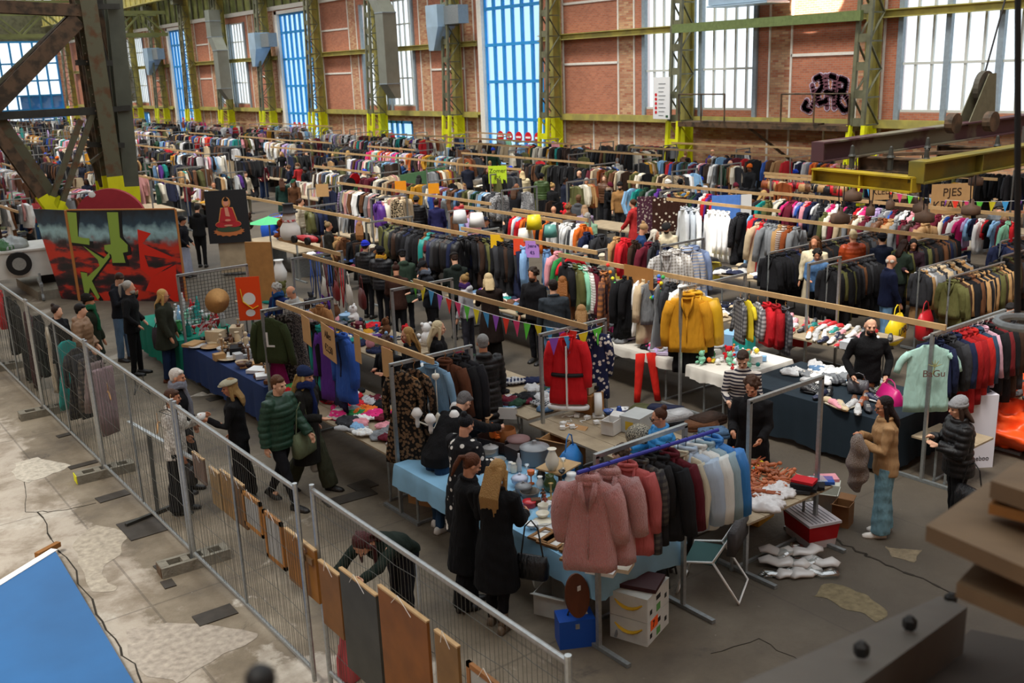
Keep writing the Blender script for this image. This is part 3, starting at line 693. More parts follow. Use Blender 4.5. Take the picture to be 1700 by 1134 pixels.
def hair_mesh(style, pose):
    k = ('hair', style, pose)
    if k in CL: return CL[k]
    J = joints(pose); c = J['Hc']; M = J['Hm']; a = lambda x, y, z: c+M @ V((x, y, z)); mb = MB()
    def cap(rx=.086, ry=.098, rz_=.092, dy=-.028, dz=.042): mb.sphere(a(0, dy, dz), (rx, ry, rz_), 14, 10, M)
    down = lambda p, l, out=0: p+V((0, -out, -l))
    if style in ('short', 'buzz'):
        e = 0 if style == 'short' else -.006
        cap(.083+e, .094+e, .09+e, -.024, .045); mb.sphere(a(0, -.05, .0), (.074+e, .052, .07), 10, 7, M)
        if style == 'short': mb.sphere(a(.015, .045, .085), (.06, .04, .03), 8, 6, M)
    elif style == 'rim':
        for s in (-1, 1): mb.sphere(a(s*.068, -.02, .01), (.016, .05, .035), 8, 6, M)
        mb.sphere(a(0, -.085, .005), (.06, .025, .045), 8, 6, M)
    elif style in ('curly', 'afro'):
        q = 1.0 if style == 'curly' else 1.22; rr = random.Random(3); cap(.088*q, .1*q, .095*q, -.03, .04)
        for i in range(60):
            t = rr.uniform(0, 2*pi); u = rr.uniform(-.5, 1); v = V((cos(t)*sqrt(1-u*u)*.092*q, sin(t)*sqrt(1-u*u)*.1*q-.035, u*.1*q+.03))
            if v.y > .045 and v.z < .07: continue
            mb.sphere(c+M @ v, rr.uniform(.018, .03), 6, 5)
    else:
        cap(); L = {'long': .33, 'mid': .24, 'bob': .15, 'pony': .02, 'bun': .02, 'dread': .3}[style]
        if L > .1:
            base = a(0, -.06, .02); nb = J['neck']-J['n']*.13
            e2 = nb+V((0, -.01, -L+.13))
            mb.rings([[V((cos(t)*rx, sin(t)*ry, 0))+p for t in [2*pi*j/16 for j in range(16)]] for p, rx, ry in ((a(0, -.035, .05), .084, .08), (a(0, -.05, -.04), .094, .066), (base.lerp(nb, .75)+V((0, -.01, -.03)), .088, .045), (nb.lerp(e2, .5), .088, .03), (e2, .055, .014))])
            for s in (-1, 1): p = a(s*.078, .01, .03); mb.tube([p, a(s*.087, .015, -.07), a(s*.085, .0, -.07)+V((0, -.0, -.1)), a(s*.08, -.02, -.07)+V((0, 0, -min(.28, L*.7)))], [.024, .028, .028, .012], 7)
            if style == 'long':
                rr = random.Random(5)
                for i in range(9): x = -.085+i*.021; mb.tube([a(x, -.1, .03), nb+V((x*1.1, -.035, -.05)), e2+V((x*1.15, -.02, rr.uniform(-.05, .05)))], [.014, .02, .008], 5)
        if style == 'bun': mb.sphere(a(0, -.1, .115), .042, 10, 7)
        if style == 'pony': mb.tube([a(0, -.115, .06), a(0, -.16, .03), a(0, -.165, -.08), a(0, -.15, -.2)], [.02, .032, .03, .01], 8); mb.sphere(a(0, -.06, -.02), (.07, .04, .05), 8, 6, M)
    me = remesh(mb, .009, 2); me.name = 'hair_shape'
    CL[k] = me; return me
def hat_mesh(kind, pose):
    k = ('hat', kind, pose)
    if k in CL: return CL[k]
    J = joints(pose); c = J['Hc']; M = J['Hm']; a = lambda x, y, z: c+M @ V((x, y, z)); mb = MB()
    def dome(r, ry, z0, h, dy=-.015, n=16, slump=0):
        mb.rings([[a(r*q*cos(2*pi*j/n), dy-slump*t+ry*q*sin(2*pi*j/n), z0+h*t) for j in range(n)] for t, q in ((0, 1.03), (.25, 1.04), (.5, .93), (.75, .7), (.92, .42), (1, .12))])
    if kind == 'beanie':
        dome(.092, .109, .045, .105, slump=.03); mb.rings([[a(.099*cos(2*pi*j/16), -.015+.116*sin(2*pi*j/16), z-.06*(-.0)-.02*sin(2*pi*j/16)*-1) for j in range(16)] for z in (.022, .062)])
    elif kind == 'cap':
        dome(.088, .105, .055, .08); mb.rings([[a(.07*cos(2*pi*j/14), .1+.075*sin(2*pi*j/14), z-.25*(.03+.06*sin(2*pi*j/14))) for j in range(14)] for z in (.058, .066)])
    elif kind == 'flatcap':
        dome(.105, .125, .06, .065, 0); mb.rings([[a(.06*cos(2*pi*j/14), .1+.05*sin(2*pi*j/14), z) for j in range(14)] for z in (.055, .065)])
    elif kind == 'hood':
        mb.sphere(a(0, -.03, .03), (.105, .115, .125), 14, 10, M); 
    elif kind == 'brim':
        dome(.09, .108, .06, .1); mb.rings([[a(.155*cos(2*pi*j/20), -.01+.17*sin(2*pi*j/20), z) for j in range(20)] for z in (.056, .066)])
    elif kind == 'pom': dome(.094, .11, .045, .105); mb.sphere(a(0, -.03, .17), .035, 8, 6)
    elif kind == 'phones': mb.tube([a(.09*cos(t), -.01, .0+.12*sin(t)) for t in [pi*i/10 for i in range(11)]], .01, 6); [mb.sphere(a(s*.09, -.005, 0), (.022, .035, .04), 8, 6, M) for s in (-1, 1)]
    me = mb.mesh('hat_shape', True); CL[k] = me; return me
def face_bits(pose):
    k = ('face', pose)
    if k in CL: return CL[k]
    J = joints(pose); c = J['Hc']; M = J['Hm']; a = lambda x, y, z: c+M @ V((x, y, z)); out = []
    for s in (-1, 1): out.append(MB().sphere(a(s*.034, .0845, .012), (.014, .009, .008), 8, 6, M).mesh('eye_shape', True))
    out.append(MB().sphere(a(0, .0945, -.053), (.024, .009, .0075), 8, 5, M).mesh('mouth_shape', True))
    gl = MB()
    for s in (-1, 1): gl.tube([a(s*.036+.024*cos(t), .107, .01+.019*sin(t)) for t in [2*pi*i/12 for i in range(13)]], .0026, 4, cap=False); gl.tube([a(s*.06, .106, .014), a(s*.083, .0, .012)], .0026, 4)
    gl.tube([a(-.012, .107, .014), a(.012, .107, .014)], .0026, 4); out.append(gl.mesh('glasses_shape', True))
    br = MB(); br.sphere(a(0, .045, -.07), (.062, .062, .05), 10, 7, M); out.append(remesh(br, .009, 2))
    sc = MB(); nk = J['neck']+J['s']*.045
    for q, rr in ((0, .1), (.04, .092)): sc.tube([nk+J['s']*q+V((rr*cos(t), rr*.95*sin(t)+.01, .015*sin(3*t))) for t in [2*pi*i/16 for i in range(17)]], .036, 7)
    sc.tube([nk+V((.03, .1, 0)), frame(J, .36)+J['n']*.17+V((.04, 0, 0)), frame(J, .18)+J['n']*.17+V((.05, 0, 0))], [.035, .042, .045], 7, flat=.4)
    out.append(remesh(sc, .012, 2)); CL[k] = out; return out
SKINS = ['#d9a183', '#cf9474', '#e0ae90', '#c58868', '#8a5a40', '#5a3a2a', '#dba88a']
TOPMAT = {'coat': 'f', 'jacket': 'f', 'puffer': 'p', 'sweater': 'k', 'longpuffer': 'p', 'parka': 'f', 'opencoat': 'f', 'kimono': 'f', 'hoodie': 'k'}
def person(label, pos, face, pose='stand', h=1.74, top=('jacket', '#1b1c20'), bottom=('trousers', '#1e2128'), hair=('short', '#2a1c14'), hat=None, scarf=None, skin=0, shoes='#1c1a19', fine=False, fem=False, boot=False, beard=False, glasses=False, tmat=None, group=None, inner=None):
    r = thing('person', label, 'person', pos, radians(face-90), group); s = h/1.745; r.scale = (s, s, s)
    obj('body', body_mesh(pose, fine, fem), skinm, r, color=SKINS[skin])
    nm = {'longpuffer': 'quilted_coat', 'puffer': 'quilted_jacket', 'opencoat': 'coat', 'kimono': 'patterned_coat'}.get(top[0], top[0])
    o = obj(nm, cloth_mesh(top[0], pose, fine, fem), tmat or {'f': fabric, 'p': puffy, 'k': knit}[TOPMAT[top[0]]], r, color=top[1])
    o = obj('skirt' if bottom[0] == 'skirt' else 'trousers', cloth_mesh(bottom[0], pose, fine, fem), denim, r, color=bottom[1])
    if pose != 'crowd':
        for i in (0, 1): obj('shoe', shoe_mesh(pose, i, boot), leather, r, color=shoes)
    if hair: obj('hair', hair_mesh(hair[0], pose), hairm, r, color=hair[1])
    if hat: obj('hat' if hat[0] not in ('phones', 'hood') else {'phones': 'headphones', 'hood': 'hood'}[hat[0]], hat_mesh(hat[0], pose), knit, r, color=hat[1])
    fb = face_bits(pose)
    if fine:
        obj('eye', fb[0], eyem, r); obj('eye', fb[1], eyem, r); obj('mouth', fb[2], lipm, r)
    if glasses: obj('glasses', fb[3], black, r)
    if beard: obj('beard', fb[4], hairm, r, color=beard if isinstance(beard, str) else hair[1])
    if scarf: obj('scarf', fb[5], knit, r, color=scarf)
    return r
def limb(pose, which, pos, face, h=1.74):
    """world position of a joint, to hang a bag or put a cup at"""
    J = joints(pose); s = h/1.745
    p = {'lhand': lambda: J['arm0'][2]+J['arm0'][3]*.09, 'rhand': lambda: J['arm1'][2]+J['arm1'][3]*.09, 'lsh': lambda: J['arm0'][0], 'rsh': lambda: J['arm1'][0], 'hip': lambda: J['P']}[which]()
    return V(pos)+Matrix.Rotation(radians(face-90), 3, 'Z') @ (p*s)
# ================================================================== label bookkeeping
LAB = []
def later(o, base, cat, group=None):
    LAB.append((o, base, cat, group)); return o
def flush_labels():
    names = {}
    for t in LAB: names.setdefault(t[1], []).append(t)
    for base, lst in names.items():
        lst.sort(key=lambda t: (V(t[0].location)-V((0, 0, CAMH))).length)
        for i, (o, b, cat, grp) in enumerate(lst):
            L_ = b
            if 1 < len(lst) <= 9: L_ = ('%s nearest ' % ORD[i] if i else 'nearest ')+b
            tag(o, ' '.join(L_.split()[:16]), cat, grp or (b if len(lst) > 1 else None))
# ================================================================== small goods
IM = {}
ceram = tint('glazed_ceramic', .25, bump=0, spec=.6); plas = tint('plastic', .4, bump=0, spec=.5); matte = tint('painted_surface', .7, bump=.1, bscale=30); metalt = tint('thin_metal', .35, bump=0, metal=.8)
card = mat('cardboard', '#b58a5c', .85, nz=.08, scale=6); glassy = None
def clearglass():
    if 'clear_glass' in MATS: return MATS['clear_glass']
    m, nt, b = newmat('clear_glass'); b.inputs['Transmission Weight'].default_value = .0; N = nt.nodes; L = nt.links
    tr = N.new('ShaderNodeBsdfTransparent'); tr.inputs[0].default_value = (.93, .97, .97, 1); gl = N.new('ShaderNodeBsdfGlossy'); gl.inputs['Roughness'].default_value = .08
    mx = N.new('ShaderNodeMixShader'); mx.inputs[0].default_value = .28; L.new(tr.outputs[0], mx.inputs[1]); L.new(gl.outputs[0], mx.inputs[2]); L.new(mx.outputs[0], N['Material Output'].inputs[0]); MATS['clear_glass'] = m; return m
def im(k, f, smooth=True):
    if k not in IM: IM[k] = f().mesh(k+'_shape', smooth)
    return IM[k]
PROF = {
 'bowl': [(.03, 0), (.035, .01), (.07, .04), (.085, .07), (.08, .068), (.06, .035), (.01, .018)],
 'plate': [(.05, 0), (.055, .006), (.11, .018), (.112, .021), (.06, .012), (.01, .01)],
 'vase': [(.035, 0), (.06, .05), (.065, .1), (.035, .17), (.03, .19), (.045, .21), (.035, .205), (.01, .18)],
 'jug': [(.045, 0), (.07, .05), (.075, .1), (.045, .16), (.05, .19), (.04, .185), (.01, .15)],
 'cup': [(.025, 0), (.035, .01), (.042, .06), (.038, .06), (.03, .012), (.005, .01)],
 'pot': [(.1, 0), (.11, .01), (.11, .12), (.115, .125), (.11, .13), (.06, .15), (.015, .155), (.02, .175), (.005, .18)],
 'jar': [(.04, 0), (.045, .01), (.045, .09), (.03, .11), (.034, .115), (.034, .13), (.005, .132)],
 'bottle': [(.032, 0), (.034, .01), (.034, .13), (.013, .18), (.013, .23), (.004, .232)],
 'tureen': [(.05, 0), (.06, .01), (.1, .05), (.105, .09), (.11, .092), (.09, .12), (.04, .14), (.012, .145), (.02, .16), (.004, .17)],
 'candlestick': [(.045, 0), (.045, .01), (.012, .02), (.01, .08), (.02, .09), (.01, .1), (.012, .18), (.03, .19), (.004, .192)],
 'tin': [(.07, 0), (.072, .002), (.072, .045), (.075, .046), (.075, .06), (.004, .061)],
 'goblet': [(.03, 0), (.03, .005), (.006, .012), (.006, .07), (.03, .09), (.035, .13), (.03, .13), (.004, .085)],
 'lampshade': [(.1, 0), (.075, .16), (.072, .16), (.097, .002)], 'basket': [(.12, 0), (.15, .1), (.155, .11), (.145, .11), (.11, .01), (.01, .008)],
}
def item(kind, colour, p, label=None, s=1.0, rz=None, m=None, cat=None, place='', group=None):
    """small thing on a table; the label is made unique afterwards"""
    if rz is None: rz = RND.uniform(0, 6.28)
    nm = kind; mt = m or ceram
    if kind in PROF: me = im(kind, lambda: MB().lathe(PROF[kind], n=20))
    elif kind == 'box': me = im(kind, lambda: MB().box((0, 0, .05), (.16, .12, .1)), False); mt = m or matte
    elif kind == 'book': me = im(kind, lambda: MB().box((0, 0, .015), (.15, .21, .03)), False); mt = m or matte
    elif kind == 'picture_frame':
        r = empty(nm, p, rz); r.scale = (s, s, s); f = MB()
        for a, b, c, d in ((0, .1, .24, .03), (0, -.1, .24, .03), (.105, 0, .03, .18), (-.105, 0, .03, .18)): f.box((a, b, .012), (c, d, .02))
        o = f.build('frame', matte, r); setc(o, colour); MB().box((0, 0, .008), (.19, .18, .008)).build('print', mat('pale_print', '#d8d4cc', .4, nz=.2, scale=20), r)
        return later(r, (label or '%s picture frame' % 'wooden')+' '+place, 'picture frame', group)
    elif kind == 'figurine': me = im(kind, lambda: MB().lathe([(.03, 0), (.032, .02), (.022, .06), (.03, .1), (.012, .12)], n=10).sphere((0, 0, .14), .022).tube([(-.03, 0, .1), (-.035, -.02, .06)], .009).tube([(.03, 0, .1), (.035, -.02, .07)], .009))
    elif kind == 'toy_car': me = im(kind, lambda: MB().box((0, 0, .025), (.14, .06, .025)).box((-.01, 0, .048), (.07, .05, .03)).tube([(.045, -.035, .015), (.045, .035, .015)], .017, 8).tube([(-.045, -.035, .015), (-.045, .035, .015)], .017, 8)); mt = m or plas
    elif kind == 'doll':
        me = im(kind, lambda: MB().sphere((0, .13, .03), (.022, .025, .02)).tube([(0, .11, .02), (0, .08, .022), (0, 0, .02)], [.008, .025, .02], 7).tube([(.02, .09, .02), (.06, .05, .012)], .008, 5).tube([(-.02, .09, .02), (-.05, .14, .012)], .008, 5).tube([(.012, 0, .018), (.03, -.13, .012)], [.012, .007], 6).tube([(-.012, 0, .018), (-.02, -.13, .012)], [.012, .007], 6)); mt = m or plas
    elif kind == 'ball': me = im(kind, lambda: MB().sphere((0, 0, .05), .05, 12, 8)); mt = m or plas
    elif kind == 'plush':
        me = im(kind, lambda: MB().sphere((0, 0, .08), (.07, .06, .08)).sphere((0, -.01, .19), .055).sphere((-.045, 0, .235), .02).sphere((.045, 0, .235), .02).sphere((.05, -.07, .03), (.025, .05, .025)).sphere((-.05, -.07, .03), (.025, .05, .025)).sphere((.08, -.03, .11), (.02, .04, .02)).sphere((-.08, -.03, .11), (.02, .04, .02))); mt = m or knit
    elif kind == 'handbag':
        me = im(kind, lambda: MB().rings([[V((x*w, y*.07*d, z)) for x, y in ((-1, -.6), (-.8, -1), (.8, -1), (1, -.6), (1, .6), (.8, 1), (-.8, 1), (-1, .6))] for z, w, d in ((-.3, .13, .8), (-.29, .15, 1), (-.16, .14, .9), (-.1, .12, .4))]).tube([(-.09, 0, -.11), (-.08, 0, .0), (0, 0, .02), (.08, 0, .0), (.09, 0, -.11)], .008, 5)); mt = m or leather
    else: raise ValueError(kind)
    o = obj(nm, me, mt, None, p, rz, colour if colour.startswith('#') else CN[colour]); o.scale = (s, s, s)
    return later(o, ((label or '%s %s' % (colour, kind.replace('_', ' ')))+' '+place).strip(), cat or kind.replace('_', ' '), group or ('things '+place if place else None))
def shoe(colour, sole, p, rz, place, kind='sneaker', s=1.0):
    def up():
        mb = MB(); rr = []
        for y, w, h0, h in ((-.13, .028, .02, .07), (-.11, .036, .02, .085), (-.04, .038, .02, .095), (.0, .04, .02, .07), (.06, .045, .02, .052), (.11, .042, .02, .042), (.14, .02, .02, .03)):
            rr.append([V((x*w, y, h0+zz*(h-h0))) for x, zz in ((-1, 0), (1, 0), (1.02, .4), (.6, .95), (0, 1), (-.6, .95), (-1.02, .4))])
        return mb.rings(rr)
    def so():
        mb = MB(); return mb.rings([[V((w*1.12*cos(t)*(1 if sin(t) < 0 else 1), .145*sin(t), z)) for t in [2*pi*i/16 for i in range(16)] for w in (.042+.006*sin(t),)] for z in (.0, .024)])
    r = empty(kind, p, rz); r.scale = (s, s, s)
    obj('upper', im('upper', up), leather if kind != 'pump' else matte, r, color=CN.get(colour, colour)); obj('sole', im('sole', so), plas, r, color=CN.get(sole, sole))
    mb = im('lace', lambda: MB().bar((-.02, .02, .075), (.02, .02, .075), .006, .004).bar((-.022, .04, .066), (.022, .04, .066), .006, .004).bar((-.024, .06, .058), (.024, .06, .058), .006, .004), False)
    obj('lace', mb, plast_w, r)
    return later(r, '%s %s with %s sole %s' % (colour, kind, sole, place), 'shoe', 'shoes '+place)
def sign(txt, p, rz, w, h, colour='#c29a68', tc='#3a2a20', label='', tilt=0, cat='sign', size=None, nm='cardboard_sign', font=True):
    r = thing(nm, label, cat, p, rz); MB().box((0, 0, 0), (w, .008, h)).build('board', mat('board_'+colour.strip('#'), colour, .85, nz=.05), r)
    for i, line in enumerate(txt.split('\n') if txt else []):
        me = textmesh(line, size or h*.42, .002); o = obj('lettering', me, mat('ink_'+tc.strip('#'), tc, .8), r)
        o.rotation_euler = (pi/2, 0, 0); n = len(txt.split('\n')); o.location = (0, -.007, (n-1)*h*.21-i*h*.42)
    return r
def bunting(a, b, n, label, sag=.15, cols=('#5fd042', '#f0e22c', '#4aaae8', '#9a55c8', '#ee4030', '#ee4a82')):
    a, b = V(a), V(b); r = thing('bunting', label, 'bunting', a); P = lambda t: a.lerp(b, t)-V((0, 0, sag*4*t*(1-t)))-a
    MB().tube([P(i/20) for i in range(21)], .004, 4).build('cord', plast_w, r); d = (b-a).normalized()
    for i in range(n):
        p = P((i+.5)/n); f = MB(); w = .085; x = V((d.x, d.y, 0)).normalized(); q = V((-x.y, x.x, 0))*.0015; tip = p-V((0, 0, .25))+V((-x.y, x.x, 0))*RND.uniform(-.03, .03)
        f.add([p-x*w-q, p+x*w-q, tip-q, p-x*w+q, p+x*w+q, tip+q], [(0, 1, 2), (5, 4, 3), (0, 3, 4, 1), (1, 4, 5, 2), (2, 5, 3, 0)]); f.build('pennant', plas, r, color=cols[i % len(cols)])
    return r
def tote(p, rz, colour, label, w=.3, h=.34, m=None, strap=.25, d=.09, nm='bag', txt=None):
    r = thing(nm, label, 'bag', p, rz); f = MB()
    f.rings([[V((x*w/2*a, y*d/2*b, z)) for x, y in ((-1, -.5), (-.8, -1), (.8, -1), (1, -.5), (1, .5), (.8, 1), (-.8, 1), (-1, .5))] for z, a, b in ((-h, .8, .6), (-h*.9, .95, 1), (-h*.4, 1, 1), (0, .9, .3))]); f.build('pouch', m or leather, r, True, color=colour)
    f = MB(); f.tube([(-w*.35, 0, -.02), (-w*.2, 0, strap*.8), (0, 0, strap), (w*.2, 0, strap*.8), (w*.35, 0, -.02)], .009, 5); f.build('strap', m or leather, r, color=colour)
    if txt: o = obj('lettering', textmesh(txt, h*.4, .002), mat('ink_242424', '#242424'), r); o.rotation_euler = (pi/2, 0, 0); o.location = (0, -d/2-.01, -h*.5)
    return r
def crate(p, rz, w, l, h, colour, label, nm='cardboard_box', open_=True, m=None, cat='box'):
    r = thing(nm, label, cat, p, rz); f = MB(); t = .008
    f.box((0, 0, t/2), (w, l, t))
    for s in (-1, 1): f.box((s*w/2, 0, h/2), (t, l, h)); f.box((0, s*l/2, h/2), (w, t, h))
    if not open_: f.box((0, 0, h), (w+.01, l+.01, t))
    f.build('carton', m or matte, r, color=colour)
    if open_:
        for s in (-1, 1): g = MB(); g.bar((s*w/2, 0, h), (s*(w/2+.1), 0, h+.04), l*.96, t, (0, 0, 1)); g.build('flap', m or matte, r, color=colour)
    return r
# ================================================================== hanging clothes
CN = {'black': '#17171a', 'charcoal': '#35363a', 'dark brown': '#3a281e', 'brown': '#6a452c', 'rust brown': '#8a4520', 'tan': '#b08a5c', 'beige': '#c9b493', 'cream': '#e2dac6', 'white': '#eeeeec', 'light grey': '#bdbdbd', 'grey': '#808386',
      'navy': '#1c2340', 'blue': '#2f57a8', 'sky blue': '#8ab6dc', 'denim blue': '#5a7a9c', 'teal': '#1f8f88', 'mint': '#8fd0b0', 'green': '#2f8a48', 'olive': '#5c5c34', 'dark green': '#24402e', 'mustard': '#c08a20', 'yellow': '#e6cc30',
      'orange': '#e0702a', 'red': '#c8202a', 'burgundy': '#641a2a', 'pink': '#e49aa4', 'hot pink': '#e0307a', 'dusty pink': '#c08a86', 'lilac': '#b9a2d0', 'purple': '#5a3088'}
DARK = ['black']*6+['charcoal', 'dark brown', 'dark brown', 'navy', 'black', 'olive', 'brown', 'charcoal']
MIX = ['black', 'black', 'charcoal', 'brown', 'tan', 'beige', 'cream', 'white', 'light grey', 'grey', 'navy', 'navy', 'blue', 'sky blue', 'denim blue', 'dark green', 'olive', 'burgundy', 'red', 'pink', 'black', 'dark brown', 'black', 'dark brown', 'charcoal', 'white', 'brown', 'mustard', 'purple', 'teal']
BRIGHT = ['red', 'hot pink', 'pink', 'white', 'white', 'sky blue', 'blue', 'mint', 'orange', 'lilac', 'cream', 'black', 'navy', 'black', 'red', 'light grey', 'grey', 'burgundy', 'black']
PALE = ['white', 'cream', 'beige', 'light grey', 'dusty pink', 'white', 'grey', 'sky blue', 'black', 'lilac', 'brown', 'beige']
EARTH = ['brown', 'dark brown', 'tan', 'beige', 'rust brown', 'black', 'cream', 'olive', 'burgundy', 'grey', 'mustard', 'charcoal']
WHITES = ['white']*5+['light grey', 'cream', 'sky blue']
def ringpts(rx, ry, z, n, ph, amp, k, x0=0, y0=0, p=.75):
    out = []
    for j in range(n):
        t = 2*pi*j/n; c, s = cos(t), sin(t); f = 1+amp*sin(k*t+ph)+amp*.6*sin((k+3)*t+ph*2.3)
        out.append(V((x0+rx*math.copysign(abs(c)**p, c), y0+ry*math.copysign(abs(s)**p, s)*f, z)))
    return out
GM = {}
def garment(kind, seed=0, low=False):
    """a garment hanging from a rail at z=0: width along x, rail along y"""
    k = (kind, seed, low)
    if k in GM: return GM[k]
    R = random.Random(len(kind)*31+seed*17); mb = MB(); n = 8 if low else 26; ph = R.uniform(0, 6); kk = R.choice((4, 5, 6))
    L = {'coat': 1.02, 'jacket': .68, 'shirt': .74, 'tee': .66, 'dress': 1.15, 'sweater': .64, 'puffer': .7, 'blazer': .72, 'trousers': .98, 'skirt': .72, 'vest': .62, 'gown': 1.3, 'child': .42, 'scarf': 1.1, 'furcoat': .95}[kind]*R.uniform(.92, 1.08)
    th = {'coat': .055, 'jacket': .05, 'shirt': .028, 'tee': .022, 'dress': .03, 'sweater': .035, 'puffer': .075, 'blazer': .045, 'trousers': .03, 'skirt': .03, 'vest': .035, 'gown': .045, 'child': .025, 'scarf': .03, 'furcoat': .08}[kind]
    W = {'child': .15, 'dress': .185, 'gown': .17, 'vest': .19}.get(kind, .225)*R.uniform(.95, 1.05)
    if kind in ('trousers', 'scarf'):
        w = .2 if kind == 'trousers' else .1; zt = -.1
        zz = [zt, zt-.03, zt-L*.3, zt-L*.65, zt-L] if not low else [zt, zt-L]
        mb.rings([ringpts(w*(.9 if i == 0 else 1-.12*i*.5), th*(.5 if i == 0 else 1), z, n, ph, .12*min(1, i), kk, p=.6) for i, z in enumerate(zz)])
    elif kind == 'skirt':
        zz = [-.1, -.14, -.14-L*.3, -.14-L*.65, -.14-L]; ws = [.15, .155, .19, .23, .26]
        if low: zz = zz[::4]; ws = ws[::4]
        mb.rings([ringpts(w, th+.012*i, z, n, ph, .08*i, 6, p=.8) for i, (z, w) in enumerate(zip(zz, ws))])
    else:
        flare = {'coat': 1.14, 'dress': 1.5, 'gown': 1.9, 'furcoat': 1.15}.get(kind, 1.02); waist = .86 if kind in ('dress', 'gown', 'blazer') else .97
        S = [(-.085, .07, .6), (-.11, .1, .8), (-.15, W*.93, .9), (-.185, W*.99, 1), (-.27, W*.93, 1.1), (-.27-(L-.2)*.3, W*.96*waist, 1.15), (-.27-(L-.2)*.62, W*(1+(flare-1)*.5)*.98, 1.35), (-.27-(L-.2)*.9, W*flare, 1.55), (-.1-L, W*flare, 1.5)]
        if low: S = [(-.1, .08, .7), S[2], S[5], S[8]]
        mb.rings([ringpts(w, th*t, z, n, ph, (0 if i < 4 else .035*(i-3)), kk) for i, (z, w, t) in enumerate(S)])
        sl = {'coat': .62, 'jacket': .58, 'shirt': .58, 'tee': .2, 'sweater': .56, 'puffer': .58, 'blazer': .58, 'child': .28, 'furcoat': .55}.get(kind, 0)
        if kind == 'dress' and seed % 2: sl = .5
        if sl and not low:
            for s in (-1, 1):
                a = V((s*W*.86, 0, -.175)); b = a+V((s*.07, R.uniform(-.01, .02), -sl*.5)); c = b+V((s*R.uniform(-.02, .03), R.uniform(-.02, .05), -sl*.5)); r = th*1.05+.012
                if kind == 'tee': b = a+V((s*.09, 0, -.1)); c = b+V((s*.03, 0, -.1)); 
                mb.tube([a, a.lerp(b, .5)+V((s*.01, 0, 0)), b, b.lerp(c, .5), c], [r*1.1, r*1.15, r*1.05, r, r*.92], 9)
        elif sl:
            for s in (-1, 1): a = V((s*W*.95, 0, -.16)); mb.tube([a, a+V((s*.07, R.uniform(-.03, .05), -sl*.55)), a+V((s*R.uniform(.02, .09), R.uniform(-.05, .08), -sl))], [th+.012, th+.016, th], 5)
        if kind in ('coat', 'jacket', 'blazer', 'puffer', 'shirt', 'furcoat') and not low:
            q = .04 if kind == 'furcoat' else .022 if kind in ('coat', 'jacket', 'puffer') else .013
            for sy in (-1, 1): mb.tube([(cos(t)*.088, sy*.0+sin(t)*.055, -.088-.025*sin(t)*sy) for t in [2*pi*i/12 for i in range(13)]], q, 6)
            for s in (-1, 1): mb.tube([V((s*.07, -th*.9, -.1)), V((s*.06, -th*1.3, -.2)), V((s*.012, -th*1.45, -.36))], [q*1.1, q*1.6, q*.5], 6, flat=.5)
            mb.tube([(0, -th*1.35, -.36), (.0, -th*1.7, -.95*L)], .006, 4)
    me = mb.mesh(kind+'_shape', not low)
    if not low and kind in ('coat', 'jacket', 'blazer', 'shirt', 'dress', 'sweater', 'gown', 'furcoat', 'tee', 'skirt', 'trousers'):
        for v in me.vertices:
            z = v.co.z; d = min(1, max(0, (-z-.2)*2)); v.co.y += .012*d*noise.noise(V((v.co.x*14, seed*3.1, z*5))); v.co.x += .01*d*noise.noise(V((v.co.y*22, z*6, seed)))
    if kind == 'puffer' and not low:
        for v in me.vertices: v.co.y *= 1+.12*abs(sin(v.co.z*28)); v.co.x *= 1+.03*abs(sin(v.co.z*28))
    GM[k] = me; return me
def hanger_mesh(kind='wood'):
    k = ('hanger', kind)
    if k in GM: return GM[k]
    mb = MB(); r = .011 if kind == 'wood' else .006
    mb.tube([(-.2, 0, -.165), (-.1, 0, -.125), (0, 0, -.1), (.1, 0, -.125), (.2, 0, -.165)], [r, r, r, r, r], 6)
    if kind != 'wood': mb.tube([(-.2, 0, -.165), (.2, 0, -.165)], r*.8, 5)
    mb.tube([(0, 0, -.1), (0, 0, -.03)]+[(.022*sin(t)+.0, 0, .003-.022*cos(t)) for t in [pi*i/6 for i in range(1, 9)]], .004, 5)
    GM[k] = mb.mesh('hanger_shape', True); return GM[k]
wood_l = mat('pale_pine', '#b8976a', .6, nz=.12, scale=6); wood_h = mat('hanger_beech', '#b98a55', .45); plast_w = mat('white_plastic', '#e9e9e6', .4); plast_k = mat('black_plastic', '#17171a', .35)
CATN = {'tee': 't-shirt', 'child': 'child garment', 'furcoat': 'coat', 'blazer': 'blazer', 'puffer': 'puffer jacket', 'gown': 'dress'}
CATC = {'tee': 'shirt', 'child': 'child garment', 'furcoat': 'coat', 'blazer': 'jacket', 'puffer': 'jacket', 'gown': 'dress', 'sweater': 'sweater', 'vest': 'vest'}
HANG = []   # deferred: (dist, kind, seed, colour name/hex, loc, rz, place, hanger, mat, label)
def hang(kind, colour, loc, rz, place, hanger='wood', m=None, label=None, seed=None, s=1.0):
    p = V(loc)
    if not vis(p-V((0, 0, .5)), .05): return
    d = (p-V((0, 0, CAMH))).length
    HANG.append((d, kind, RND.randrange(3) if seed is None else seed, colour, p, rz, place, hanger, m, label, s))
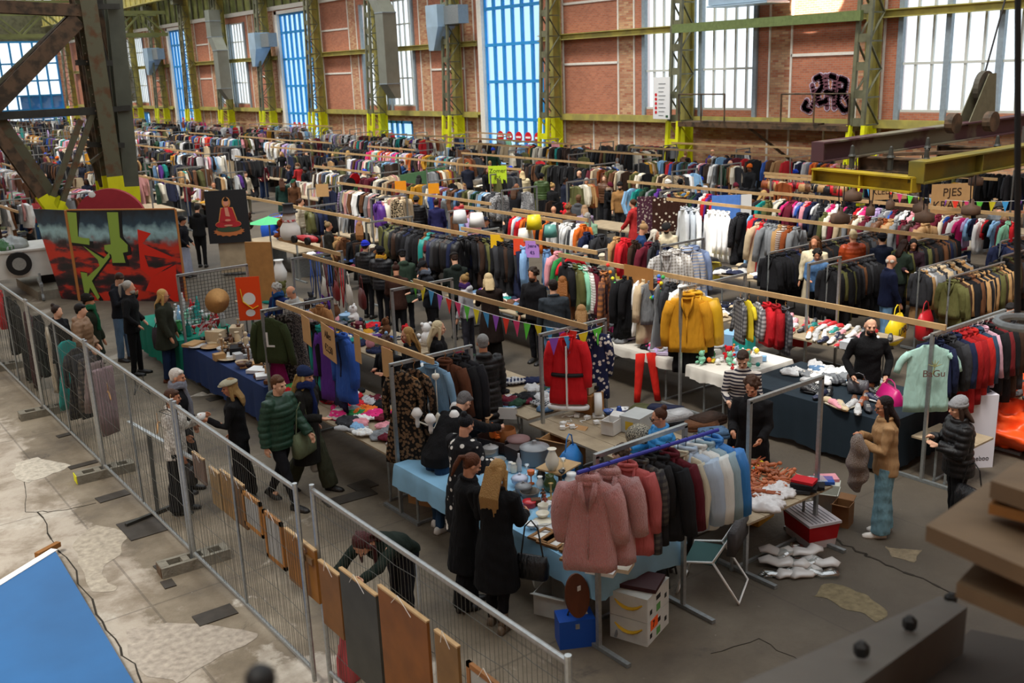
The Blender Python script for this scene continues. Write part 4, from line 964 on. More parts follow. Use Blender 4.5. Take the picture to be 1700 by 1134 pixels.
def rail(a, b, place, pal=MIX, kinds=('jacket', 'coat', 'shirt'), gap=.085, fill=1.0, hanger='wood', jit=10, pats=None, zoff=0):
    a, b = V(a), V(b); L = (b-a).length; d = (b-a)/L; ang = math.atan2(d.y, d.x)-pi/2; s = .06
    while s < L-.04:
        if RND.random() < fill:
            kd = RND.choice(kinds); c = RND.choice(pal); m = None
            if pats and RND.random() < pats: m = RND.choice(('plaid', 'floral', 'leopard', 'stripe', 'fleck'))
            hang(kd, c, a+d*s+V((0, 0, zoff)), ang+radians(RND.gauss(0, jit)), place, hanger, m, s=RND.uniform(.82, 1.12))
        s += gap*RND.uniform(.75, 1.35)
PATM = {'plaid': lambda: plaid, 'floral': lambda: floral, 'leopard': lambda: leopard, 'stripe': lambda: stripe, 'fleck': lambda: fleck, 'vstripe': lambda: vstripe, 'check': lambda: checkm}
PATW = {'plaid': 'plaid', 'floral': 'floral', 'leopard': 'leopard print', 'stripe': 'striped', 'fleck': 'flecked', 'vstripe': 'striped', 'check': 'checked'}
ORD = ['first', 'second', 'third', 'fourth', 'fifth', 'sixth', 'seventh', 'eighth', 'ninth']
def garment_mat(kind, m):
    if m: return PATM[m]() if isinstance(m, str) else m
    return {'puffer': puffy, 'sweater': knit, 'trousers': denim, 'furcoat': fur}.get(kind, fabric)
def merge_far(items, name, label, cat, meshf):
    """everything past the individuals goes into one object, coloured per garment"""
    vs, fs, cs, off = [], [], [], 0
    for me, M, c in items:
        n = len(me.vertices); co = np.empty(n*3); me.vertices.foreach_get('co', co); co = co.reshape(-1, 3) @ np.array(M.to_3x3()).T+np.array(M.translation)
        vs.append(co); fs += [tuple(i+off for i in p.vertices) for p in me.polygons]; cs.append(np.tile(np.array([*lin(c), 1.0]), (n, 1))); off += n
    if not vs: return
    me = bpy.data.meshes.new(name); me.from_pydata(np.concatenate(vs).tolist(), [], fs)
    a = me.color_attributes.new('col', 'FLOAT_COLOR', 'POINT'); a.data.foreach_set('color', np.concatenate(cs).astype(np.float32).ravel())
    o = obj(name, me, attrmat('far_fabric')); tag(o, label, cat, kind='stuff')
def flush_hang(limit=290):
    HANG.sort(key=lambda t: t[0]); cnt = {}; far = []; pick = []
    for it in HANG:
        kd = it[1]; cat = CATC.get(kd, kd); nm = {'tee': 't_shirt', 'child': 'child_garment', 'furcoat': 'fur_coat', 'puffer': 'puffer_jacket'}.get(kd, kd)
        tot = cnt.get(cat, 0)
        if tot < limit and (it[0] < 36 or it[9]): cnt[cat] = tot+1; pick.append((it, nm, cat))
        else: far.append(it)
    names = {}
    for it, nm, cat in pick:
        d, kd, sd, c, p, rz, place, hg, m, lb, s = it
        base = lb or '%s%s %s %s' % (c if not c.startswith('#') else '', ' '+PATW[m] if isinstance(m, str) else '', CATN.get(kd, kd), place)
        names.setdefault(base.strip(), []).append((it, nm, cat))
    for base, lst in names.items():
        for i, (it, nm, cat) in enumerate(lst):
            d, kd, sd, c, p, rz, place, hg, m, lb, s = it; L_ = base
            if len(lst) > 1 and len(lst) <= 9 and len(base.split()) < 15 and d < 19: L_ = '%s nearest %s' % (ORD[i], base) if i else 'nearest '+base
            o = obj(nm, garment(kd, sd, d > 30), garment_mat(kd, m), None, p, rz, CN.get(c, c)); o.scale = (s, s, s)
            if d <= 17:                      # the photo shows the hanger: thing > parts
                r = empty(nm, p, rz); r.scale = (s, s, s); o.parent = r; o.location = (0, 0, 0); o.rotation_euler = (0, 0, 0); o.scale = (1, 1, 1); o.name = 'garment_body'
                r.name = nm
                obj('hanger', hanger_mesh(hg), {'wood': wood_h, 'white': plast_w, 'black': plast_k}[hg], r)
            else: r = o
            tag(r, L_, cat, 'clothes '+place)
    merge_far([(garment(it[1], it[2], True), Matrix.Translation(it[4]) @ Matrix.Rotation(it[5], 4, 'Z') @ Matrix.Diagonal((it[10], it[10]*1.1, it[10]*(.85+.3*((it[2]*7+int(it[0]*50)) % 10)/10), 1)), CN.get(it[3], it[3])) for it in far], 'distant_clothes', 'hundreds of mixed clothes hanging on the distant stall rails', 'clothes', None)
    print('hang', len(pick), 'far', len(far), cnt)

# ------------------------------------------------------------------ crumpled and folded clothes lying on tables
def lump(seed, low=False):
    k = ('lump', seed, low)
    if k in GM: return GM[k]
    R = random.Random(seed); mb = MB(); n = 10 if low else 34; m = 4 if low else 13; o = V((R.uniform(0, 50), 0, 0)); rr = []
    ax, ay, hz = R.uniform(.13, .2), R.uniform(.1, .15), R.uniform(.035, .065)
    for i in range(m):
        t = i/(m-1); r = 1-.93*t**1.6; ring = []
        for j in range(n):
            a = 2*pi*j/n; q = r*(1+.42*noise.noise(V((cos(a)*1.9, sin(a)*1.9, seed))+o)+.1*noise.noise(V((cos(a)*6, sin(a)*6, seed)))); x, y = cos(a)*ax*q, sin(a)*ay*q
            z = hz*(1-(1-t)**2)*(1+.9*noise.noise(V((x*13, y*13, seed*1.3))))+.004
            z += (.03*abs(noise.noise(V((x*24, y*18, seed*2.3))))+.014*abs(noise.noise(V((x*60, y*48, seed))))) if t > 0 else 0
            ring.append(V((x, y, max(.001, z) if i else .001)))
        rr.append(ring)
    mb.rings(rr); GM[k] = mb.mesh('crumpled_shape', not low); return GM[k]
def folded(seed):
    k = ('fold', seed)
    if k in GM: return GM[k]
    R = random.Random(seed); mb = MB(); w, l = R.uniform(.11, .15), R.uniform(.13, .18); h = R.uniform(.012, .03)
    for i in range(2):
        rr = [ringpts(w*(1-.03*i), l, z+h*i, 20, R.uniform(0, 6), .03, 4, p=.35) for z in (.001, h*.5, h)]
        rr = [[V((v.x, v.y, v.z)) for v in ring] for ring in rr]; mb.rings(rr)
    GM[k] = mb.mesh('folded_shape', True); return GM[k]
PILE = []
def pile(x0, x1, y0, y1, z, place, pal=MIX, dens=16, fold=.0, lay=1, label=None):
    n = int((x1-x0)*(y1-y0)*dens)
    for i in range(n):
        x, y = RND.uniform(x0+.1, x1-.1), RND.uniform(y0+.1, y1-.1); layer = (i % (lay+1)) if lay else 0
        p = V((x, y, z+.03*layer))
        if vis(p, .03): PILE.append(((p-V((0, 0, CAMH))).length, RND.random() < fold, RND.randrange(8), RND.choice(pal), p, RND.uniform(0, 6.3), place, RND.uniform(.75, 1.2)))
def flush_pile(limit=290):
    PILE.sort(key=lambda t: t[0]); names = {}
    # prefer the nearest ones as individuals
    for it in PILE[:limit]: names.setdefault('%s %s garment %s' % (it[3], 'folded' if it[1] else 'crumpled', it[6]), []).append(it)
    for base, lst in names.items():
        for i, it in enumerate(lst):
            d, fo, sd, c, p, rz, place, s = it; L_ = base
            if 1 < len(lst) <= 9: L_ = ('%s nearest %s' % (ORD[i], base)) if i else 'nearest '+base
            nm = 'folded_garment' if fo else 'crumpled_garment'; m = fabric if RND.random() < .8 else RND.choice((stripe, floral, plaid, checkm))
            o = obj(nm, folded(sd) if fo else lump(sd), m, None, p, rz, CN[c]); o.scale = (s, s, s); tag(o, ' '.join(L_.split()[:16]), 'garment', 'clothes lying '+place)
    far = [(lump(it[2], True), Matrix.Translation(it[4]) @ Matrix.Rotation(it[5], 4, 'Z') @ Matrix.Scale(it[7], 4), CN[it[3]]) for it in PILE[limit:]]
    merge_far(far, 'clothes_heap', 'mixed clothes heaped on the farther stall tables', 'clothes', None); print('pile', len(PILE))

# ------------------------------------------------------------------ stalls
plank = mat('weathered_table_boards', '#a08f75', .75, nz=.15, scale=5, bump=.2)
CLOTHC = {}
def cloth_m(c, nm): return mat('tablecloth_'+nm.replace(' ', '_'), c, .85, nz=.1, scale=3, bump=.25, bscale=6)
def table(x0, x1, y0, y1, label, cloth=None, z=.76, drop=.55, sides='LN', fine=True, cname=None):
    """trestle table: boards, steel legs; cloth = (hex, name) is a thing of its own draped over it"""
    cx, cy = (x0+x1)/2, (y0+y1)/2; r = thing('stall_table', label, 'table', (cx, cy, 0)); hx, hy = (x1-x0)/2, (y1-y0)/2
    f = MB(); k = max(2, int((x1-x0)/.27))
    for i in range(k): f.box((-hx+(i+.5)*2*hx/k, 0, z-.014), (2*hx/k-.008, 2*hy, .026))
    f.build('tabletop', plank, r)
    for sx in (-1, 1):
        for sy in (-1, 1):
            f = MB(); p = V((sx*(hx-.12), sy*(hy-.3), 0)); f.tube([p+V((0, 0, .02)), p+V((0, 0, z-.03))], .018, 6); f.build('leg', galv_d, r)
    for sy in (-1, 1):
        f = MB(); f.bar((-hx+.05, sy*(hy-.3), z-.05), (hx-.05, sy*(hy-.3), z-.05), .035, .035); f.bar((-hx+.1, sy*(hy-.3), .02), (hx-.1, sy*(hy-.3), .02), .035, .03); f.build('crossbar', galv_d, r)
    if cloth:
        f = MB(); e = .02; zt = z+.006; n = 40; pts = []
        def edge(t):  # perimeter
            P = 4*(hx+hy); s = t*P
            if s < 2*hx: return V((-hx+s, -hy, 0)), V((0, -1, 0)), 'N'
            s -= 2*hx
            if s < 2*hy: return V((hx, -hy+s, 0)), V((1, 0, 0)), 'R'
            s -= 2*hy
            if s < 2*hx: return V((hx-s, hy, 0)), V((0, 1, 0)), 'F'
            s -= 2*hx; return V((-hx, hy-s, 0)), V((-1, 0, 0)), 'L'
        N_ = 120; top = []; lows = [[] for _ in range(5)]
        for i in range(N_):
            p, nn, sd = edge(i/N_); dl = drop if sd in sides else .08
            top.append(V((p.x, p.y, zt)))
            for q in range(5):
                t = (q+1)/5; wv = .018*t*sin(i*1.1+1.5*sin(i*.37))+.012*t*sin(i*2.3); lows[q].append(V((p.x, p.y, zt-dl*t-(.02*sin(i*.5) if q == 4 else 0)))+nn*(.012+.02*t+wv))
        o = len(f.v); f.v += [tuple(v) for v in top]; f.f.append(tuple(range(N_))); f.m.append(0)
        f.rings([top]+lows, cap=False)
        c = f.build('tablecloth', cloth_m(*cloth), None, True, (cx, cy, 0)); tag(c, ' '.join(('%s cloth draped over the %s' % (cloth[1], label)).split()[:16]), 'tablecloth')
    return r
def frame_stall(x0, x1, y, label, h=2.02, feet=True, group=None):
    r = thing('market_stall', label, 'stall', ((x0+x1)/2, y, 0), 0, group); w = (x1-x0)/2
    for s in (-1, 1):
        f = MB(); f.bar((s*w, 0, .03), (s*w, 0, h), .042, .042, (0, 1, 0)); f.build('post', galv, r)
        if feet: f = MB(); f.bar((s*w, -.42, .022), (s*w, .42, .022), .05, .04); f.build('foot', galv_d, r)
    f = MB(); f.bar((-w-.02, 0, h+.0), (w+.02, 0, h), .042, .042); f.build('crossbar', galv, r)
    for s in (-1, 1): f = MB(); f.bar((s*w*.0+s*w, 0, h), (s*w, 0, h+.12), .03, .03); 
    return r
def timber(x, y0, y1, label, z=2.085, x1=None, group=None, w=.032, hh=.075):
    f = MB(); f.bar((x, y0, z), (x if x1 is None else x1, y1, z), w, hh); o = f.build('timber_beam', wood_l); tag(o, label, 'timber', group); return o
# ================================================================== fence along the near side of the market
FX = 3.3
panels = [(21.7, 25.2), (18.05, 21.6), (14.45, 17.95), (10.85, 14.35), (7.68, 10.75), (4.1, 7.55)]
for i, (y0, y1) in enumerate(panels):
    xo = FX+(.0 if i != 5 else .1)
    nm = ['farthest from the camera, running behind the dark clothes', 'with the pale concrete foot at the far left', 'in front of the group of skirts on hangers', 'in front of the white haired couple', 'hung with wooden picture frames left of the clamp', 'nearest the camera, carrying the large brown panel'][i]
    r = thing('site_fence', 'galvanised wire mesh site fence panel '+nm, 'fence', (xo, (y0+y1)/2, 0)); L = (y1-y0)/2; hz = 2.02
    for s in (-1, 1): f = MB(); f.tube([(0, s*L, .06), (0, s*L, hz+.03)], .024, 8); f.build('post', galv, r)
    f = MB(); f.tube([(0, 0, .18), (0, 0, hz)], .014, 6); f.build('post', galv_d, r)
    f = MB(); f.tube([(0, -L, hz-.02), (0, L, hz-.02)], .024, 8); f.build('top_rail', galv, r)
    f = MB(); f.tube([(0, -L, .18), (0, L, .18)], .022, 8); f.build('bottom_rail', galv, r)
    f = MB(); n = int(2*L/.052)
    for k in range(1, n): y = -L+2*L*k/n+RND.uniform(-.006, .006); f.tube([(RND.uniform(-.01, .01), y, .18), (RND.uniform(-.012, .012), y+RND.uniform(-.01, .01), 1.1), (0, y, hz-.02)], .0022, 3, cap=False)
    for z in (.45, .72, 1.0, 1.3, 1.6, 1.84): f.tube([(0, -L+2*L*q/10, z+RND.uniform(-.02, .02)) for q in range(11)], .0028, 3, cap=False)
    f.build('wire_mesh', mat('wire_grey', '#63655f', .5, .3), r)
concf = mat('concrete_block', '#807b6e', .85, nz=.15, scale=10, bump=.4, bscale=30)
for i, y in enumerate([21.65, 18.0, 14.4, 10.8]):
    r = thing('fence_block', 'grey concrete fence foot with slots, '+['half hidden behind the far left fence', 'at the second post from the left edge', 'with a yellow painted end, third along', 'nearest the camera with a rusty end'][i], 'fence foot', (FX, y, 0), radians(RND.uniform(-4, 2)))
    f = MB(); w, h = .12, .13
    for x0, x1, ya, yb, z1 in ((-.4, .4, -w, -w+.05, h), (-.4, .4, w-.05, w, h), (-.4, -.3, -.075, .075, h), (-.14, -.06, -.075, .075, h), (.1, .18, -.075, .075, h), (.32, .4, -.075, .075, h), (-.4, .4, -.1, .1, .05)): f.box(((x0+x1)/2, (ya+yb)/2, z1/2), (x1-x0, yb-ya, z1))
    f.build('block', concf, r)
    if i > 1: MB().box((-.403, 0, .065), (.012, .2, .12)).build('painted_end', yellow if i == 2 else rust_b, r)
f = MB(); f.box((0, 0, 0), (.05, .16, .06)); cl = f.build('fence_clamp', mat('brass_clamp', '#8a6a45', .5, .5), None, False, (FX+.05, 7.62, 1.32)); tag(cl, 'rusty coupler joining the two nearest fence panels', 'clamp')
# long thin bracing pipe leaning behind the fence
f = MB(); f.bar(at(213, 700, 1.0)+V((0, 0, 0)), at(335, 770, .95), .05, .03); tag(f.build('timber_rail', galv), 'grey square rail lying level behind the fence', 'rail')
f = MB(); a = at(247, 720, .95); b = at(262, 850, .03); f.bar(a, b, .05, .04); f.bar(b+V((-.45, -.12, 0)), b+V((.45, .12, 0)), .05, .04); tag(f.build('steel_stand', darkst), 'dark upright steel leg with foot behind the fence', 'frame')
# wooden backs of pictures hung on the fence: (pixel of top left, width, height, colour, label)
woodf = lambda nm, c: mat(nm, c, .55, nz=.18, scale=4)
FR = [((320, 750), .34, .3, '#6a5448', 'small dark wooden picture hung highest on the fence by the embroidered jacket', 0), ((348, 775), .28, .42, '#8a7048', 'narrow brown picture back, second along the fence', 0), ((366, 780), .3, .48, '#8c6a3a', 'golden brown wooden picture back, third along the fence', 0), ((385, 793), .3, .48, '#6a4a26', 'dark brown wooden picture back, fourth along the fence', 0),
      ((402, 812), .45, .38, '#a8712e', 'thin framed picture with grey backing, fifth along the fence', 1), ((437, 845), .42, .5, '#9a6424', 'framed picture with pale grey backing left of the fence clamp', 1), ((474, 877), .62, .52, '#8c5c22', 'wide ochre wooden panel hung behind the fence clamp', 0), ((530, 930), .38, .62, '#7a5024', 'ochre panel hung between the clamp and the stooping person', 0),
      ((565, 943), .62, .95, '#3c3c36', 'tall dark grey panel in front of the stooping person', 0), ((629, 972), .72, 1.0, '#7c4a18', 'large brown wooden panel with pale top edge on the nearest fence panel', 0), ((723, 1046), .3, .46, '#7a5a30', 'small wooden board hung by string on the nearest fence', 0), ((776, 1096), .5, .6, '#8a5a2a', 'framed picture hung by white string at the bottom edge', 1)]
for (px, py), w, h, c, lb, fr in FR:
    p = atx(px, py, FX+.06); r = thing('hung_picture', lb, 'picture', p)
    if fr:
        f = MB()
        for y, z, a, b in ((-w/2, -.02, w, .04), (-w/2, -h+.02, w, .04)): f.box((0, y, z), (.03, a, b))
        for y in (-.02, -w+.02): f.box((0, y, -h/2), (.03, .04, h))
        f.build('frame', woodf('wood_'+c[1:], c), r); MB().box((0, -w/2, -h/2), (.012, w-.06, h-.06)).build('backing', mat('grey_backing', '#9a9a94', .7), r)
    else:
        MB().box((0, -w/2, -h/2), (.025, w, h)).build('panel', woodf('wood_'+c[1:], c), r); MB().box((0, -w/2, .004), (.034, w, .016)).build('top_edge', wood_l, r)
    f = MB(); f.tube([(-.02, -w*.3, -.05), (-.04, -w*.5, .08), (-.02, -w*.7, -.05)], .003, 4); f.build('string', plast_w, r)
# empty hangers and skirts hooked on the far side of the fence
for i, (px, py, c) in enumerate([(180, 650, 'wood'), (225, 640, 'black'), (240, 640, 'black'), (278, 680, 'black'), (262, 702, 'wood'), (285, 672, 'wood')]):
    o = obj('coat_hanger', hanger_mesh(c), wood_h if c == 'wood' else plast_k, None, atx(px, py, FX+.12)+V((0, 0, .1)), radians(RND.uniform(60, 110))); later(o, 'empty %s coat hanger hooked on the fence mesh' % ('wooden' if c == 'wood' else 'black'), 'hanger')
for i, (px, py, c, kd, m) in enumerate([(112, 590, 'teal', 'dress', None), (127, 592, '#45423c', 'dress', 'plaid'), (137, 600, 'charcoal', 'trousers', None), (146, 605, '#6b6258', 'skirt', 'plaid'), (155, 598, '#8a7a78', 'skirt', None), (168, 610, '#9a8588', 'trousers', None), (80, 560, '#c9bda6', 'dress', None), (92, 570, 'black', 'dress', None), (42, 520, '#3a1018', 'gown', None), (30, 515, 'black', 'gown', None), (14, 512, 'black', 'coat', None), (22, 510, '#1a1718', 'coat', None), (60, 520, 'black', 'coat', None), (5, 530, 'red', 'jacket', None), (52, 535, '#4a1c20', 'dress', 'plaid')]):
    p = atx(px, py, FX+.3); p.z = min(1.95, max(p.z, 1.55)); hang(kd, c, p, radians(80 if i > 5 else 20), 'behind the site fence', 'black', m, '%s %s hung behind the site fence, %s' % ({'#45423c': 'dark checked', '#6b6258': 'brown checked', '#8a7a78': 'taupe', '#9a8588': 'mauve', '#c9bda6': 'cream', '#3a1018': 'dark red', '#1a1718': 'black', '#4a1c20': 'dark red checked'}.get(c, c), kd, ['leftmost of the skirt group', 'second of the skirt group', 'third of the skirt group', 'fourth of the skirt group', 'fifth of the skirt group', 'rightmost of the skirt group', 'beside the skirts', 'next to the cream dress', 'in the dark group at left', 'second dark gown at left', 'at the left edge', 'second from the left edge', 'right of the dark red gown', 'cut by the left edge', 'below the dark gowns'][i]))

# ================================================================== row one (nearest the fence): tables and frames
table(5.75, 7.0, 6.5, 10.25, 'front stall table of crockery beside the pink coats', ('#8cbede', 'pale blue'), drop=.28, sides='LNF')
table(5.85, 7.0, 10.5, 14.15, 'board table heaped with clothes behind the green jacket man')
table(5.85, 7.05, 14.4, 18.1, 'stall table of jewellery trays and carvings', ('#1f3563', 'navy blue'), drop=.62, sides='LN')
table(5.85, 7.05, 18.3, 20.9, 'glassware table behind the olive parka woman', ('#178a72', 'emerald green'), drop=.65, sides='LN')
table(7.75, 9.25, 6.3, 7.75, 'low board table covered in dolls and toys', z=.72)
table(7.9, 9.1, 7.95, 10.25, 'weathered board table with small appliances and trousers')
table(8.0, 9.2, 10.4, 14.0, 'inner stall table of sweaters behind the seated sellers')
table(8.0, 9.2, 14.3, 18.0, 'stall table below the far end of the bunting')
fs = [(5.72, 6.9, 6.42, 'galvanised stall frame rising behind the pink coats'), (7.92, 9.15, 6.45, 'galvanised stall frame beside the toy table'), (5.85, 7.05, 10.33, 'stall frame holding the leopard print dresses'), (8.05, 9.22, 10.12, 'stall frame from which the santa suit hangs'), (5.9, 7.1, 14.3, 'stall frame with grid panel behind the olive sweater'), (5.95, 7.3, 18.2, 'stall frame of hats and masks beside the emerald table'), (8.1, 9.3, 14.1, 'stall frame with the bunting tied to it'), (8.2, 9.3, 18.1, 'stall frame hung with dog leads'),
      (11.4, 12.95, 10.72, 'stall frame holding the mustard jackets'), (11.6, 13.4, 6.56, 'stall frame with the mint t-shirt'), (14.3, 15.2, 10.45, 'stall frame with white sneakers tied on top'), (13.9, 15.1, 13.6, 'stall frame with the sunlit grey shirts'), (11.9, 13.0, 14.2, 'stall frame behind the orange plaid shirt'), (12.1, 13.2, 18.0, 'stall frame behind the hanging denim jacket'), (14.6, 15.6, 17.6, 'stall frame beside the yellow lamp')]
for x0, x1, y, lb in fs: frame_stall(x0, x1, y, lb)
for (x, y0, y1, lb) in [(6.2, 9.9, 14.4, 'pine beam running from the leopard dresses to the olive sweater'), (8.4, 13.6, 18.0, 'pine beam over the stall hung with dog leads'), (8.6, 9.8, 14.2, 'pine beam carrying the bright bunting'), (12.0, 17.5, 21.0, 'pine beam behind the woman with very long hair'), (12.4, 13.8, 18.3, 'pine beam with orange and lilac paper signs'), (11.8, 6.5, 14.2, 'long pine beam crossing above the mustard jackets'),
                       (14.5, 17.3, 21.2, 'pine beam with white desk lamps clamped on it'), (15.0, 17.0, 19.8, 'second pine beam behind the yellow lamp'), (8.95, 17.5, 20.3, 'pine board carrying the snowman and red toy car'), (17.8, 9.9, 14.5, 'pine beam above the brown leather coats'), (18.7, 14.5, 18.1, 'pine beam above the sunlit white shirts'), (20.85, 16.4, 21.8, 'pine beam near the blue and white flag'), (21.2, 10.2, 16.8, 'pine beam under the handbag stall'), (24.8, 17.0, 19.9, 'pine beam above the handbags by the wall'), (26.9, 13.7, 15.6, 'pine beam behind the hanging crane weights')]:
    timber(x, y0, y1, lb)
# ------------------------------------------------------------------ the pink coats rail
a, b = V((5.3, 6.2, 2.04)), V((7.0, 6.08, 2.04))
f = MB(); f.tube([a, b], .02, 8); rr = f.build('clothes_rail', mat('blue_wrapped_rail', '#33379a', .5, nz=.1)); tag(rr, 'blue wrapped clothes rail carrying the pink coats', 'rail')
P_ = 'on the blue rail in the foreground'
for x, kd, c, m, lb, sz in [(5.98, 'furcoat', '#e08e88', None, 'salmon pink wool coat with fluffy collar, nearest on the blue rail', 1.0), (6.2, 'furcoat', '#d98f8a', None, 'dusty pink shearling coat, second on the blue rail', 1.0), (6.42, 'coat', '#b85f5e', None, 'deep rose wool coat, third on the blue rail', .96), (6.56, 'coat', '#55524c', 'plaid', 'grey checked coat behind the rose coat', .9), (6.66, 'coat', '#202022', None, 'black coat in the middle of the blue rail', .85), (6.78, 'jacket', '#1c1d20', None, 'second black jacket on the blue rail', 1.15), (6.9, 'jacket', '#551822', None, 'burgundy jacket on the blue rail', 1.15),
                         (7.02, 'shirt', '#c9c4ae', None, 'cream shirt with sky blue collar on the blue rail', 1.15), (7.12, 'puffer', '#a9bcd0', None, 'pale blue ski jacket on the blue rail', 1.15), (7.24, 'puffer', '#d8dcd8', None, 'white ski jacket on the blue rail', 1.15), (7.34, 'puffer', '#8fa9b4', None, 'grey green ski jacket on the blue rail', 1.15), (7.45, 'puffer', '#2f7ac0', None, 'bright blue ski jacket at the far end of the blue rail', 1.15)]:
    hang(kd, c, (5.42+(x-5.98)*1.03, 6.19-.06*(x-5.98), 2.04), radians(-48 if x < 6.5 else -64), P_, 'black', m, lb, 0 if x < 6.5 else None, sz*.95)
# leopard dresses etc on the frame at y 10.33
for x, kd, c, m, lb in [(5.98, 'dress', '#7a5f44', 'leopard', 'leopard print dress nearest the front post'), (6.16, 'dress', '#6f5640', 'leopard', 'second leopard print dress on the same bar'), (6.42, 'shirt', '#7fa3bf', None, 'light blue shirt beside the leopard dresses'), (6.62, 'jacket', '#5a3522', None, 'brown jacket beside the light blue shirt'), (6.76, 'coat', '#1b1b1d', None, 'black coat next to the brown jacket on the frame'), (6.9, 'coat', '#1e1e22', None, 'black coat at the end of the frame bar')]:
    hang(kd, c, (x, 10.31, 2.0), radians(-60+RND.uniform(-6, 6)), 'on the frame behind the bending man', 'wood', m, lb, 1 if kd == 'dress' else 0, 1.08)
# santa suit and navy patterned coat
r = thing('santa_suit', 'red santa claus suit with white trim hanging on stall frame', 'costume', (8.5, 10.1, 2.0), radians(-50)); obj('garment_body', garment('coat', 0), fabric, r, color='#d31f26'); obj('hanger', hanger_mesh('white'), plast_w, r)
for nm, z, w, q in (('white_trim', -1.1, .27, .035), ('black_belt', -.62, .235, .03)): MB().tube([(w*cos(t), .088*sin(t), z) for t in [2*pi*i/20 for i in range(21)]], q, 7).build(nm, plast_w if q > .03 else black, r, True)
MB().bar((0, -.085, -.2), (0, -.105, -1.08), .07, .02, (1, 0, 0)).build('white_trim', plast_w, r)
hang('coat', '#1e2346', (8.95, 10.1, 2.0), radians(-40), 'on the frame', 'white', 'floral', 'navy patterned coat hanging beside the red santa suit', 1, .95)
# olive sweater, grey dresses, pink dress at y 14.3
for x, kd, c, m, lb, sz in [(5.98, 'sweater', '#333d22', None, 'olive green sweater with silver letter print on black hanger', 1.15), (6.2, 'dress', '#5a5551', 'leopard', 'grey leopard dress right of the olive sweater', .95), (6.38, 'dress', '#77706a', 'fleck', 'flecked grey long dress left of the pink one', 1.0), (6.6, 'dress', '#b79a9e', 'stripe', 'long dusty pink dress under the cardboard sign', 1.05), (6.85, 'coat', '#a5764a', None, 'tan coat on the grid panel behind the pink dress', .7), (6.05, 'dress', '#7a1050', None, 'magenta dress low behind the olive sweater', .8)]:
    hang(kd, c, (x, 14.26-.02*(x > 6.1), 2.0 if c != '#7a1050' else 1.6), radians(-52+RND.uniform(-6, 6)), 'on the grid stall frame', 'black', m, lb, 0, sz)
o = obj('lettering', textmesh('L', .34, .002), mat('silver_print', '#c9c9cc', .3, .4)); r = thing('shirt_print', 'silver capital letter printed on the olive sweater', 'print', (5.9, 14.12, 1.58), radians(-52)); o.parent = r; o.rotation_euler = (pi/2, 0, 0)
for i, (x, c) in enumerate([(6.25, 'blue'), (6.28, 'navy'), (6.22, 'purple'), (6.26, 'teal'), (6.3, 'black')]): hang('coat' if i != 1 else 'dress', c, (6.22, 12.3+.22*i, 2.03), radians(90+RND.uniform(-14, 14)), 'on the pine beam behind the clothes table', 'black', None, '%s garment on the pine beam behind the heaped clothes table' % c)
# grid panels
for (x0, x1, y, lb) in ((5.95, 6.5, 14.34, 'black wire grid panel behind the olive sweater'), (6.55, 7.05, 14.36, 'blue wire grid panel behind the pink dress'), (5.98, 7.2, 18.24, 'dark wire grid panel hung with hats and carvings')):
    f = MB(); n = int((x1-x0)/.065)
    for i in range(n+1): f.bar((x0+(x1-x0)*i/n, y, 1.05), (x0+(x1-x0)*i/n, y, 1.98), .007, .007)
    for i in range(15): f.bar((x0, y, 1.05+.066*i), (x1, y, 1.05+.066*i), .007, .007)
    tag(f.build('grid_panel', darkst), lb, 'grid')
# signs taped over the timber
sign('', (6.1, 13.2, 1.88), radians(80), .42, .42, label='plain brown cardboard sheet folded over the pine beam, left one'); sign('Alles\n€2,50', (6.05, 12.4, 1.86), radians(-100), .62, .48, label='cardboard price sign folded over the pine beam by the pink dress', size=.15)
sign('', (6.13, 11.7, 1.9), radians(-95), .2, .4, label='narrow brown card taped to the pine beam'); sign('', (6.13, 10.9, 1.86), radians(-92), .3, .4, label='brown card hanging from the beam near the leopard dresses')
sign('', at(545, 622, .84), 0, .45, .3, label='flat cardboard piece lying on the heaped clothes table').rotation_euler = (radians(80), 0, .4)
# chandelier of white glass cups
r = thing('chandelier', 'cream chandelier with white glass cups hanging on the leopard dress frame', 'lamp', (6.25, 9.95, 0)); f = MB(); f.tube([(0, 0, 1.95), (0, 0, 1.38)], .006, 5); f.lathe([(.045, 1.9), (.05, 1.86), (.01, 1.82)], n=10); f.lathe([(.01, 1.4), (.035, 1.36), (.02, 1.28), (.03, 1.22), (.005, 1.18)], n=10)
for i in range(5): t = 2*pi*i/5; f.tube([(0, 0, 1.3), (.14*cos(t), .14*sin(t), 1.24), (.26*cos(t), .26*sin(t), 1.3)], .012, 6)
f.build('arms', mat('cream_enamel', '#ddd8c8', .4), r, True)
for i in range(5):
    t = 2*pi*i/5; f = MB(); f.lathe([(.02, 1.22), (.03, 1.27), (.025, 1.33), (.06, 1.37), (.075, 1.4), (.05, 1.45), (.035, 1.47)], (.26*cos(t), .26*sin(t), 0), 12); f.build('glass_cup', mat('opal_glass', '#efeeea', .2), r, True)
# heap of clothes on the board table
pile(5.85, 7.0, 10.5, 14.1, .77, 'on the board table behind the green jacket man', ['red', 'hot pink', 'pink', 'black', 'white', 'grey', 'navy', 'green', 'charcoal', 'light grey', 'orange', 'black', 'white', 'sky blue', 'burgundy'], 17, 0, 1)
pile(8.0, 9.2, 10.4, 13.9, .77, 'on the table left of the santa suit', ['navy', 'black', 'charcoal', 'denim blue', 'white', 'burgundy', 'light grey', 'navy', 'sky blue', 'dark green'], 16, .1, 1)
pile(8.0, 9.2, 14.3, 17.9, .77, 'on the table beneath the bunting', MIX, 10, 0, 0)
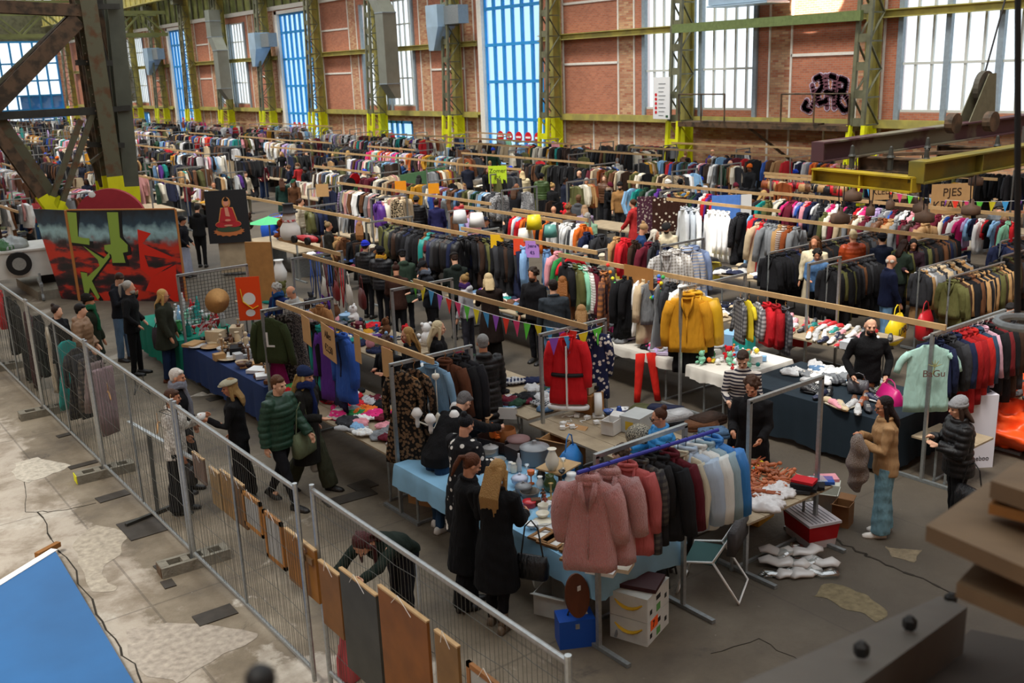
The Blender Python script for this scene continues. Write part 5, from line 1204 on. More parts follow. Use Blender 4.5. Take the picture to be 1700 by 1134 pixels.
# blue folding things on the near table of appliances
for i, (px, py, c) in enumerate([(1075, 688, 'olive'), (1105, 690, 'navy'), (1130, 705, 'black'), (1165, 712, 'brown'), (1185, 725, 'denim blue'), (1120, 700, 'light grey'), (1175, 703, 'dark brown')]):
    p = at(px, py, .77); o = obj('folded_trousers', folded(i), denim, None, p, radians(20+i*11), CN[c]); o.scale = (1.2, 1.4, 2.4); tag(o, '%s folded trousers stacked on the board table near the blue rail' % c, 'trousers', 'folded trousers on the board table')

# ================================================================== crockery on the pale blue cloth
PC = 'on the pale blue table'
def tp(px, py, z=.775): return at(px, py, z)
IT = [('pot', 'grey', (888, 768), 1.65, 'grey enamel stock pot with lid'), ('bowl', '#b8b3a6', (812, 758), 1.2, 'stoneware bowl left of the spool'), ('pot', 'light grey', (815, 756), .9, 'patterned white lidded pot'), ('bowl', '#9aa0a0', (828, 772), 1.15, 'pewter grey fruit bowl'),
      ('jar', 'white', (848, 782), .9, 'white salt jar'), ('jar', 'cream', (853, 784), .9, 'cream pepper jar'), ('bottle', 'light grey', (862, 782), 1.0, 'clear square bottle'), ('tureen', '#c9cfe4', (863, 806), .95, 'blue patterned lidded tureen'), ('tureen', 'grey', (869, 820), .95, 'grey lidded casserole'), ('tin', '#8f9494', (858, 822), .7, 'small grey tin pot'),
      ('goblet', 'orange', (882, 803), 1.3, 'bright orange glass vase'), ('vase', 'black', (899, 800), .9, 'dark glass vase'), ('jug', '#3d4f22', (913, 815), 1.05, 'olive green glazed jug'), ('vase', 'white', (897, 812), .75, 'small white patterned vase'), ('candlestick', '#b89a5a', (915, 828), 1.0, 'brass candlestick'), ('jar', 'white', (949, 815), 1.7, 'tall white canister with checked rim'),
      ('box', 'cream', (936, 822), .9, 'cream butter dish'), ('basket', '#6a6258', (880, 826), .75, 'grey braided bowl'), ('tin', 'red', (879, 840), 1.05, 'round tin with red rim'), ('figurine', 'brown', (902, 828), .8, 'brown carved figurine'), ('figurine', '#8a3a28', (905, 838), .8, 'reddish carved figurine'), ('bowl', 'white', (908, 842), .8, 'small white bowl'), ('tin', '#7f92a4', (938, 838), 1.1, 'blue grey floral tin'), ('tin', '#8398ac', (938, 832), 1.1, 'second blue grey tin beneath'),
      ('cup', 'cream', (902, 850), 1.5, 'cream coffee cup'), ('bowl', 'cream', (901, 860), .9, 'beige bowl under the cups'), ('plate', 'cream', (901, 868), 1.0, 'beige plate stack'), ('plate', 'light grey', (907, 879), .95, 'white round plate'), ('plate', '#c9b9cc', (938, 862), 1.05, 'pale pink side plate'), ('plate', '#c4b0c2', (938, 856), 1.05, 'pale pink side plate'), ('plate', '#c9b9cc', (938, 850), 1.05, 'pale pink side plate'),
      ('jar', 'light grey', (946, 880), 1.3, 'glass storage jar with lid'), ('cup', 'white', (933, 888), .9, 'white tea cup on saucer'), ('plate', 'white', (933, 890), .55, 'white saucer'), ('jar', 'light grey', (918, 860), 1.0, 'glass cutlery jar'), ('bowl', 'white', (883, 877), .85, 'white oval dish'), ('bowl', '#dfe6e8', (872, 860), 1.0, 'clear glass salad bowl'), ('cup', 'white', (928, 868), .8, 'small white cup'), ('tin', 'white', (951, 858), 1.0, 'white lidded casserole'), ('bowl', '#3a3a38', (920, 838), .6, 'dark metal ashtray'), ('cup', 'teal', (890, 790), .9, 'pale green glass tumbler'), ('goblet', 'light grey', (875, 788), 1.0, 'clear wine glass'), ('bowl', 'white', (956, 846), .8, 'white gravy boat'), ('vase', 'sky blue', (953, 826), .8, 'blue and white delft vase'), ('jar', 'blue', (960, 832), .9, 'delft blue spice jar'), ('box', '#5a3a24', (890, 838), .7, 'carved brown wooden cigar box')]
for kd, c, (px, py), s, lb in IT: item(kd, c, tp(px, py), lb, s, m=clearglass() if 'glass' in lb and 'orange' not in lb and 'dark' not in lb else None, place=PC)
for (px, py, s, rz) in ((907, 892, 1.2, .2), (921, 899, 1.2, .25), (962, 912, 1.3, .3), (963, 926, 1.3, .35), (944, 895, 1.0, .3), (800, 770, .9, 1)): item('picture_frame', '#8a6238', tp(px, py), 'flat wooden picture frame', s, rz, place='on the pale blue table')
for (px, py, c, lb) in ((1000, 948, 'white', 'open white book at the table corner'), (1025, 942, 'cream', 'thick pale book at the table corner'), (960, 905, 'beige', 'cream card folder near the pink coats')): item('book', c, at(px, py, .79), lb, 1.35, .5)
item('vase', 'cream', at(917, 780, .99), 'cream vase with painted leaves on the little wooden table', 1.25)
r = thing('side_table', 'little pale wood side table standing on the pale blue cloth', 'table', tp(928, 800), radians(15)); f = MB(); f.box((0, 0, .2), (.42, .36, .018)); f.build('tabletop', wood_l, r)
for sx in (-1, 1):
    for sy in (-1, 1): f = MB(); f.box((sx*.17, sy*.14, .096), (.03, .03, .19)); f.build('leg', rust_b, r)
item('goblet', 'light grey', at(935, 778, .99), 'clear crystal glass on the little wooden table', 1.0, m=clearglass()); item('bowl', 'black', at(933, 786, .99), 'small black metal dish on the little wooden table', .5)
r = thing('wooden_spool', 'dark round hat box with dusty mauve lid on the table', 'box', tp(861, 752)); f = MB(); f.lathe([(.15, 0), (.15, .03), (.11, .05), (.11, .17), (.005, .172)], n=20); f.build('drum', mat('dark_wood', '#2e1c16', .5), r, True); f = MB(); f.lathe([(.15, .17), (.155, .18), (.15, .2), (.005, .205)], n=20); f.build('lid', mat('mauve_lid', '#7a5a58', .6), r, True)
MB().box((0, 0, .09), (.26, .26, .18)).build('wooden_stand', mat('dark_wood', '#2e1c16', .5), None, False, tp(862, 762)); tag(bpy.data.objects['wooden_stand'], 'dark wooden cube under the round hat box', 'stand')
item('lampshade', '#8a5226', tp(841, 742), 'brown parchment lamp shade', 1.6, m=matte, place=PC); item('plush', 'orange', at(818, 728, .95), 'orange lion plush toy sitting in the wooden cradle', .8)
r = thing('doll_cradle', 'dark wooden doll cradle on the pale blue table', 'cradle', tp(828, 745), .3); f = MB()
for s in (-1, 1): f.box((0, s*.22, .1), (.3, .02, .2))
for s in (-1, 1): f.box((s*.15, 0, .09), (.02, .44, .14))
f.box((0, 0, .03), (.3, .44, .02)); f.build('cradle_body', mat('dark_wood', '#2e1c16', .5), r)
# seated side: white folding chair, cardboard boxes, blue bag, umbrella
def fold_chair(p, rz, label, c=plast_w, fr=None, seat='#ecebe6'):
    r = thing('folding_chair', label, 'chair', p, rz); fr = fr or galv
    f = MB(); f.box((0, 0, .45), (.4, .38, .025)); f.build('seat', c, r); f = MB(); f.rings([[V((x, .2+y, z)) for x, y in ((-.21, 0), (.21, 0), (.21, .02), (-.21, .02))] for z in (.68, .85)]); f.build('backrest', c, r)
    for s in (-1, 1): f = MB(); f.tube([(s*.2, -.2, .0), (s*.2, .22, .86)], .012, 6); f.build('leg', fr, r); f = MB(); f.tube([(s*.18, .22, 0), (s*.18, -.15, .45)], .012, 6); f.build('leg', fr, r)
    return r
fold_chair(at(842, 760, 0), 2.3, 'white folding chair between the two table rows'); fold_chair(at(856, 720, 0)+V((.2, .8, 0)), 1.9, 'second white folding chair behind the lion plush')
crate(at(935, 775, .3), .3, .5, .4, .45, '#b58a5c', 'open brown carton under the blue carrier bag between tables'); crate(at(790, 720, .77), .2, .22, .3, .2, '#a8805a', 'small brown carton beside the bending man'); crate(at(975, 680, .77), .2, .3, .36, .26, '#b07c48', 'brown carton printed with a logo under the slide projector', open_=False)
tote(at(945, 745, .75), .5, '#2a7ac0', 'crumpled bright blue carrier bag on the carton', .42, .35, puffy, .2, .25)
r = thing('slide_projector', 'beige slide projector standing on a carton', 'projector', at(975, 648, 1.05), .3); MB().box((0, 0, .06), (.34, .26, .12)).build('housing', mat('beige_plastic', '#b5ac96', .4), r); MB().box((.02, 0, .13), (.16, .2, .03)).build('slide_tray', plast_k, r); MB().tube([(0, -.13, .06), (0, -.18, .06)], .03, 12).build('lens', plast_k, r)
r = thing('desk_fan', 'round white heater fan standing on the appliance table', 'fan', at(993, 690, .77), .9); MB().tube([(0, -.05, .17), (0, .05, .17)], .16, 24).build('drum', plast_w, r, True); MB().box((0, 0, .01), (.2, .16, .02)).build('base', plast_w, r)
for i in range(7): item(('bowl', 'cup', 'plate', 'jar')[i % 4], ('blue', 'white', 'light grey')[i % 3], at(1010+i*6, 688-3*(i % 3), .775), '%s delft pattern %s' % (('blue', 'white', 'pale')[i % 3], ('bowl', 'cup', 'plate', 'jar')[i % 4]), .9, place='beside the heater fan')
for i, (px, py) in enumerate(((935, 705), (950, 710), (958, 692), (975, 695), (990, 703), (934, 712))):
    r = thing('power_strip', 'white socket block of the %s tangled extension lead on board table' % ('first', 'second', 'third', 'fourth', 'fifth', 'sixth')[i], 'power strip', at(px, py, .77), i*1.1); MB().box((0, 0, .02), (.07, .07, .04)).build('socket', plast_w, r); MB().tube([(.03, 0, .02), (.1, .05, .015), (.16, 0, .01), (.2, .08, .01)], .006, 5).build('cable', plast_w, r)
crate(at(1015, 718, .77), .3, .22, .18, .19, '#dcdad6', 'small open white carton on the appliance table')
r = crate(at(1058, 712, .77), .25, .4, .3, .22, '#b6bab8', 'grey plastic crate with yellow label on the appliance table', 'plastic_crate', False, plas, 'crate'); r.children[0].name = 'crate_wall'
MB().box((-.205, 0, .1), (.004, .12, .12)).build('yellow_label', mat('label_yellow', '#c9a830'), r)
r = thing('beaded_lamp', 'round wire and bead lamp shade below the seated woman', 'lamp', at(1062, 738, .78)); MB().lathe([(.08, 0), (.17, .06), (.19, .14), (.15, .22), (.06, .27), (.01, .28)], n=18).build('shade', mat('beadwork', '#a59d88', .5, c2='#3a3630', scale=60, lo=.45, hi=.55), r, True)
# dolls and toys
for i in range(62): item('doll', RND.choice(['#b5653c', '#a5552e', '#c47a50', '#c06a40', '#94502c']), V((RND.uniform(8.0, 9.1), RND.uniform(6.6, 7.3), .725+.02*(i % 3))), 'unclothed fashion doll lying', RND.uniform(1.0, 1.3), place='in the heap on the toy table')
for i in range(75): item(RND.choice(('toy_car', 'ball', 'figurine', 'box')), RND.choice(['red', 'yellow', 'green', 'blue', 'orange', 'hot pink', 'teal', 'white', 'red']), V((RND.uniform(7.9, 9.1), RND.uniform(7.1, 7.7), .725+.02*(i % 2))), None, RND.uniform(.4, .8), m=plas, place='at the back of the toy table')
for i, (px, py, c) in enumerate([(1335, 800, 'red'), (1333, 806, 'black'), (1338, 811, 'black'), (1350, 808, 'black'), (1325, 815, 'charcoal'), (1365, 800, 'blue'), (1372, 796, 'pink'), (1352, 800, 'white')]): item('book', c, at(px, py, .735+.03*(i < 4)*(3-i)), '%s cased game' % c, 1.2, .3+.1*i, place='at the right corner of the toy table')
for i, (px, py) in enumerate([(1265, 825), (1285, 820), (1275, 835), (1295, 812), (1305, 820), (1270, 843)]): o = obj('plastic_bag', lump(i, False), plas, None, at(px, py, .73), i, '#d8d4d2'); later(o, 'crumpled white plastic bag on the front of the toy table', 'bag')

# ================================================================== under and in front of the near stalls
def banana_box(p, rz, label, num=False):
    r = crate(p, rz, .5, .4, .25, '#c9ccc6', label, 'banana_box', False, matte); f = MB(); f.tube([(-.252, y, .11+.5*(y-.0)**2*6) for y in (-.15, -.1, -.05, 0, .05, .1, .15)], [.015, .03, .035, .035, .035, .03, .012], 6, flat=.5); f.build('banana_print', mat('banana_yellow', '#caa21e', .6), r)
    f = MB(); f.box((0, -.203, .17), (.1, .004, .05)); f.box((-.17, -.203, .08), (.05, .004, .05)); f.box((.17, -.203, .1), (.05, .004, .05)); f.build('hand_hole', black, r); f = MB(); f.box((.0, -.203, .06), (.09, .004, .08)); f.build('green_print', mat('print_green_l', '#5c9a50'), r)
    if num: f = MB(); f.box((-.1, -.206, .19), (.16, .004, .11)); f.build('orange_sticker', mat('sticker_orange', '#ff6420', .5), r); o = obj('numeral', textmesh('7', .1, .002), mat('ink_242424', '#242424'), r); o.location = (-.12, -.21, .19); o.rotation_euler = (pi/2, 0, 0)
    return r
banana_box(at(1062, 1045, 0), radians(20), 'lower banana carton with orange number seven sticker at the near table end', True); banana_box(at(1062, 1045, 0)+V((0, 0, .26)), radians(20), 'upper banana carton stacked under the near table end')
banana_box(at(900, 960, 0)+V((.1, 0, 0)), radians(60), 'banana carton under the crockery table behind the open carton'); crate(at(930, 1010, 0), radians(25), .42, .4, .25, '#c9ccc6', 'open carton of picture frames leaning under the crockery table')
MB().box((0, 0, .02), (.34, .4, .04)).build('record_album', mat('album_red', '#3a1014', .6), None, False, at(1062, 1045, 0)+V((.02, 0, .52)), .5); tag(bpy.data.objects['record_album'], 'dark red album lying on the banana cartons', 'album')
r = thing('tool_case', 'bright blue metal case with black handle on the floor', 'case', at(955, 1065, 0), radians(-28)); MB().box((0, 0, .15), (.36, .24, .3)).build('case_body', mat('case_blue', '#1a4fae', .4), r); MB().tube([(-.07, 0, .3), (-.06, 0, .34), (.06, 0, .34), (.07, 0, .3)], .011, 6).build('handle', plast_k, r); MB().box((0, -.125, .24), (.04, .01, .05)).build('latch', galv, r); MB().box((.1, .0, .302), (.06, .04, .002)).build('price_label', plast_w, r)
r = thing('wooden_tray', 'oval brown wooden tray standing on the blue case', 'tray', at(962, 1030, .3)+V((.02, .05, 0))); f = MB(); f.tube([(0, -.015, .0), (0, .015, .0)], .2, 24); o = f.build('tray_disc', mat('tray_wood', '#5a2f1a', .4, nz=.2), r); o.scale = (.62, 1, 1.1); o.location.z = .24; o.rotation_euler = (radians(-12), 0, radians(-20)); MB().box((0, -.03, .33), (.04, .004, .05)).build('price_label', plast_w, r)
f = MB(); p = at(1022, 1060, 0); f.tube([p+V((-.1, .1, .02)), p+V((-.18, .45, .04)), p+V((-.14, .5, .5)), p+V((.02, .12, .55)), p+V((.1, 0, .3)), p+V((0, 0, .02))], .016, 8); tag(f.build('folded_chair_frame', galv_d), 'bent chrome tube frame leaning against the banana cartons', 'frame')
r = thing('camping_chair', 'green camping chair with white tube frame and grey blanket', 'chair', at(1175, 975, 0), radians(-150)); 
for s in (-1, 1): f = MB(); f.tube([(s*.26, -.28, .02), (s*.26, -.2, .4), (s*.26, .1, .44), (s*.26, .3, .8)], .014, 7); f.build('side_frame', plast_w, r, True)
MB().tube([(-.26, -.28, .02), (.26, -.28, .02)], .014, 7).build('front_bar', plast_w, r, True); MB().tube([(-.26, .1, .44), (-.27, .38, .02), (.27, .38, .02), (.26, .1, .44)], .014, 7).build('rear_leg', plast_w, r, True)
MB().bar((0, -.2, .4), (0, .12, .4), .48, .012).build('seat', mat('green_canvas', '#2c4a48', .85), r); MB().bar((0, .12, .42), (0, .3, .8), .48, .012, (0, 1, 0)).build('backrest', mat('green_canvas', '#2c4a48', .85), r)
f = MB(); f.rings([[V((x, .3+dy+.02*sin(x*17), z)) for x, dy in ((-.3, -.03), (.3, -.03), (.3, .05), (-.3, .05))] for z in (.56, .7, .82)]); bl = f.build('grey_blanket', fabric, None, True, None, 0, '#4a4848'); bl.location = at(1175, 975, 0); bl.rotation_euler.z = radians(-150); tag(bl, 'dark grey blanket draped over the camping chair back', 'blanket')
r = thing('round_stool', 'light blue round table top between pink coats and camping chair', 'stool', at(1125, 985, 0)+V((.1, .3, 0))); MB().lathe([(.005, .62), (.2, .62), (.2, .65), (.005, .66)], n=24).build('seat', mat('stool_blue', '#6fb4dc', .4), r); 
for i in range(3): MB().tube([(.05*cos(i*2.1), .05*sin(i*2.1), .62), (.2*cos(i*2.1), .2*sin(i*2.1), 0)], .012, 6).build('leg', darkst, r)
for i, (px, py) in enumerate(((1110, 960), (1100, 985), (1140, 930))): tote(at(px, py, 0)+V((0, .2, .4)), i, '#151517', 'black cloth bag number %s on the floor behind the pink coats' % ('one', 'two', 'three')[i], .4, .38, fabric, .15, .3)
# storage box, plastic sleeves, cartons
r = thing('storage_box', 'clear plastic storage box with grey lid full of red things', 'box', at(1345, 895, 0), radians(-20)); MB().rings([[V((x*w, y*l, z)) for x, y in ((-1, -1), (1, -1), (1, 1), (-1, 1))] for z, w, l in ((.0, .17, .24), (.3, .2, .27))]).build('tub', mat('frosted_tub', '#c9bcbc', .3, spec=.6), r)
MB().rings([[V((x*w, y*l, z)) for x, y in ((-1, -1), (1, -1), (1, 1), (-1, 1))] for z, w, l in ((.1, .185, .252), (.29, .203, .274))]).build('red_contents', mat('red_contents', '#a8141c', .4), r); MB().box((0, 0, .315), (.43, .58, .03)).build('lid', mat('lid_grey', '#b9b4b8', .4), r)
for i in range(7): MB().box((-.15+.05*i, 0, .333), (.012, .52, .006)).build('lid_rib', mat('lid_rib', '#8f8a90', .4), r)
for i in range(11):
    p = at(1290+(i % 4)*24, 955-(i//4)*12, .0)+V((0, 0, .025+.045*(i//4))); o = MB().tube([V((-.2, 0, 0)), V((-.1, .03, .015)), V((.02, -.02, .0)), V((.12, .02, .02)), V((.2, 0, .0))], [.05, .085, .075, .09, .05], 12, flat=.45).build('plastic_sleeve', clearglass() if i % 3 == 0 else mat('milky_film', '#c9c6c2', .25, spec=.8), None, True, p, radians(-35+RND.uniform(-40, 40))); later(o, 'rolled bundle of clear plastic sleeves on the floor', 'plastic sleeves')
crate(at(1398, 870, 0), .3, .2, .2, .28, '#7a5636', 'small brown carton behind the storage box'); crate(at(1262, 880, 0)+V((.2, .3, 0)), .2, .4, .4, .3, '#b8842c', 'yellow brown carton under the toy table'); crate(at(1370, 850, 0), .5, .3, .3, .3, '#b7b8ae', 'white carton with green flap under the toy table corner')
crate(at(680, 860, 0)+V((.5, .3, 0)), .4, .4, .4, .3, '#a87c50', 'brown carton beneath the crockery table left end')

# ================================================================== row two: dark cloth table, shoes, toys, t-shirt rail
table(11.4, 12.9, 6.95, 9.5, 'table of shoes and bags beside the mint t-shirt', ('#16242e', 'dark navy'), drop=.68, sides='LN')
table(11.45, 12.9, 9.65, 10.65, 'table of toys and puzzles behind the striped sweater', ('#dcd8ce', 'white'), drop=.2, sides='LN')
table(11.45, 12.9, 10.9, 13.9, 'stall table of trousers and shirts behind the santa suit', ('#d2cdc2', 'cream'), drop=.15, sides='LN')
table(11.6, 12.9, 14.4, 17.9, 'stall table under the denim jacket'); table(13.9, 15.2, 9.1, 11.9, 'board table crowded with sneakers', z=.8); table(13.5, 15.0, 4.2, 7.4, 'low dark board table of sneakers at the right edge', z=.8)
table(11.6, 12.3, 6.0, 6.75, 'small low board bench behind the camel coat woman', z=.6); table(14.0, 15.2, 12.1, 13.5, 'table of dark clothes behind the sunlit shirts'); table(14.1, 15.3, 14.2, 17.4, 'inner table behind the plaid shirt')
table(16.9, 18.3, 15.9, 19.2, 'table heaped with clothes behind the dreadlocked woman', ('#b5a33c', 'mustard yellow'), drop=.5, sides='LN'); table(17.2, 18.4, 13.4, 15.3, 'table of dark clothes right of the sunlit shirts')
pile(11.5, 12.9, 10.9, 13.8, .78, 'on the cream table behind the santa suit', ['white', 'black', 'navy', 'grey', 'beige', 'dusty pink', 'hot pink', 'charcoal', 'brown', 'light grey', 'lilac'], 15, .5, 1)
pile(12.0, 12.9, 7.8, 9.4, .78, 'on the far end of the dark navy cloth', ['sky blue', 'white', 'light grey', 'grey', 'denim blue', 'white'], 15, .2, 1)
pile(11.6, 12.8, 14.4, 17.8, .78, 'on the table below the denim jacket', MIX, 14, 0, 1); pile(17.0, 18.2, 15.9, 19.1, .78, 'on the mustard yellow cloth', ['burgundy', 'red', 'white', 'black', 'yellow', 'sky blue', 'mustard', 'olive', 'white', 'denim blue'], 20, 0, 2)
pile(14.0, 15.1, 12.1, 13.5, .78, 'on the table behind the sunlit shirts', ['black', 'charcoal', 'navy', 'white', 'beige'], 16, .2, 1); pile(17.2, 18.4, 13.4, 15.3, .78, 'on the table right of the sunlit shirts', ['black', 'charcoal', 'navy', 'light grey', 'beige', 'white'], 15, .2, 1); pile(14.1, 15.3, 14.2, 17.4, .78, 'on the inner table behind the plaid shirt', MIX, 14, 0, 1)
for i in range(34): item(RND.choice(('toy_car', 'ball', 'plush', 'box', 'figurine')), RND.choice(['green', 'red', 'sky blue', 'yellow', 'white', 'teal', 'mint', 'orange', 'white']), V((RND.uniform(11.55, 12.8), RND.uniform(9.75, 10.6), .785)), None, RND.uniform(.6, 1.1), place='on the white toy table')
for px, py, c in ((1212, 572, 'sky blue'), (1235, 580, 'teal')): r = item('box', c, at(px, py, .785), 'large %s jigsaw puzzle box' % c, 2.2, .3, place='standing on the toy table')
# shoes on the dark cloth and the sneaker tables
for i, (px, py, c, so, kd) in enumerate([(1380, 672, 'beige', 'cream', 'pump'), (1388, 676, 'pink', 'beige', 'pump'), (1398, 678, 'beige', 'tan', 'pump'), (1376, 655, 'black', 'charcoal', 'boot'), (1345, 652, 'black', 'black', 'slipper'), (1352, 648, 'charcoal', 'black', 'slipper'), (1412, 676, 'light grey', 'cream', 'sneaker'), (1424, 684, 'light grey', 'white', 'sneaker'), (1418, 670, 'brown', 'tan', 'sandal'), (1430, 672, 'rust brown', 'tan', 'sandal'), (1440, 680, 'charcoal', 'black', 'shoe'), (1450, 655, 'black', 'grey', 'sneaker'), (1458, 650, 'olive', 'grey', 'boot'), (1450, 665, 'navy', 'white', 'sneaker'), (1437, 662, 'brown', 'black', 'boot'), (1362, 660, 'navy', 'black', 'boot')]):
    shoe(c, so, at(px, py, .785), RND.uniform(1.5, 3.5), 'on the dark navy cloth', kd, 1.1)
for y in [9.2+.17*i for i in range(16)]:
    for x in (14.0, 14.3, 14.6, 14.9):
        if RND.random() < .9: shoe(RND.choice(['white', 'white', 'black', 'navy', 'light grey', 'red', 'teal', 'charcoal', 'white', 'pink', 'orange']), RND.choice(['white', 'cream', 'white', 'black']), V((x+RND.uniform(-.05, .05), y+RND.uniform(-.04, .04), .81)), RND.uniform(1.2, 2.2), 'on the crowded sneaker table', 'sneaker')
for y in [5.6+.15*i for i in range(12)]:
    for x in (13.6, 13.9, 14.2, 14.5, 14.8):
        p = V((x+RND.uniform(-.04, .04), y+RND.uniform(-.03, .03), .81))
        if vis(p, .02): shoe(RND.choice(['black', 'black', 'charcoal', 'navy', 'white', 'red', 'grey', 'light grey', 'black']), RND.choice(['white', 'black', 'white', 'grey']), p, RND.uniform(1.2, 1.9), 'on the shoe table at the right edge', 'sneaker')
crate(at(1345, 560, .3), .2, .3, .4, .14, '#d86a28', 'orange shoe carton under the sneaker table', open_=False); crate(at(1325, 572, .3), .2, .3, .4, .14, '#b52a2a', 'red shoe carton under the sneaker table', open_=False); crate(at(1300, 575, .2), .1, .3, .4, .2, '#8f8f8c', 'grey shoe carton under the sneaker table', open_=False); crate(V((14.0, 9.25, .81)), .1, .3, .4, .12, '#b9bcc0', 'pale shoe carton at the front of the sneaker table', open_=False)
for i, (px, py, c, lb) in enumerate([(1418, 640, '#4a2f20', 'brown suede handbag'), (1424, 652, '#4f4f54', 'grey leather handbag'), (1440, 650, '#6a3f22', 'tan leather handbag')]): tote(at(px, py, .785)+V((0, 0, .2)), 1+i, c, lb+' standing on the dark navy cloth', .3, .2, leather, .1, .14)
# t-shirt rail
f = MB(); f.tube([(11.5, 6.62, 1.98), (13.6, 6.5, 2.0)], .018, 8); tag(f.build('clothes_rail', galv), 'steel clothes rail with white plastic hangers above the red dresses', 'rail')
hang('tee', '#a9cfc4', (11.62, 6.6, 1.98), radians(-40), 'rail', 'white', None, 'mint t-shirt with palm tree print facing the camera', 0, 1.25)
for i, (c, kd) in enumerate([('navy', 'shirt'), ('black', 'shirt'), ('charcoal', 'jacket'), ('navy', 'jacket'), ('#a01c1e', 'coat'), ('#8c1418', 'coat'), ('#b0221e', 'coat'), ('#2c4258', 'coat'), ('#c9a0b0', 'shirt'), ('black', 'coat'), ('#6a1c20', 'jacket'), ('black', 'coat'), ('dark brown', 'coat'), ('charcoal', 'coat')]):
    nmc = {'#a01c1e': 'bright red', '#8c1418': 'dark red', '#b0221e': 'scarlet', '#2c4258': 'denim blue', '#c9a0b0': 'pale pink', '#6a1c20': 'maroon'}.get(c, c)
    hang(kd, c, (11.78+.125*i, 6.6-.007*i, 1.98), radians(-70+RND.uniform(-8, 8)), 'on the white hanger rail', 'white', None, '%s %s, %s along behind the mint t-shirt' % (nmc, kd, (ORD+['tenth', 'eleventh', 'twelfth', 'thirteenth', 'fourteenth'])[i]))
r = thing('shirt_print', 'palm tree and lettering print on the mint t-shirt', 'print', (11.585, 6.5, 1.52), radians(-40)); o = obj('lettering', textmesh('BaGu', .13, .002), mat('print_brown', '#6a4a42'), r); o.rotation_euler = (pi/2, 0, 0); o.location.y = -.02
f = MB()
for t in (20, 60, 90, 120, 160): f.tube([(0, -.03, .1), (.09*cos(radians(t)), -.03, .1+.09*sin(radians(t)))], [.01, .003], 5)
f.tube([(0, -.03, .1), (-.02, -.03, 0)], .008, 5); f.build('palm', mat('print_olive', '#8a8a5a'), r)
tote(at(1480, 690, .6)+V((.1, .1, .38)), 1.0, '#c01a70', 'magenta and yellow shopping bag on the small bench', .5, .4, plas, .1, .25); tote(at(1510, 700, .6)+V((.3, .2, .3)), .6, '#9ac0a8', 'mint net cloth bag on the small bench', .35, .3, fabric, .1, .2)
for i, px in enumerate((1508, 1523)): item('bottle', 'black', at(px, 745, 0), 'black drink bottle on the floor under the bench', 1.0, cat='bottle')
r = thing('appliance_carton', 'tall white appliance carton with grey lettering beside the orange sheet', 'box', at(1622, 775, 0)+V((.05, .1, 0)), radians(-35)); MB().box((0, 0, .52), (.42, .3, 1.04)).build('carton', mat('carton_white', '#cfcdd6', .6), r)
o = obj('lettering', textmesh('weeboo', .11, .002), mat('ink_grey', '#55555c'), r); o.location = (0, -.0, 1.045); o = obj('lettering', textmesh('weeboo', .09, .002), mat('ink_grey', '#55555c'), r); o.location = (.0, -.153, .14); o.rotation_euler = (pi/2, 0, 0)
crate(at(1535, 740, 0), .4, .4, .3, .35, '#c9ccd2', 'white and blue carton leaning under the small bench', open_=False)
# crumpled orange plastic sheet
me = MB().sphere((0, 0, .4), (.75, .85, .5), 90, 56).mesh('sheet_shape', True)
for v in me.vertices:
    q = v.co*2.1; d = noise.noise(q)*.3-abs(noise.noise(q*1.4+V((3, 0, 0))))*.34+abs(noise.noise(q*2.6))*.16+noise.noise(q*7)*.02; v.co += v.co.normalized()*d-V((0, 0, .03)); v.co.z = max(.005, v.co.z)
tag(obj('orange_sheet', me, mat('orange_tarp', '#f0531a', .45, nz=.08, spec=.5, bump=.4, bscale=7), None, at(1672, 735, 0)+V((.15, 0, 0))), 'crumpled bright orange plastic sheet heaped at the right edge', 'plastic sheet')

# garments along row two
rail((11.8, 10.85, 2.02), (11.8, 12.4, 2.02), 'on the long beam left of the mustard jackets', ['black', 'beige', 'denim blue', 'black', 'charcoal', 'white', 'brown', 'grey'], ('coat', 'coat', 'shirt', 'dress', 'jacket'), .15, jit=12)
for i, (dx, c, kd, lb) in enumerate([(0.1, '#c98d1e', 'jacket', 'mustard bomber jacket nearest the post'), (.28, '#d6a51c', 'puffer', 'bright yellow coat behind the mustard jacket'), (.2, '#111113', 'coat', 'long black coat under the mustard jackets')]): hang(kd, c, (11.42+dx, 10.7, 2.0 if i < 2 else 1.75), radians(-45), 'frame', 'wood', None, lb, 0, 1.25 if i < 2 else 1.1)
hang('shirt', '#a86a3c', (11.8, 12.95, 2.02), radians(38), 'beam', 'wood', 'plaid', 'orange and black plaid flannel shirt facing the camera', 0, 1.3)
for i, (c, kd, m) in enumerate([('#3a1c20', 'shirt', 'plaid'), ('burgundy', 'shirt', None), ('white', 'shirt', 'stripe'), ('mint', 'shirt', None), ('olive', 'jacket', None), ('grey', 'shirt', None), ('black', 'jacket', None)]): hang(kd, c, (11.82, 13.15+.14*i, 2.02), radians(80+RND.uniform(-10, 10)), 'on the long beam behind the plaid shirt', 'wood', m, None, None, 1.1)
for i, (c, kd, m, lb) in enumerate([('#8a8a8a', 'shirt', 'plaid', 'black and white checked'), ('yellow', 'tee', None, 'bright yellow'), ('light grey', 'sweater', 'plaid', 'grey patterned'), ('red', 'jacket', None, 'bright red'), ('#a01820', 'jacket', None, 'dark red'), ('#66666a', 'shirt', 'plaid', 'dark checked')]): hang(kd, c, (11.8, 9.85-.17*i, 2.0), radians(62), 'beam', 'wood', m, '%s small %s on the long beam right of the mustard jackets' % (lb, {'tee': 't-shirt'}.get(kd, kd)), 0, .85)
p = at(1072, 585, .8); f = MB()
for s in (-.09, .09): f.ell([(s*(1+.2*k), -.02*k, .0-.16*k, .085-.006*k, .045) for k in range(6)], 12)
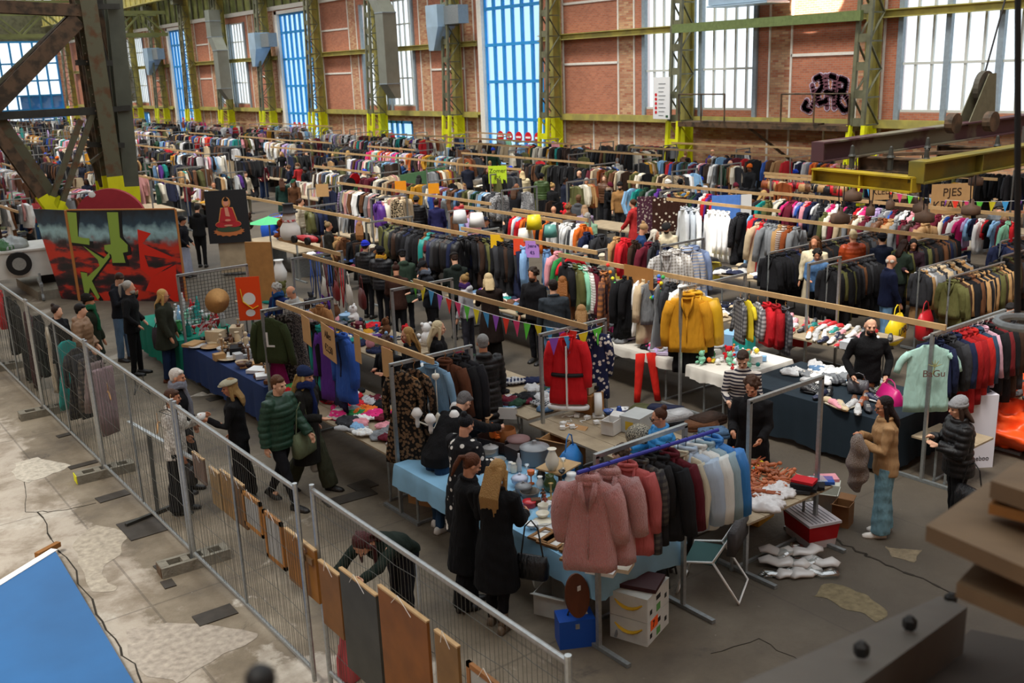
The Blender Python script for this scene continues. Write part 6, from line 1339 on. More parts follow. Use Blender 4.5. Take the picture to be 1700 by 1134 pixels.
tag(f.build('red_trousers', fabric, None, True, p+V((-.1, -.1, .02)), -.5, '#d0261c'), 'bright red trousers hanging over the cream table edge', 'trousers')
# bright paper string along the beam
r = thing('paper_garland', 'rainbow paper garland looped on the long beam', 'garland', (11.75, 11.6, 2.0)); a_ = V((0, 1.0, 0)); k = 0
for (p0, p1, sg) in ((V((0, 1.2, .08)), V((0, .4, .02)), .42), (V((0, .4, .02)), V((0, -.15, .05)), .38), (V((0, -.05, .05)), V((0, -.1, -.6)), 0)):
    for i in range(14):
        t = i/13; q = p0.lerp(p1, t)-V((0, 0, sg*4*t*(1-t))); f = MB(); f.sphere(q, .035, 6, 5); f.build('paper_link', plas, r, color=['#e83a2a', '#f08a20', '#f0e030', '#40b860', '#3a80e0', '#9a50c8'][k % 6]); k += 1
sign('', (11.72, 12.0, 1.98), radians(-90), .7, .36, '#a8753f', label='brown cardboard piece taped beside the paper garland')
# sunlit grey and blue shirts at y 13.6
for i, (x, c, m, kd) in enumerate([(14.0, '#8f8b84', 'check', 'shirt'), (14.25, '#9a948c', 'check', 'shirt'), (14.6, '#8f9fbd', 'stripe', 'shirt'), (14.8, '#8294b8', None, 'shirt')]): hang(kd, c, (x, 13.58, 2.0), radians(-28), 'f', 'wood', m, '%s shirt, %s on the sunlit frame bar' % (('grey checked', 'grey checked', 'pale blue striped', 'pale blue')[i], ORD[i]), 0, 1.35)
# coats under the beam with paper signs
for i in range(13): hang('blazer' if i % 2 else 'coat', ['black', 'charcoal', 'dark brown', 'black', 'olive', 'black', 'charcoal', 'black', 'black', 'dark brown', 'black', 'charcoal', 'navy'][i], (12.4, 17.9-.13*i, 2.02), radians(75+RND.uniform(-9, 9)), 'left of the denim jacket on the beam', 'wood', None, None, None, 1.05)
hang('jacket', '#7fa4cc', (12.4, 16.05, 2.02), radians(50), 'b', 'wood', None, 'light blue denim jacket hanging from the signed beam', 0, 1.1); hang('jacket', '#5a7ca4', (12.4, 15.3, 2.02), radians(55), 'b', 'wood', None, 'darker denim jacket right of the light denim jacket', 1, 1.05)
rail((12.4, 15.0, 2.02), (12.35, 14.3, 2.02), 'on the signed beam right of the denim', ['yellow', 'red', 'white', 'pink', 'green'], ('shirt', 'jacket', 'tee'), .2)
for i, (y, c, lb) in enumerate([(16.9, '#f2c21c', 'yellow paper sign pinned on beam above the denim jacket'), (16.1, '#f0502c', 'red orange paper sign pinned on the beam'), (15.7, '#b98ad8', 'lilac paper sign with handwriting pinned on the beam')]): sign('Jeans\n€5' if i == 2 else '', (12.35, y, 1.93), radians(-60), .3, .34, c, '#4a3a7a', lb, size=.09, nm='paper_sign')
rail((12.0, 17.7, 2.02), (12.0, 20.8, 2.02), 'on the beam behind the very long haired woman', DARK+['navy', 'teal'], ('coat', 'jacket', 'puffer'), .11)
rail((14.6, 14.0, 1.95), (14.6, 17.2, 1.95), 'on the inner beam behind the plaid shirt', MIX, ('shirt', 'jacket'), .13, fill=.6); rail((15.0, 17.1, 2.02), (15.0, 19.7, 2.02), 'beside the yellow lamp', ['grey', 'sky blue', 'navy', 'orange', 'red', 'black', 'charcoal', 'white'], ('shirt', 'jacket'), .12)
rail((12.1, 18.02, 2.0), (13.2, 18.02, 2.0), 'on the bar at the denim stall end', ['black', 'charcoal', 'navy', 'dark brown'], ('coat', 'blazer'), .1)

# the big dark coat racks on the right
def rack(x0, x1, y, z, lb, pal=DARK, gap=.075, kinds=('coat', 'jacket', 'coat', 'blazer'), zb=1.6, sz=1.0, yb=None):
    yb = y if yb is None else yb
    r = thing('coat_rack', 'rolling galvanised coat rack '+lb, 'rack', ((x0+x1)/2, (y+yb)/2, 0)); c = V(((x0+x1)/2, (y+yb)/2, 0)); a, b = V((x0, y, zb)), V((x1, yb, zb))
    MB().tube([a-c, b-c], .02, 8).build('rail', galv, r)
    for q in (a, b): MB().tube([V((q.x, q.y, 0))-c, q-c], .02, 8).build('post', galv_d, r); MB().bar(V((q.x, q.y-.28, .04))-c, V((q.x, q.y+.28, .04))-c, .04, .04).build('foot', galv_d, r)
    rail(a, b, lb, pal, kinds, gap, jit=5)
rack(16.5, 20.4, 13.05, 1.9, 'behind the woman in the cream sweater'); rack(16.2, 17.7, 11.4, 1.9, 'left of the grey haired man'); rack(19.0, 21.0, 11.6, 1.9, 'below the brown jacket woman'); rack(17.05, 18.7, 10.0, 1.9, 'right of the grey haired man, inner', ['grey', 'beige', 'black', 'light grey', 'charcoal', 'tan', 'black']); rack(16.7, 18.6, 9.2, 1.9, 'right of the grey haired man, outer', ['black', 'dark brown', 'black', 'brown', 'tan', 'charcoal', 'black', 'olive']); rack(19.1, 22.3, 9.5, 1.9, 'at the right edge behind the pole', DARK); rack(20.6, 23.2, 10.3, 1.9, 'farthest right beyond the pole', DARK)
# row three coats
rail((20.5, 11.9, 1.9), (20.5, 14.8, 1.9), 'on the inner rail beyond the dark racks', EARTH, ('coat', 'jacket', 'puffer'), .15)
rail((17.8, 13.3, 2.0), (17.85, 14.5, 2.0), 'on the beam above the dark coat racks', EARTH+['rust brown', 'red', 'white', 'black'], ('coat', 'jacket', 'coat'), .12, pats=.05)
for i in range(4): hang('shirt', ['#ffffff', '#f2f2f2', '#ffffff', '#f4f4f4'][i], (18.7, 16.6-.16*i, 2.02), radians(60), 'b', 'white', None, 'bright white shirt, %s of the sunlit white group' % ORD[i], 0, 1.45)
for i in range(3): hang('shirt', ['#c9cdd2', '#b9c2cc', '#d9dde0'][i], (18.7, 17.5-.2*i, 2.02), radians(60), 'b', 'white', None, 'pale grey shirt, %s left of the white shirts' % ORD[i], 0, 1.4)
rail((18.7, 14.7, 2.0), (18.7, 15.8, 2.0), 'right of the white shirts', ['black', 'navy', 'red', 'sky blue'], ('dress', 'coat'), .14, pats=.3)
rail((20.85, 16.5, 2.0), (20.85, 21.7, 2.0), 'near the blue and white flag', MIX, ('shirt', 'jacket', 'sweater'), .12, fill=.8); rail((21.2, 10.3, 2.0), (21.2, 16.6, 2.0), 'under the handbag stall', BRIGHT, ('shirt', 'child', 'tee', 'jacket'), .1)
for i in range(22): item('handbag', RND.choice(['black', 'brown', 'rust brown', 'burgundy', 'beige', 'charcoal', 'tan', 'red', 'black']), V((24.8, 17.1+.13*i, 1.98)), None, RND.uniform(.9, 1.3), radians(90+RND.uniform(-20, 20)), place='on the handbag beam by the wall')
for i in range(8): item('handbag', RND.choice(['cream', 'brown', 'tan', 'black']), V((21.2, 14.4+.32*i, 2.02)), None, 1.3, radians(90+RND.uniform(-20, 20)), place='on the beam behind the white flag')
# ================================================================== painted boards, red disc, trestle
def shape(mb, pts, org, ux, y0=0.0, t=.003):
    """flat paint patch: outline in board coordinates (u along the board, z up)"""
    n = V((-ux.y, ux.x, 0)); o = len(mb.v); k = len(pts)
    mb.v += [tuple(org+ux*u+V((0, 0, z))-n*y0) for u, z in pts]+[tuple(org+ux*u+V((0, 0, z))-n*(y0+t)) for u, z in pts]
    mb.f += [tuple(range(o, o+k)), tuple(range(o+2*k-1, o+k-1, -1))]+[(o+i, o+(i+1) % k, o+k+(i+1) % k, o+k+i) for i in range(k)]; mb.m += [mb.mi]*(k+2)
def muralmat(name, flip):
    m, nt, b = newmat(name); N = nt.nodes; L = nt.links; tc = N.new('ShaderNodeTexCoord'); mp = N.new('ShaderNodeMapping'); mp.inputs['Scale'].default_value = (1, 1, 2.6); L.new(tc.outputs['Object'], mp.inputs[0])
    n = N.new('ShaderNodeTexNoise'); n.inputs['Scale'].default_value = 1.1; n.inputs['Detail'].default_value = 7; L.new(mp.outputs[0], n.inputs['Vector']); r = N.new('ShaderNodeValToRGB'); L.new(n.outputs['Fac'], r.inputs[0])
    e = r.color_ramp.elements; e[0].position = .42; e[0].color = (*lin('#16181f'), 1); e[1].position = .56; e[1].color = (*lin('#c9301c'), 1); q = e.new(.5); q.color = (*lin('#4a2028'), 1)
    sp = N.new('ShaderNodeSeparateXYZ'); L.new(tc.outputs['Object'], sp.inputs[0]); n2 = N.new('ShaderNodeTexNoise'); n2.inputs['Scale'].default_value = 4; L.new(tc.outputs['Object'], n2.inputs[0]); a = N.new('ShaderNodeMath'); a.operation = 'MULTIPLY_ADD'; L.new(n2.outputs['Fac'], a.inputs[0]); a.inputs[1].default_value = .5; L.new(sp.outputs[2], a.inputs[2])
    r2 = N.new('ShaderNodeValToRGB'); mr = N.new('ShaderNodeMapRange'); L.new(a.outputs[0], mr.inputs[0]); mr.inputs[1].default_value = 1.7; mr.inputs[2].default_value = 2.7; L.new(mr.outputs[0], r2.inputs[0]); e = r2.color_ramp.elements; e[0].position = 0; e[0].color = (*lin('#301a20'), 1); e[1].position = 1; e[1].color = (*lin('#12141a'), 1); q = e.new(.35); q.color = (*lin('#9ac4cc'), 1); q = e.new(.6); q.color = (*lin('#244458'), 1)
    f = N.new('ShaderNodeMapRange'); L.new(a.outputs[0], f.inputs[0]); f.inputs[1].default_value = 1.7; f.inputs[2].default_value = 1.95; x = N.new('ShaderNodeMix'); x.data_type = 'RGBA'; L.new(f.outputs[0], x.inputs[0]); L.new(r.outputs[0], x.inputs[6]); L.new(r2.outputs[0], x.inputs[7]); L.new(x.outputs[2], b.inputs['Base Color']); b.inputs['Roughness'].default_value = .5; return m
ML, MR = V((6.35, 27.4, 0)), V((8.35, 25.1, 0)); ux = (MR-ML).normalized(); W_ = (MR-ML).length
r = thing('painted_board', 'large graffiti board with green letters on red and black landscape', 'painted board', ML); HB = 2.38
f = MB(); f.bar(V((0, 0, HB/2)), ux*W_+V((0, 0, HB/2)), .03, HB); f.build('panel', muralmat('mural_paint', 0), r); f = MB(); f.bar(V((0, 0, 0))-ux*.03, V((0, 0, HB))-ux*.03, .08, .08); f.bar(V((0, 0, HB+.01)), ux*W_+V((0, 0, HB+.01)), .06, .03); f.bar(ux*(W_+.02), ux*(W_+.02)+V((0, 0, HB)), .04, .05); f.build('timber_edge', mat('orange_pine', '#b5763c', .6), r)
UV = lambda pts: [((x-440-(y-280)*.1)/735*W_, HB-(y-290+(x-440)*.075)/600*HB) for x, y in pts]
green = [[(440, 300), (510, 300), (512, 455), (540, 462), (590, 462), (588, 505), (440, 500)], [(720, 283), (795, 278), (800, 440), (850, 485), (850, 530), (815, 540), (830, 605), (740, 612), (735, 560), (690, 530), (690, 500), (735, 490)], [(545, 515), (680, 590), (720, 545), (725, 575), (590, 745), (640, 850), (625, 870), (575, 790), (560, 845), (535, 840), (515, 690), (560, 695), (560, 720), (650, 640), (640, 600)]]
for c, yo, gr, nm in (('#12141a', .02, 1.0, 'black_outline'), ('#8fb04a', .026, 0, 'green_letters')):
    f = MB()
    for g in green:
        q = UV(g); cx = sum(p[0] for p in q)/len(q); cz = sum(p[1] for p in q)/len(q)
        if gr: q = [(u+.05*math.copysign(1, u-cx)+.04, z+.05*math.copysign(1, z-cz)-.03) for u, z in q]
        shape(f, [(max(.01, u), min(HB-.01, z)) for u, z in q], V((0, 0, 0)), ux, yo)
    f.build(nm, mat('paint_'+c[1:], c, .5), r)
f = MB()
for g in ([(1000, 690), (1170, 590), (1180, 860), (1100, 800), (960, 780)], [(920, 380), (1010, 400), (950, 470), (1140, 540), (1150, 560), (960, 545), (990, 640), (1150, 590), (1000, 690), (930, 640)]): shape(f, UV(g), V((0, 0, 0)), ux, .018)
f.build('red_field', mat('paint_red', '#dc2c1c', .5), r)
wt, wb = at(55, 349, 2.35), at(102, 496, 0); r = thing('painted_wing_board', 'side board with red and dark spray paint standing left of the green letters', 'painted board', ML)
f = MB(); p = [V((-.05, .05, 0)), V((-.05, .05, HB)), V((wt.x, wt.y, HB))-ML, V((wb.x, wb.y, 0))-ML]; f.add(p+[v+V((.03, .03, 0)) for v in p], [(0, 1, 2, 3), (7, 6, 5, 4), (0, 4, 5, 1), (1, 5, 6, 2), (2, 6, 7, 3), (3, 7, 4, 0)]); f.build('panel', muralmat('mural_paint_side', 1), r)
r = thing('red_round_sign', 'large dark red disc standing behind the graffiti board', 'disc', (7.5, 27.7, 1.85), radians(-30)); MB().tube([(0, -.09, 0), (0, .09, 0)], .95, 40).build('disc', mat('dull_red', '#a3303a', .6, nz=.06), r); MB().sphere((-.38, -.1, .82), (.1, .01, .08), 8, 5).build('sticker', plast_w, r); MB().bar((0, .1, -1.85), (0, .1, -.6), .1, .1).build('post', rust, r)
YT = 28.9; T_ = lambda px, py, dy=0: aty(px, py, YT+dy)
r = thing('steel_trestle', 'massive rusty steel trestle with yellow feet at the left', 'steel structure', (7.5, YT, 0)); O = V((7.5, YT, 0)); kk = 0
def member(nm, a, b, w, h, dy=0, m=rust, dy2=None, yel=None):
    A_, B_ = T_(*a, dy)-O, T_(*b, dy if dy2 is None else dy2)-O
    f = MB(); f.ibeam(A_, B_, w, h, .035, (0, 1, 0)); o = f.build(nm, m, r)
    if yel is not None:
        g = B_+(B_-A_).normalized()*yel; f = MB(); f.ibeam(B_, g, w*1.02, h*1.02, .04, (0, 1, 0)); f.build('yellow_foot', yellow, o)
up = (-25)
member('main_column', (133, -60), (186, 292), .42, .5, 0, rust, None, 1.5); member('rear_column', (150, -60), (203, 300), .4, .4, 1.6, darkst, None, 1.4); member('right_column', (182, -60), (216, 309), .42, .3, .5, mat('slate_steel', '#55584c', .55, nz=.15, scale=2), None, 1.3); member('inner_column', (118, -60), (170, 300), .3, .35, 1.8, rust_b, None, 1.4)
member('diagonal_brace', (128, 32), (-25, 190), .42, .3, 0, rust_b); member('diagonal_brace', (118, 28), (-25, 165), .2, .2, .4, rust); member('top_beam', (-30, 10), (133, 18), .3, .34, 0, rust_b)
member('raking_leg', (-40, 172), (68, 325), .26, .34, -.3, rust_b, -.3, 1.3); member('raking_leg', (-40, 150), (84, 330), .4, .4, .3, rust, .3, 1.5)
member('cross_beam', (-30, 194), (158, 184), .2, .14, 0, darkst); member('cross_beam', (158, 184), (216, 179), .14, .1, .3, darkst); member('cross_beam', (126, 104), (186, 105), .14, .12, .2, darkst); member('cross_beam', (145, 240), (206, 241), .14, .1, .2, darkst); member('cross_beam', (152, 11), (198, 11), .14, .12, .2, darkst)
member('slim_brace', (134, 199), (87, 326), .14, .1, 0, rust, None, .9); member('slim_brace', (153, 190), (104, 334), .14, .1, 0, rust, None, .9); member('slim_brace', (160, 12), (188, 102), .16, .14, .8, rust_b); member('slim_brace', (122, 40), (143, 98), .14, .12, .6, rust_b); member('slim_brace', (168, 105), (194, 235), .16, .16, 1, rust_b); member('slim_brace', (150, 270), (170, 255), .1, .08, .2, rust); member('slim_brace', (146, 245), (170, 310), .12, .1, .9, rust_b)
f = MB()
for i in range(26):
    t = i/26; p = T_(133+53*(t*1.17-.17), -60+352*t, -.24)-O
    for s in (-.13, .13): f.sphere(p+V((s, 0, 0)), .022, 6, 4)
f.build('rivets', rust_b, r); f = MB(); f.box((-.3, .6, .12), (3.4, 2.6, .24)); f.build('footing', concf, r)
# portrait canvas of a seated figure on a lotus
p = at(377, 402, 1.0)+V((.1, 0, 0)); r = thing('painted_canvas', 'black canvas painting of a seated red robed figure on a lotus', 'painting', p, radians(-28)); MB().box((0, 0, .72), (1.15, .03, 1.5)).build('canvas', mat('canvas_black', '#1d1d20', .7), r); MB().box((.1, .25, -.4), (.9, .4, 1.0)).build('support', plank, r)
E_ = lambda cx, cz, a, b, n=20: [(cx+a*cos(2*pi*i/n), cz+b*sin(2*pi*i/n)) for i in range(n)]
X_ = V((1, 0, 0)); O0 = V((0, -.0, 0))
for nm, c, sh, yo in (('gold_outline', '#c98a4a', [E_(0, 1.12, .115, .16), [(-.17, .98), (.17, .98), (.26, .6), (-.26, .6)], E_(0, .5, .36, .13)], .016), ('lotus', '#b56a3c', [[(.44*cos(t)*(1 if i % 2 else .86), .3+.15*sin(t)*(1 if i % 2 else .8)) for i, t in [(i, 2*pi*i/28) for i in range(28)]]], .019), ('leaf_green', '#3a4a34', [E_(0, .37, .34, .09)], .022), ('robe', '#a8262c', [[(-.15, .95), (-.05, 1.0), (.05, 1.0), (.15, .95), (.24, .6), (.1, .55), (-.1, .55), (-.24, .6)], E_(-.16, .5, .19, .085), E_(.16, .5, .19, .085)], .025), ('figure_skin', '#c98870', [E_(0, 1.12, .075, .1), [(-.06, .98), (.03, .98), (.07, .72), (-.05, .74)], E_(0, .62, .08, .03), E_(0, .47, .12, .025)], .028), ('figure_hair', '#1c1410', [E_(0, 1.2, .07, .045), E_(0, 1.25, .035, .03)], .031)):
    f = MB(); [shape(f, q, O0, X_, yo) for q in sh]; f.build(nm, mat('paint_'+c[1:], c, .6), r)
# cargo trailer, snowman, toy car, umbrella
tr = thing('cargo_trailer', 'white box trailer with black spare wheel at the left edge', 'trailer', at(45, 500, 0)+V((.15, .5, 0)), radians(-8)); TW = mat('trailer_white', '#c9c7c0', .5, nz=.08, scale=3)
MB().rings([[V((x, y, z)) for x, y in ((-1, -.0), (.75, 0), (.75, 1.6), (-1, 1.6))] for z in (.55, 1.25)]).build('box_body', TW, tr); MB().bar((-1, .8, 1.27), (.8, .8, 1.27), 1.7, .05).build('lid', TW, tr); MB().tube([(-.1, -.02, .95), (-.1, -.16, .95)], .31, 24).build('spare_tyre', black, tr); MB().tube([(-.1, -.1, .95), (-.1, -.18, .95)], .17, 20).build('wheel_rim', galv, tr)
MB().tube([(.65, .5, .3), (.65, .7, .3)], .3, 20).build('tyre', black, tr); MB().bar((.3, -.1, .5), (.3, -1.0, .45), .08, .08).build('drawbar', galv_d, tr); MB().tube([(.3, -.8, .1), (.3, -.8, .75)], .03, 8).tube([(.27, -.8, .1), (.33, -.8, .1)], .1, 12).build('jockey_wheel', galv_d, tr)
for i, (dx, c) in enumerate(((-.7, '#d8d8d4'), (-.1, '#9aa0a0'), (-.5, '#3a6a3c'))): o = obj('refuse_sack', lump(i), plas, None, tr.location+V((dx, .7, 1.3)), i, c); o.scale = (3, 3, 4); tag(o, ('pale sack lying on the trailer lid at the left edge', 'grey sack on the trailer beside the spare wheel', 'green printed bag on the trailer lid')[i], 'sack')
sn = thing('snowman_figure', 'white snowman figure with dark top hat and red checked scarf', 'figure', (8.95, 19.7, 2.14)); MB().lathe([(.16, 0), (.22, .1), (.21, .25), (.13, .38), (.13, .4), (.15, .47), (.12, .56), (.05, .6)], n=20).build('body', mat('snow_white', '#e4e2dc', .8, nz=.04), sn, True); MB().lathe([(.2, .57), (.2, .59), (.12, .6), (.11, .74), (.13, .76), (.005, .765)], n=20).build('top_hat', mat('hat_grey', '#38373a', .7), sn, True); MB().lathe([(.135, .37), (.15, .4), (.135, .43)], n=20).build('scarf', mat('scarf_red', '#c43038', .8, c2='#e8e4e0', scale=30, lo=.48, hi=.52), sn, True)
tc_ = thing('toy_racing_car', 'red model racing car on the pine board beside the snowman', 'toy car', (8.95, 18.95, 2.14), radians(100)); MB().rings([[V((x, w*cos(t), .1+h*sin(t))) for t in [2*pi*i/12 for i in range(12)]] for x, w, h in ((-.34, .06, .05), (-.2, .1, .08), (.05, .11, .075), (.25, .07, .05), (.36, .03, .03))]).build('bodywork', mat('car_red', '#c8202a', .25, spec=.7), tc_, True)
for x in (-.22, .24):
    for y in (-.13, .13): MB().tube([(x, y-.03, .08), (x, y+.03, .08)], .08, 16).build('wheel', black, tc_)
item('plush', 'rust brown', V((8.95, 20.1, 2.14)), 'rust brown plush toy left of the snowman', 1.6)
u = thing('garden_umbrella', 'flat light green parasol behind the black canvas painting', 'umbrella', at(446, 366, 2.0)-V((0, 0, 2.0))); MB().lathe([(.5, 1.95), (.02, 2.1), (.005, 2.12)], n=8).build('canopy', mat('umbrella_green', '#5fd08a', .7), u); MB().tube([(0, 0, 0), (0, 0, 2.0)], .02, 6).build('pole', galv, u)
tote(at(490, 370, .4)+V((-1, -.6, .4)), .4, '#2458c0', 'blue tarpaulin bundle under the light green parasol', 1.3, .8, puffy, .1, .5)
for i, (px, py, s, c, lb) in enumerate([(887, 372, 1.9, '#e8cf1c', 'yellow enamel lamp shade clamped on the pine beam'), (873, 395, 2.0, '#e4e2dc', 'white enamel lamp shade below the yellow one'), (764, 362, 1.9, '#d8dadb', 'white lamp shade hanging at the end of the desk lamp beam'), (792, 368, 2.0, '#f0f0ee', 'white conical lamp hanging over the capped man'), (914, 385, 1.6, '#5a9a90', 'green conical lamp shade right of the yellow lamp')]): item('lampshade', c, atx(px, py+8, 13.7), lb, s, m=plas, cat='lamp')
# row one dressing: hats, masks, orange banner, starfish, tray tables
q = 18.2
r = thing('conical_hat', 'round woven straw hat hanging on the wire grid', 'hat', at(362, 500, 1.5)); MB().tube([(0, -.12, 0), (0, -.1, 0), (0, .04, 0)], [.01, .03, .24], 20).build('straw', mat('straw', '#b98a52', .8, nz=.1, scale=20), r, True)
r = thing('orange_banner', 'orange banner with yellow and white emblem hanging by the carvings', 'banner', at(410, 462, 1.8)+V((0, 0, 0)), radians(-30)); MB().box((0, 0, -.4), (.45, .012, .85)).build('cloth', mat('banner_orange', '#ec4a12', .8), r); f = MB(); shape(f, E_(0, -.4, .12, .12), O0, X_, .008); shape(f, E_(0, -.68, .09, .07), O0, X_, .008); f.build('white_emblem', plast_w, r); f = MB(); f.tube([(-.15, -.012, -.2), (-.12, -.012, -.45), (.05, -.012, -.6), (.16, -.012, -.55)], .03, 5, flat=.4); f.build('yellow_figure', mat('emblem_yellow', '#e0b020', .7), r)
for i, (px, py) in enumerate(((338, 542), (352, 536))): r = thing('cloth_starfish', 'red and white gingham starfish, %s on the jewellery table' % ('left one', 'right one')[i], 'ornament', at(px, py, .95), i*.4); MB().prism([((.2 if k % 2 == 0 else .07)*cos(pi/2+2*pi*k/10), (.2 if k % 2 == 0 else .07)*sin(pi/2+2*pi*k/10)) for k in range(10)], -.02, .02).build('star', mat('gingham', '#d8d0d0', .9, c2='#b8202c', scale=24, lo=.49, hi=.51), r)
for i, (px, py) in enumerate(((398, 592), (415, 580), (420, 606))): r = crate(at(px, py, .775), -.4, .42, .34, .06, ('#e6e6e4', '#e6e6e4', '#b88a58')[i], ('white divided tray of jewellery', 'second white tray of jewellery', 'small wooden tray of rings')[i]+' on the navy cloth', 'display_tray', False, matte, 'tray')
for i in range(85): item(RND.choice(('bowl', 'figurine', 'plate', 'box', 'vase', 'candlestick', 'cup', 'book')), RND.choice(['brown', 'rust brown', 'tan', 'white', 'black', 'beige', 'dark brown', 'brown', 'light grey']), V((RND.uniform(5.9, 7.0), RND.uniform(14.5, 18), .78)), None, RND.uniform(1.0, 2.0), place='on the navy cloth among carvings')
for i in range(50): item(RND.choice(('bottle', 'goblet', 'vase', 'bowl', 'box', 'cup', 'jar')), RND.choice(['teal', 'sky blue', 'white', 'red', 'light grey', 'green', 'mint']), V((RND.uniform(5.95, 6.95), RND.uniform(18.4, 20.7), .78)), None, RND.uniform(1.0, 1.8), m=clearglass() if i % 4 == 0 else None, place='on the emerald cloth')
for i in range(40): item(RND.choice(('vase', 'box', 'book', 'bowl', 'figurine', 'pot', 'plush')), RND.choice(MIX), V((RND.uniform(8.1, 9.1), RND.uniform(14.4, 20.5), .78)), None, RND.uniform(1, 1.7), place='on the inner table behind the bunting')
item('vase', 'white', at(466, 470, .9), 'tall white lidded porcelain urn', 2.6); table(8.0, 9.2, 18.3, 20.9, 'inner table below the snowman')
r = thing('wooden_wardrobe_door', 'tall pale wooden panel standing behind the orange banner', 'panel', at(435, 470, 1.2)-V((0, 0, 1.2)), radians(-50)); MB().box((0, 0, 1.35), (.6, .05, 1.5)).build('board', mat('pale_oak', '#b5834c', .6, nz=.1), r); MB().box((0, .05, .6), (.05, .05, 1.2)).build('post', darkst, r)
for i in range(10): o = obj('dog_lead', MB().tube([(0, -.03, 0), (-.03, 0, -.4), (.0, .02, -.75), (.04, 0, -.4), (0, .03, 0)], .012, 5).mesh('lead_shape', True), plas, None, V((8.4, 17.7-.16*i, 2.04)), i, CN[('blue', 'navy', 'blue', 'black', 'burgundy', 'blue', 'black', 'brown', 'red', 'black')[i]]); tag(o, 'looped %s dog lead, %s from the left on the pine beam' % (('blue', 'navy', 'blue', 'black', 'burgundy', 'blue', 'black', 'brown', 'red', 'black')[i], (ORD+['tenth'])[i]), 'dog lead')
for i in range(4): tote(V((8.4, 17.2-.5*i, 1.75)), 1.3, ('#cfcdc2', '#7a2020', '#d8d4c8', '#5a1a1a')[i], ('white leather bag below the dog leads', 'dark red bag beside the white leather bag', 'second white leather bag below the beam', 'burgundy bag at the right end of the dog leads')[i], .34, .36)
bunting((8.6, 14.3, 2.08), (8.55, 9.9, 2.02), 17, 'colourful pennant bunting strung along the pine beam at centre'); bunting((9.1, 10.0, 1.98), (8.1, 10.05, 1.98), 4, 'short end of the pennant bunting above the santa suit', .04); bunting((22.82, 15.66, 2.35), (22.3, 10.4, 2.3), 17, 'pennant bunting strung across the stalls at the right', .25)
sign('PJES\nKRAAM', at(1580, 330, 2.1), radians(-35), 1.0, .72, label='brown cardboard sign reading pjes kraam under the bunting', size=.27); sign('KLEDING', at(1475, 318, 2.15), radians(-35), .95, .4, label='long cardboard sign left of the pjes kraam sign', size=.2); sign('BOEKEN', at(1555, 378, 1.5), radians(-35), .8, .6, label='cardboard sign reading boeken behind the brown jacket woman', size=.2)
sign('Zomer\n€5', at(826, 290, 2.0), radians(-40), .62, .6, '#c8e832', '#303820', 'lime green paper sign with handwriting at the upper centre', size=.2, nm='paper_sign'); sign('', at(665, 310, 2.0), radians(-40), .36, .36, '#f59a1c', label='orange paper sign above the blue capped shopper', nm='paper_sign'); sign('', at(720, 313, 2.0), radians(-40), .34, .32, '#f5a01c', label='second orange paper sign above the purple coat', nm='paper_sign'); sign('', at(535, 316, 2.0), radians(-40), .4, .4, label='brown paper sign near the navy jacket seller', nm='paper_sign')
# flag, rugs, big bags, green canvas
f = MB(); f.box((0, 0, -.85), (.75, .02, 1.7)); r = thing('hanging_flag', 'blue and white cloth hanging from the beam', 'flag', at(1206, 324, 2.1), radians(-40)); f.build('blue_cloth', mat('flag_blue', '#5c8ee0', .8, nz=.1), r); MB().box((.5, 0, -.75), (.3, .02, 1.5)).build('white_cloth', plast_w, r)
r = thing('patterned_rug', 'purple patterned rug hanging beside the dotted brown blanket', 'rug', at(1073, 326, 2.05), radians(-40)); MB().box((0, 0, -.5), (.5, .02, 1.0)).build('weave', mat('rug_purple', '#4a2438', .9, c2='#b5a9a0', scale=16, lo=.56, hi=.6), r)
r = thing('dotted_blanket', 'brown blanket with pale dots hanging left of the white shirts', 'blanket', at(1105, 328, 2.05), radians(-40)); MB().box((.1, 0, -.45), (.9, .02, .9)).build('cloth', tint('dotted', .9, 'dots', second=(.7, .62, .5), ps=.45), r, color='#3a2018')
tote(V((15.9, 9.7, .95)), .3, '#f2d21c', 'yellow plastic shopping bag with black lettering', .62, .5, plas, .2, .25, txt='JUMBO'); tote(V((16.5, 9.5, .95)), .2, '#c01c28', 'red shopping bag with pale lettering beside the yellow bag', .5, .5, plas, .2, .2, txt='Werk')
f = MB(); A1, B1 = at(565, 330, 1.3), at(740, 296, 1.3); f.bar(A1, B1, .02, .9); tag(f.build('green_canvas', mat('green_sheet', '#6fa070', .8, nz=.06)), 'long pale green sheet hung behind the pans stall', 'sheet')
for i, (px, py, c) in enumerate(((582, 304, 'charcoal'), (590, 296, 'red'), (578, 310, 'charcoal'))): r = thing('frying_pan', '%s frying pan hanging on the green sheet%s' % (('dark', 'red', 'small black')[i], ''), 'pan', at(px, py, 1.9)-V((.1, .15, 0))); MB().tube([(0, -.03, 0), (0, .03, 0)], .2, 16).build('pan_body', metalt, r, color=CN[c]); MB().bar((0, 0, -.2), (0, 0, -.42), .03, .015).build('handle', black, r)

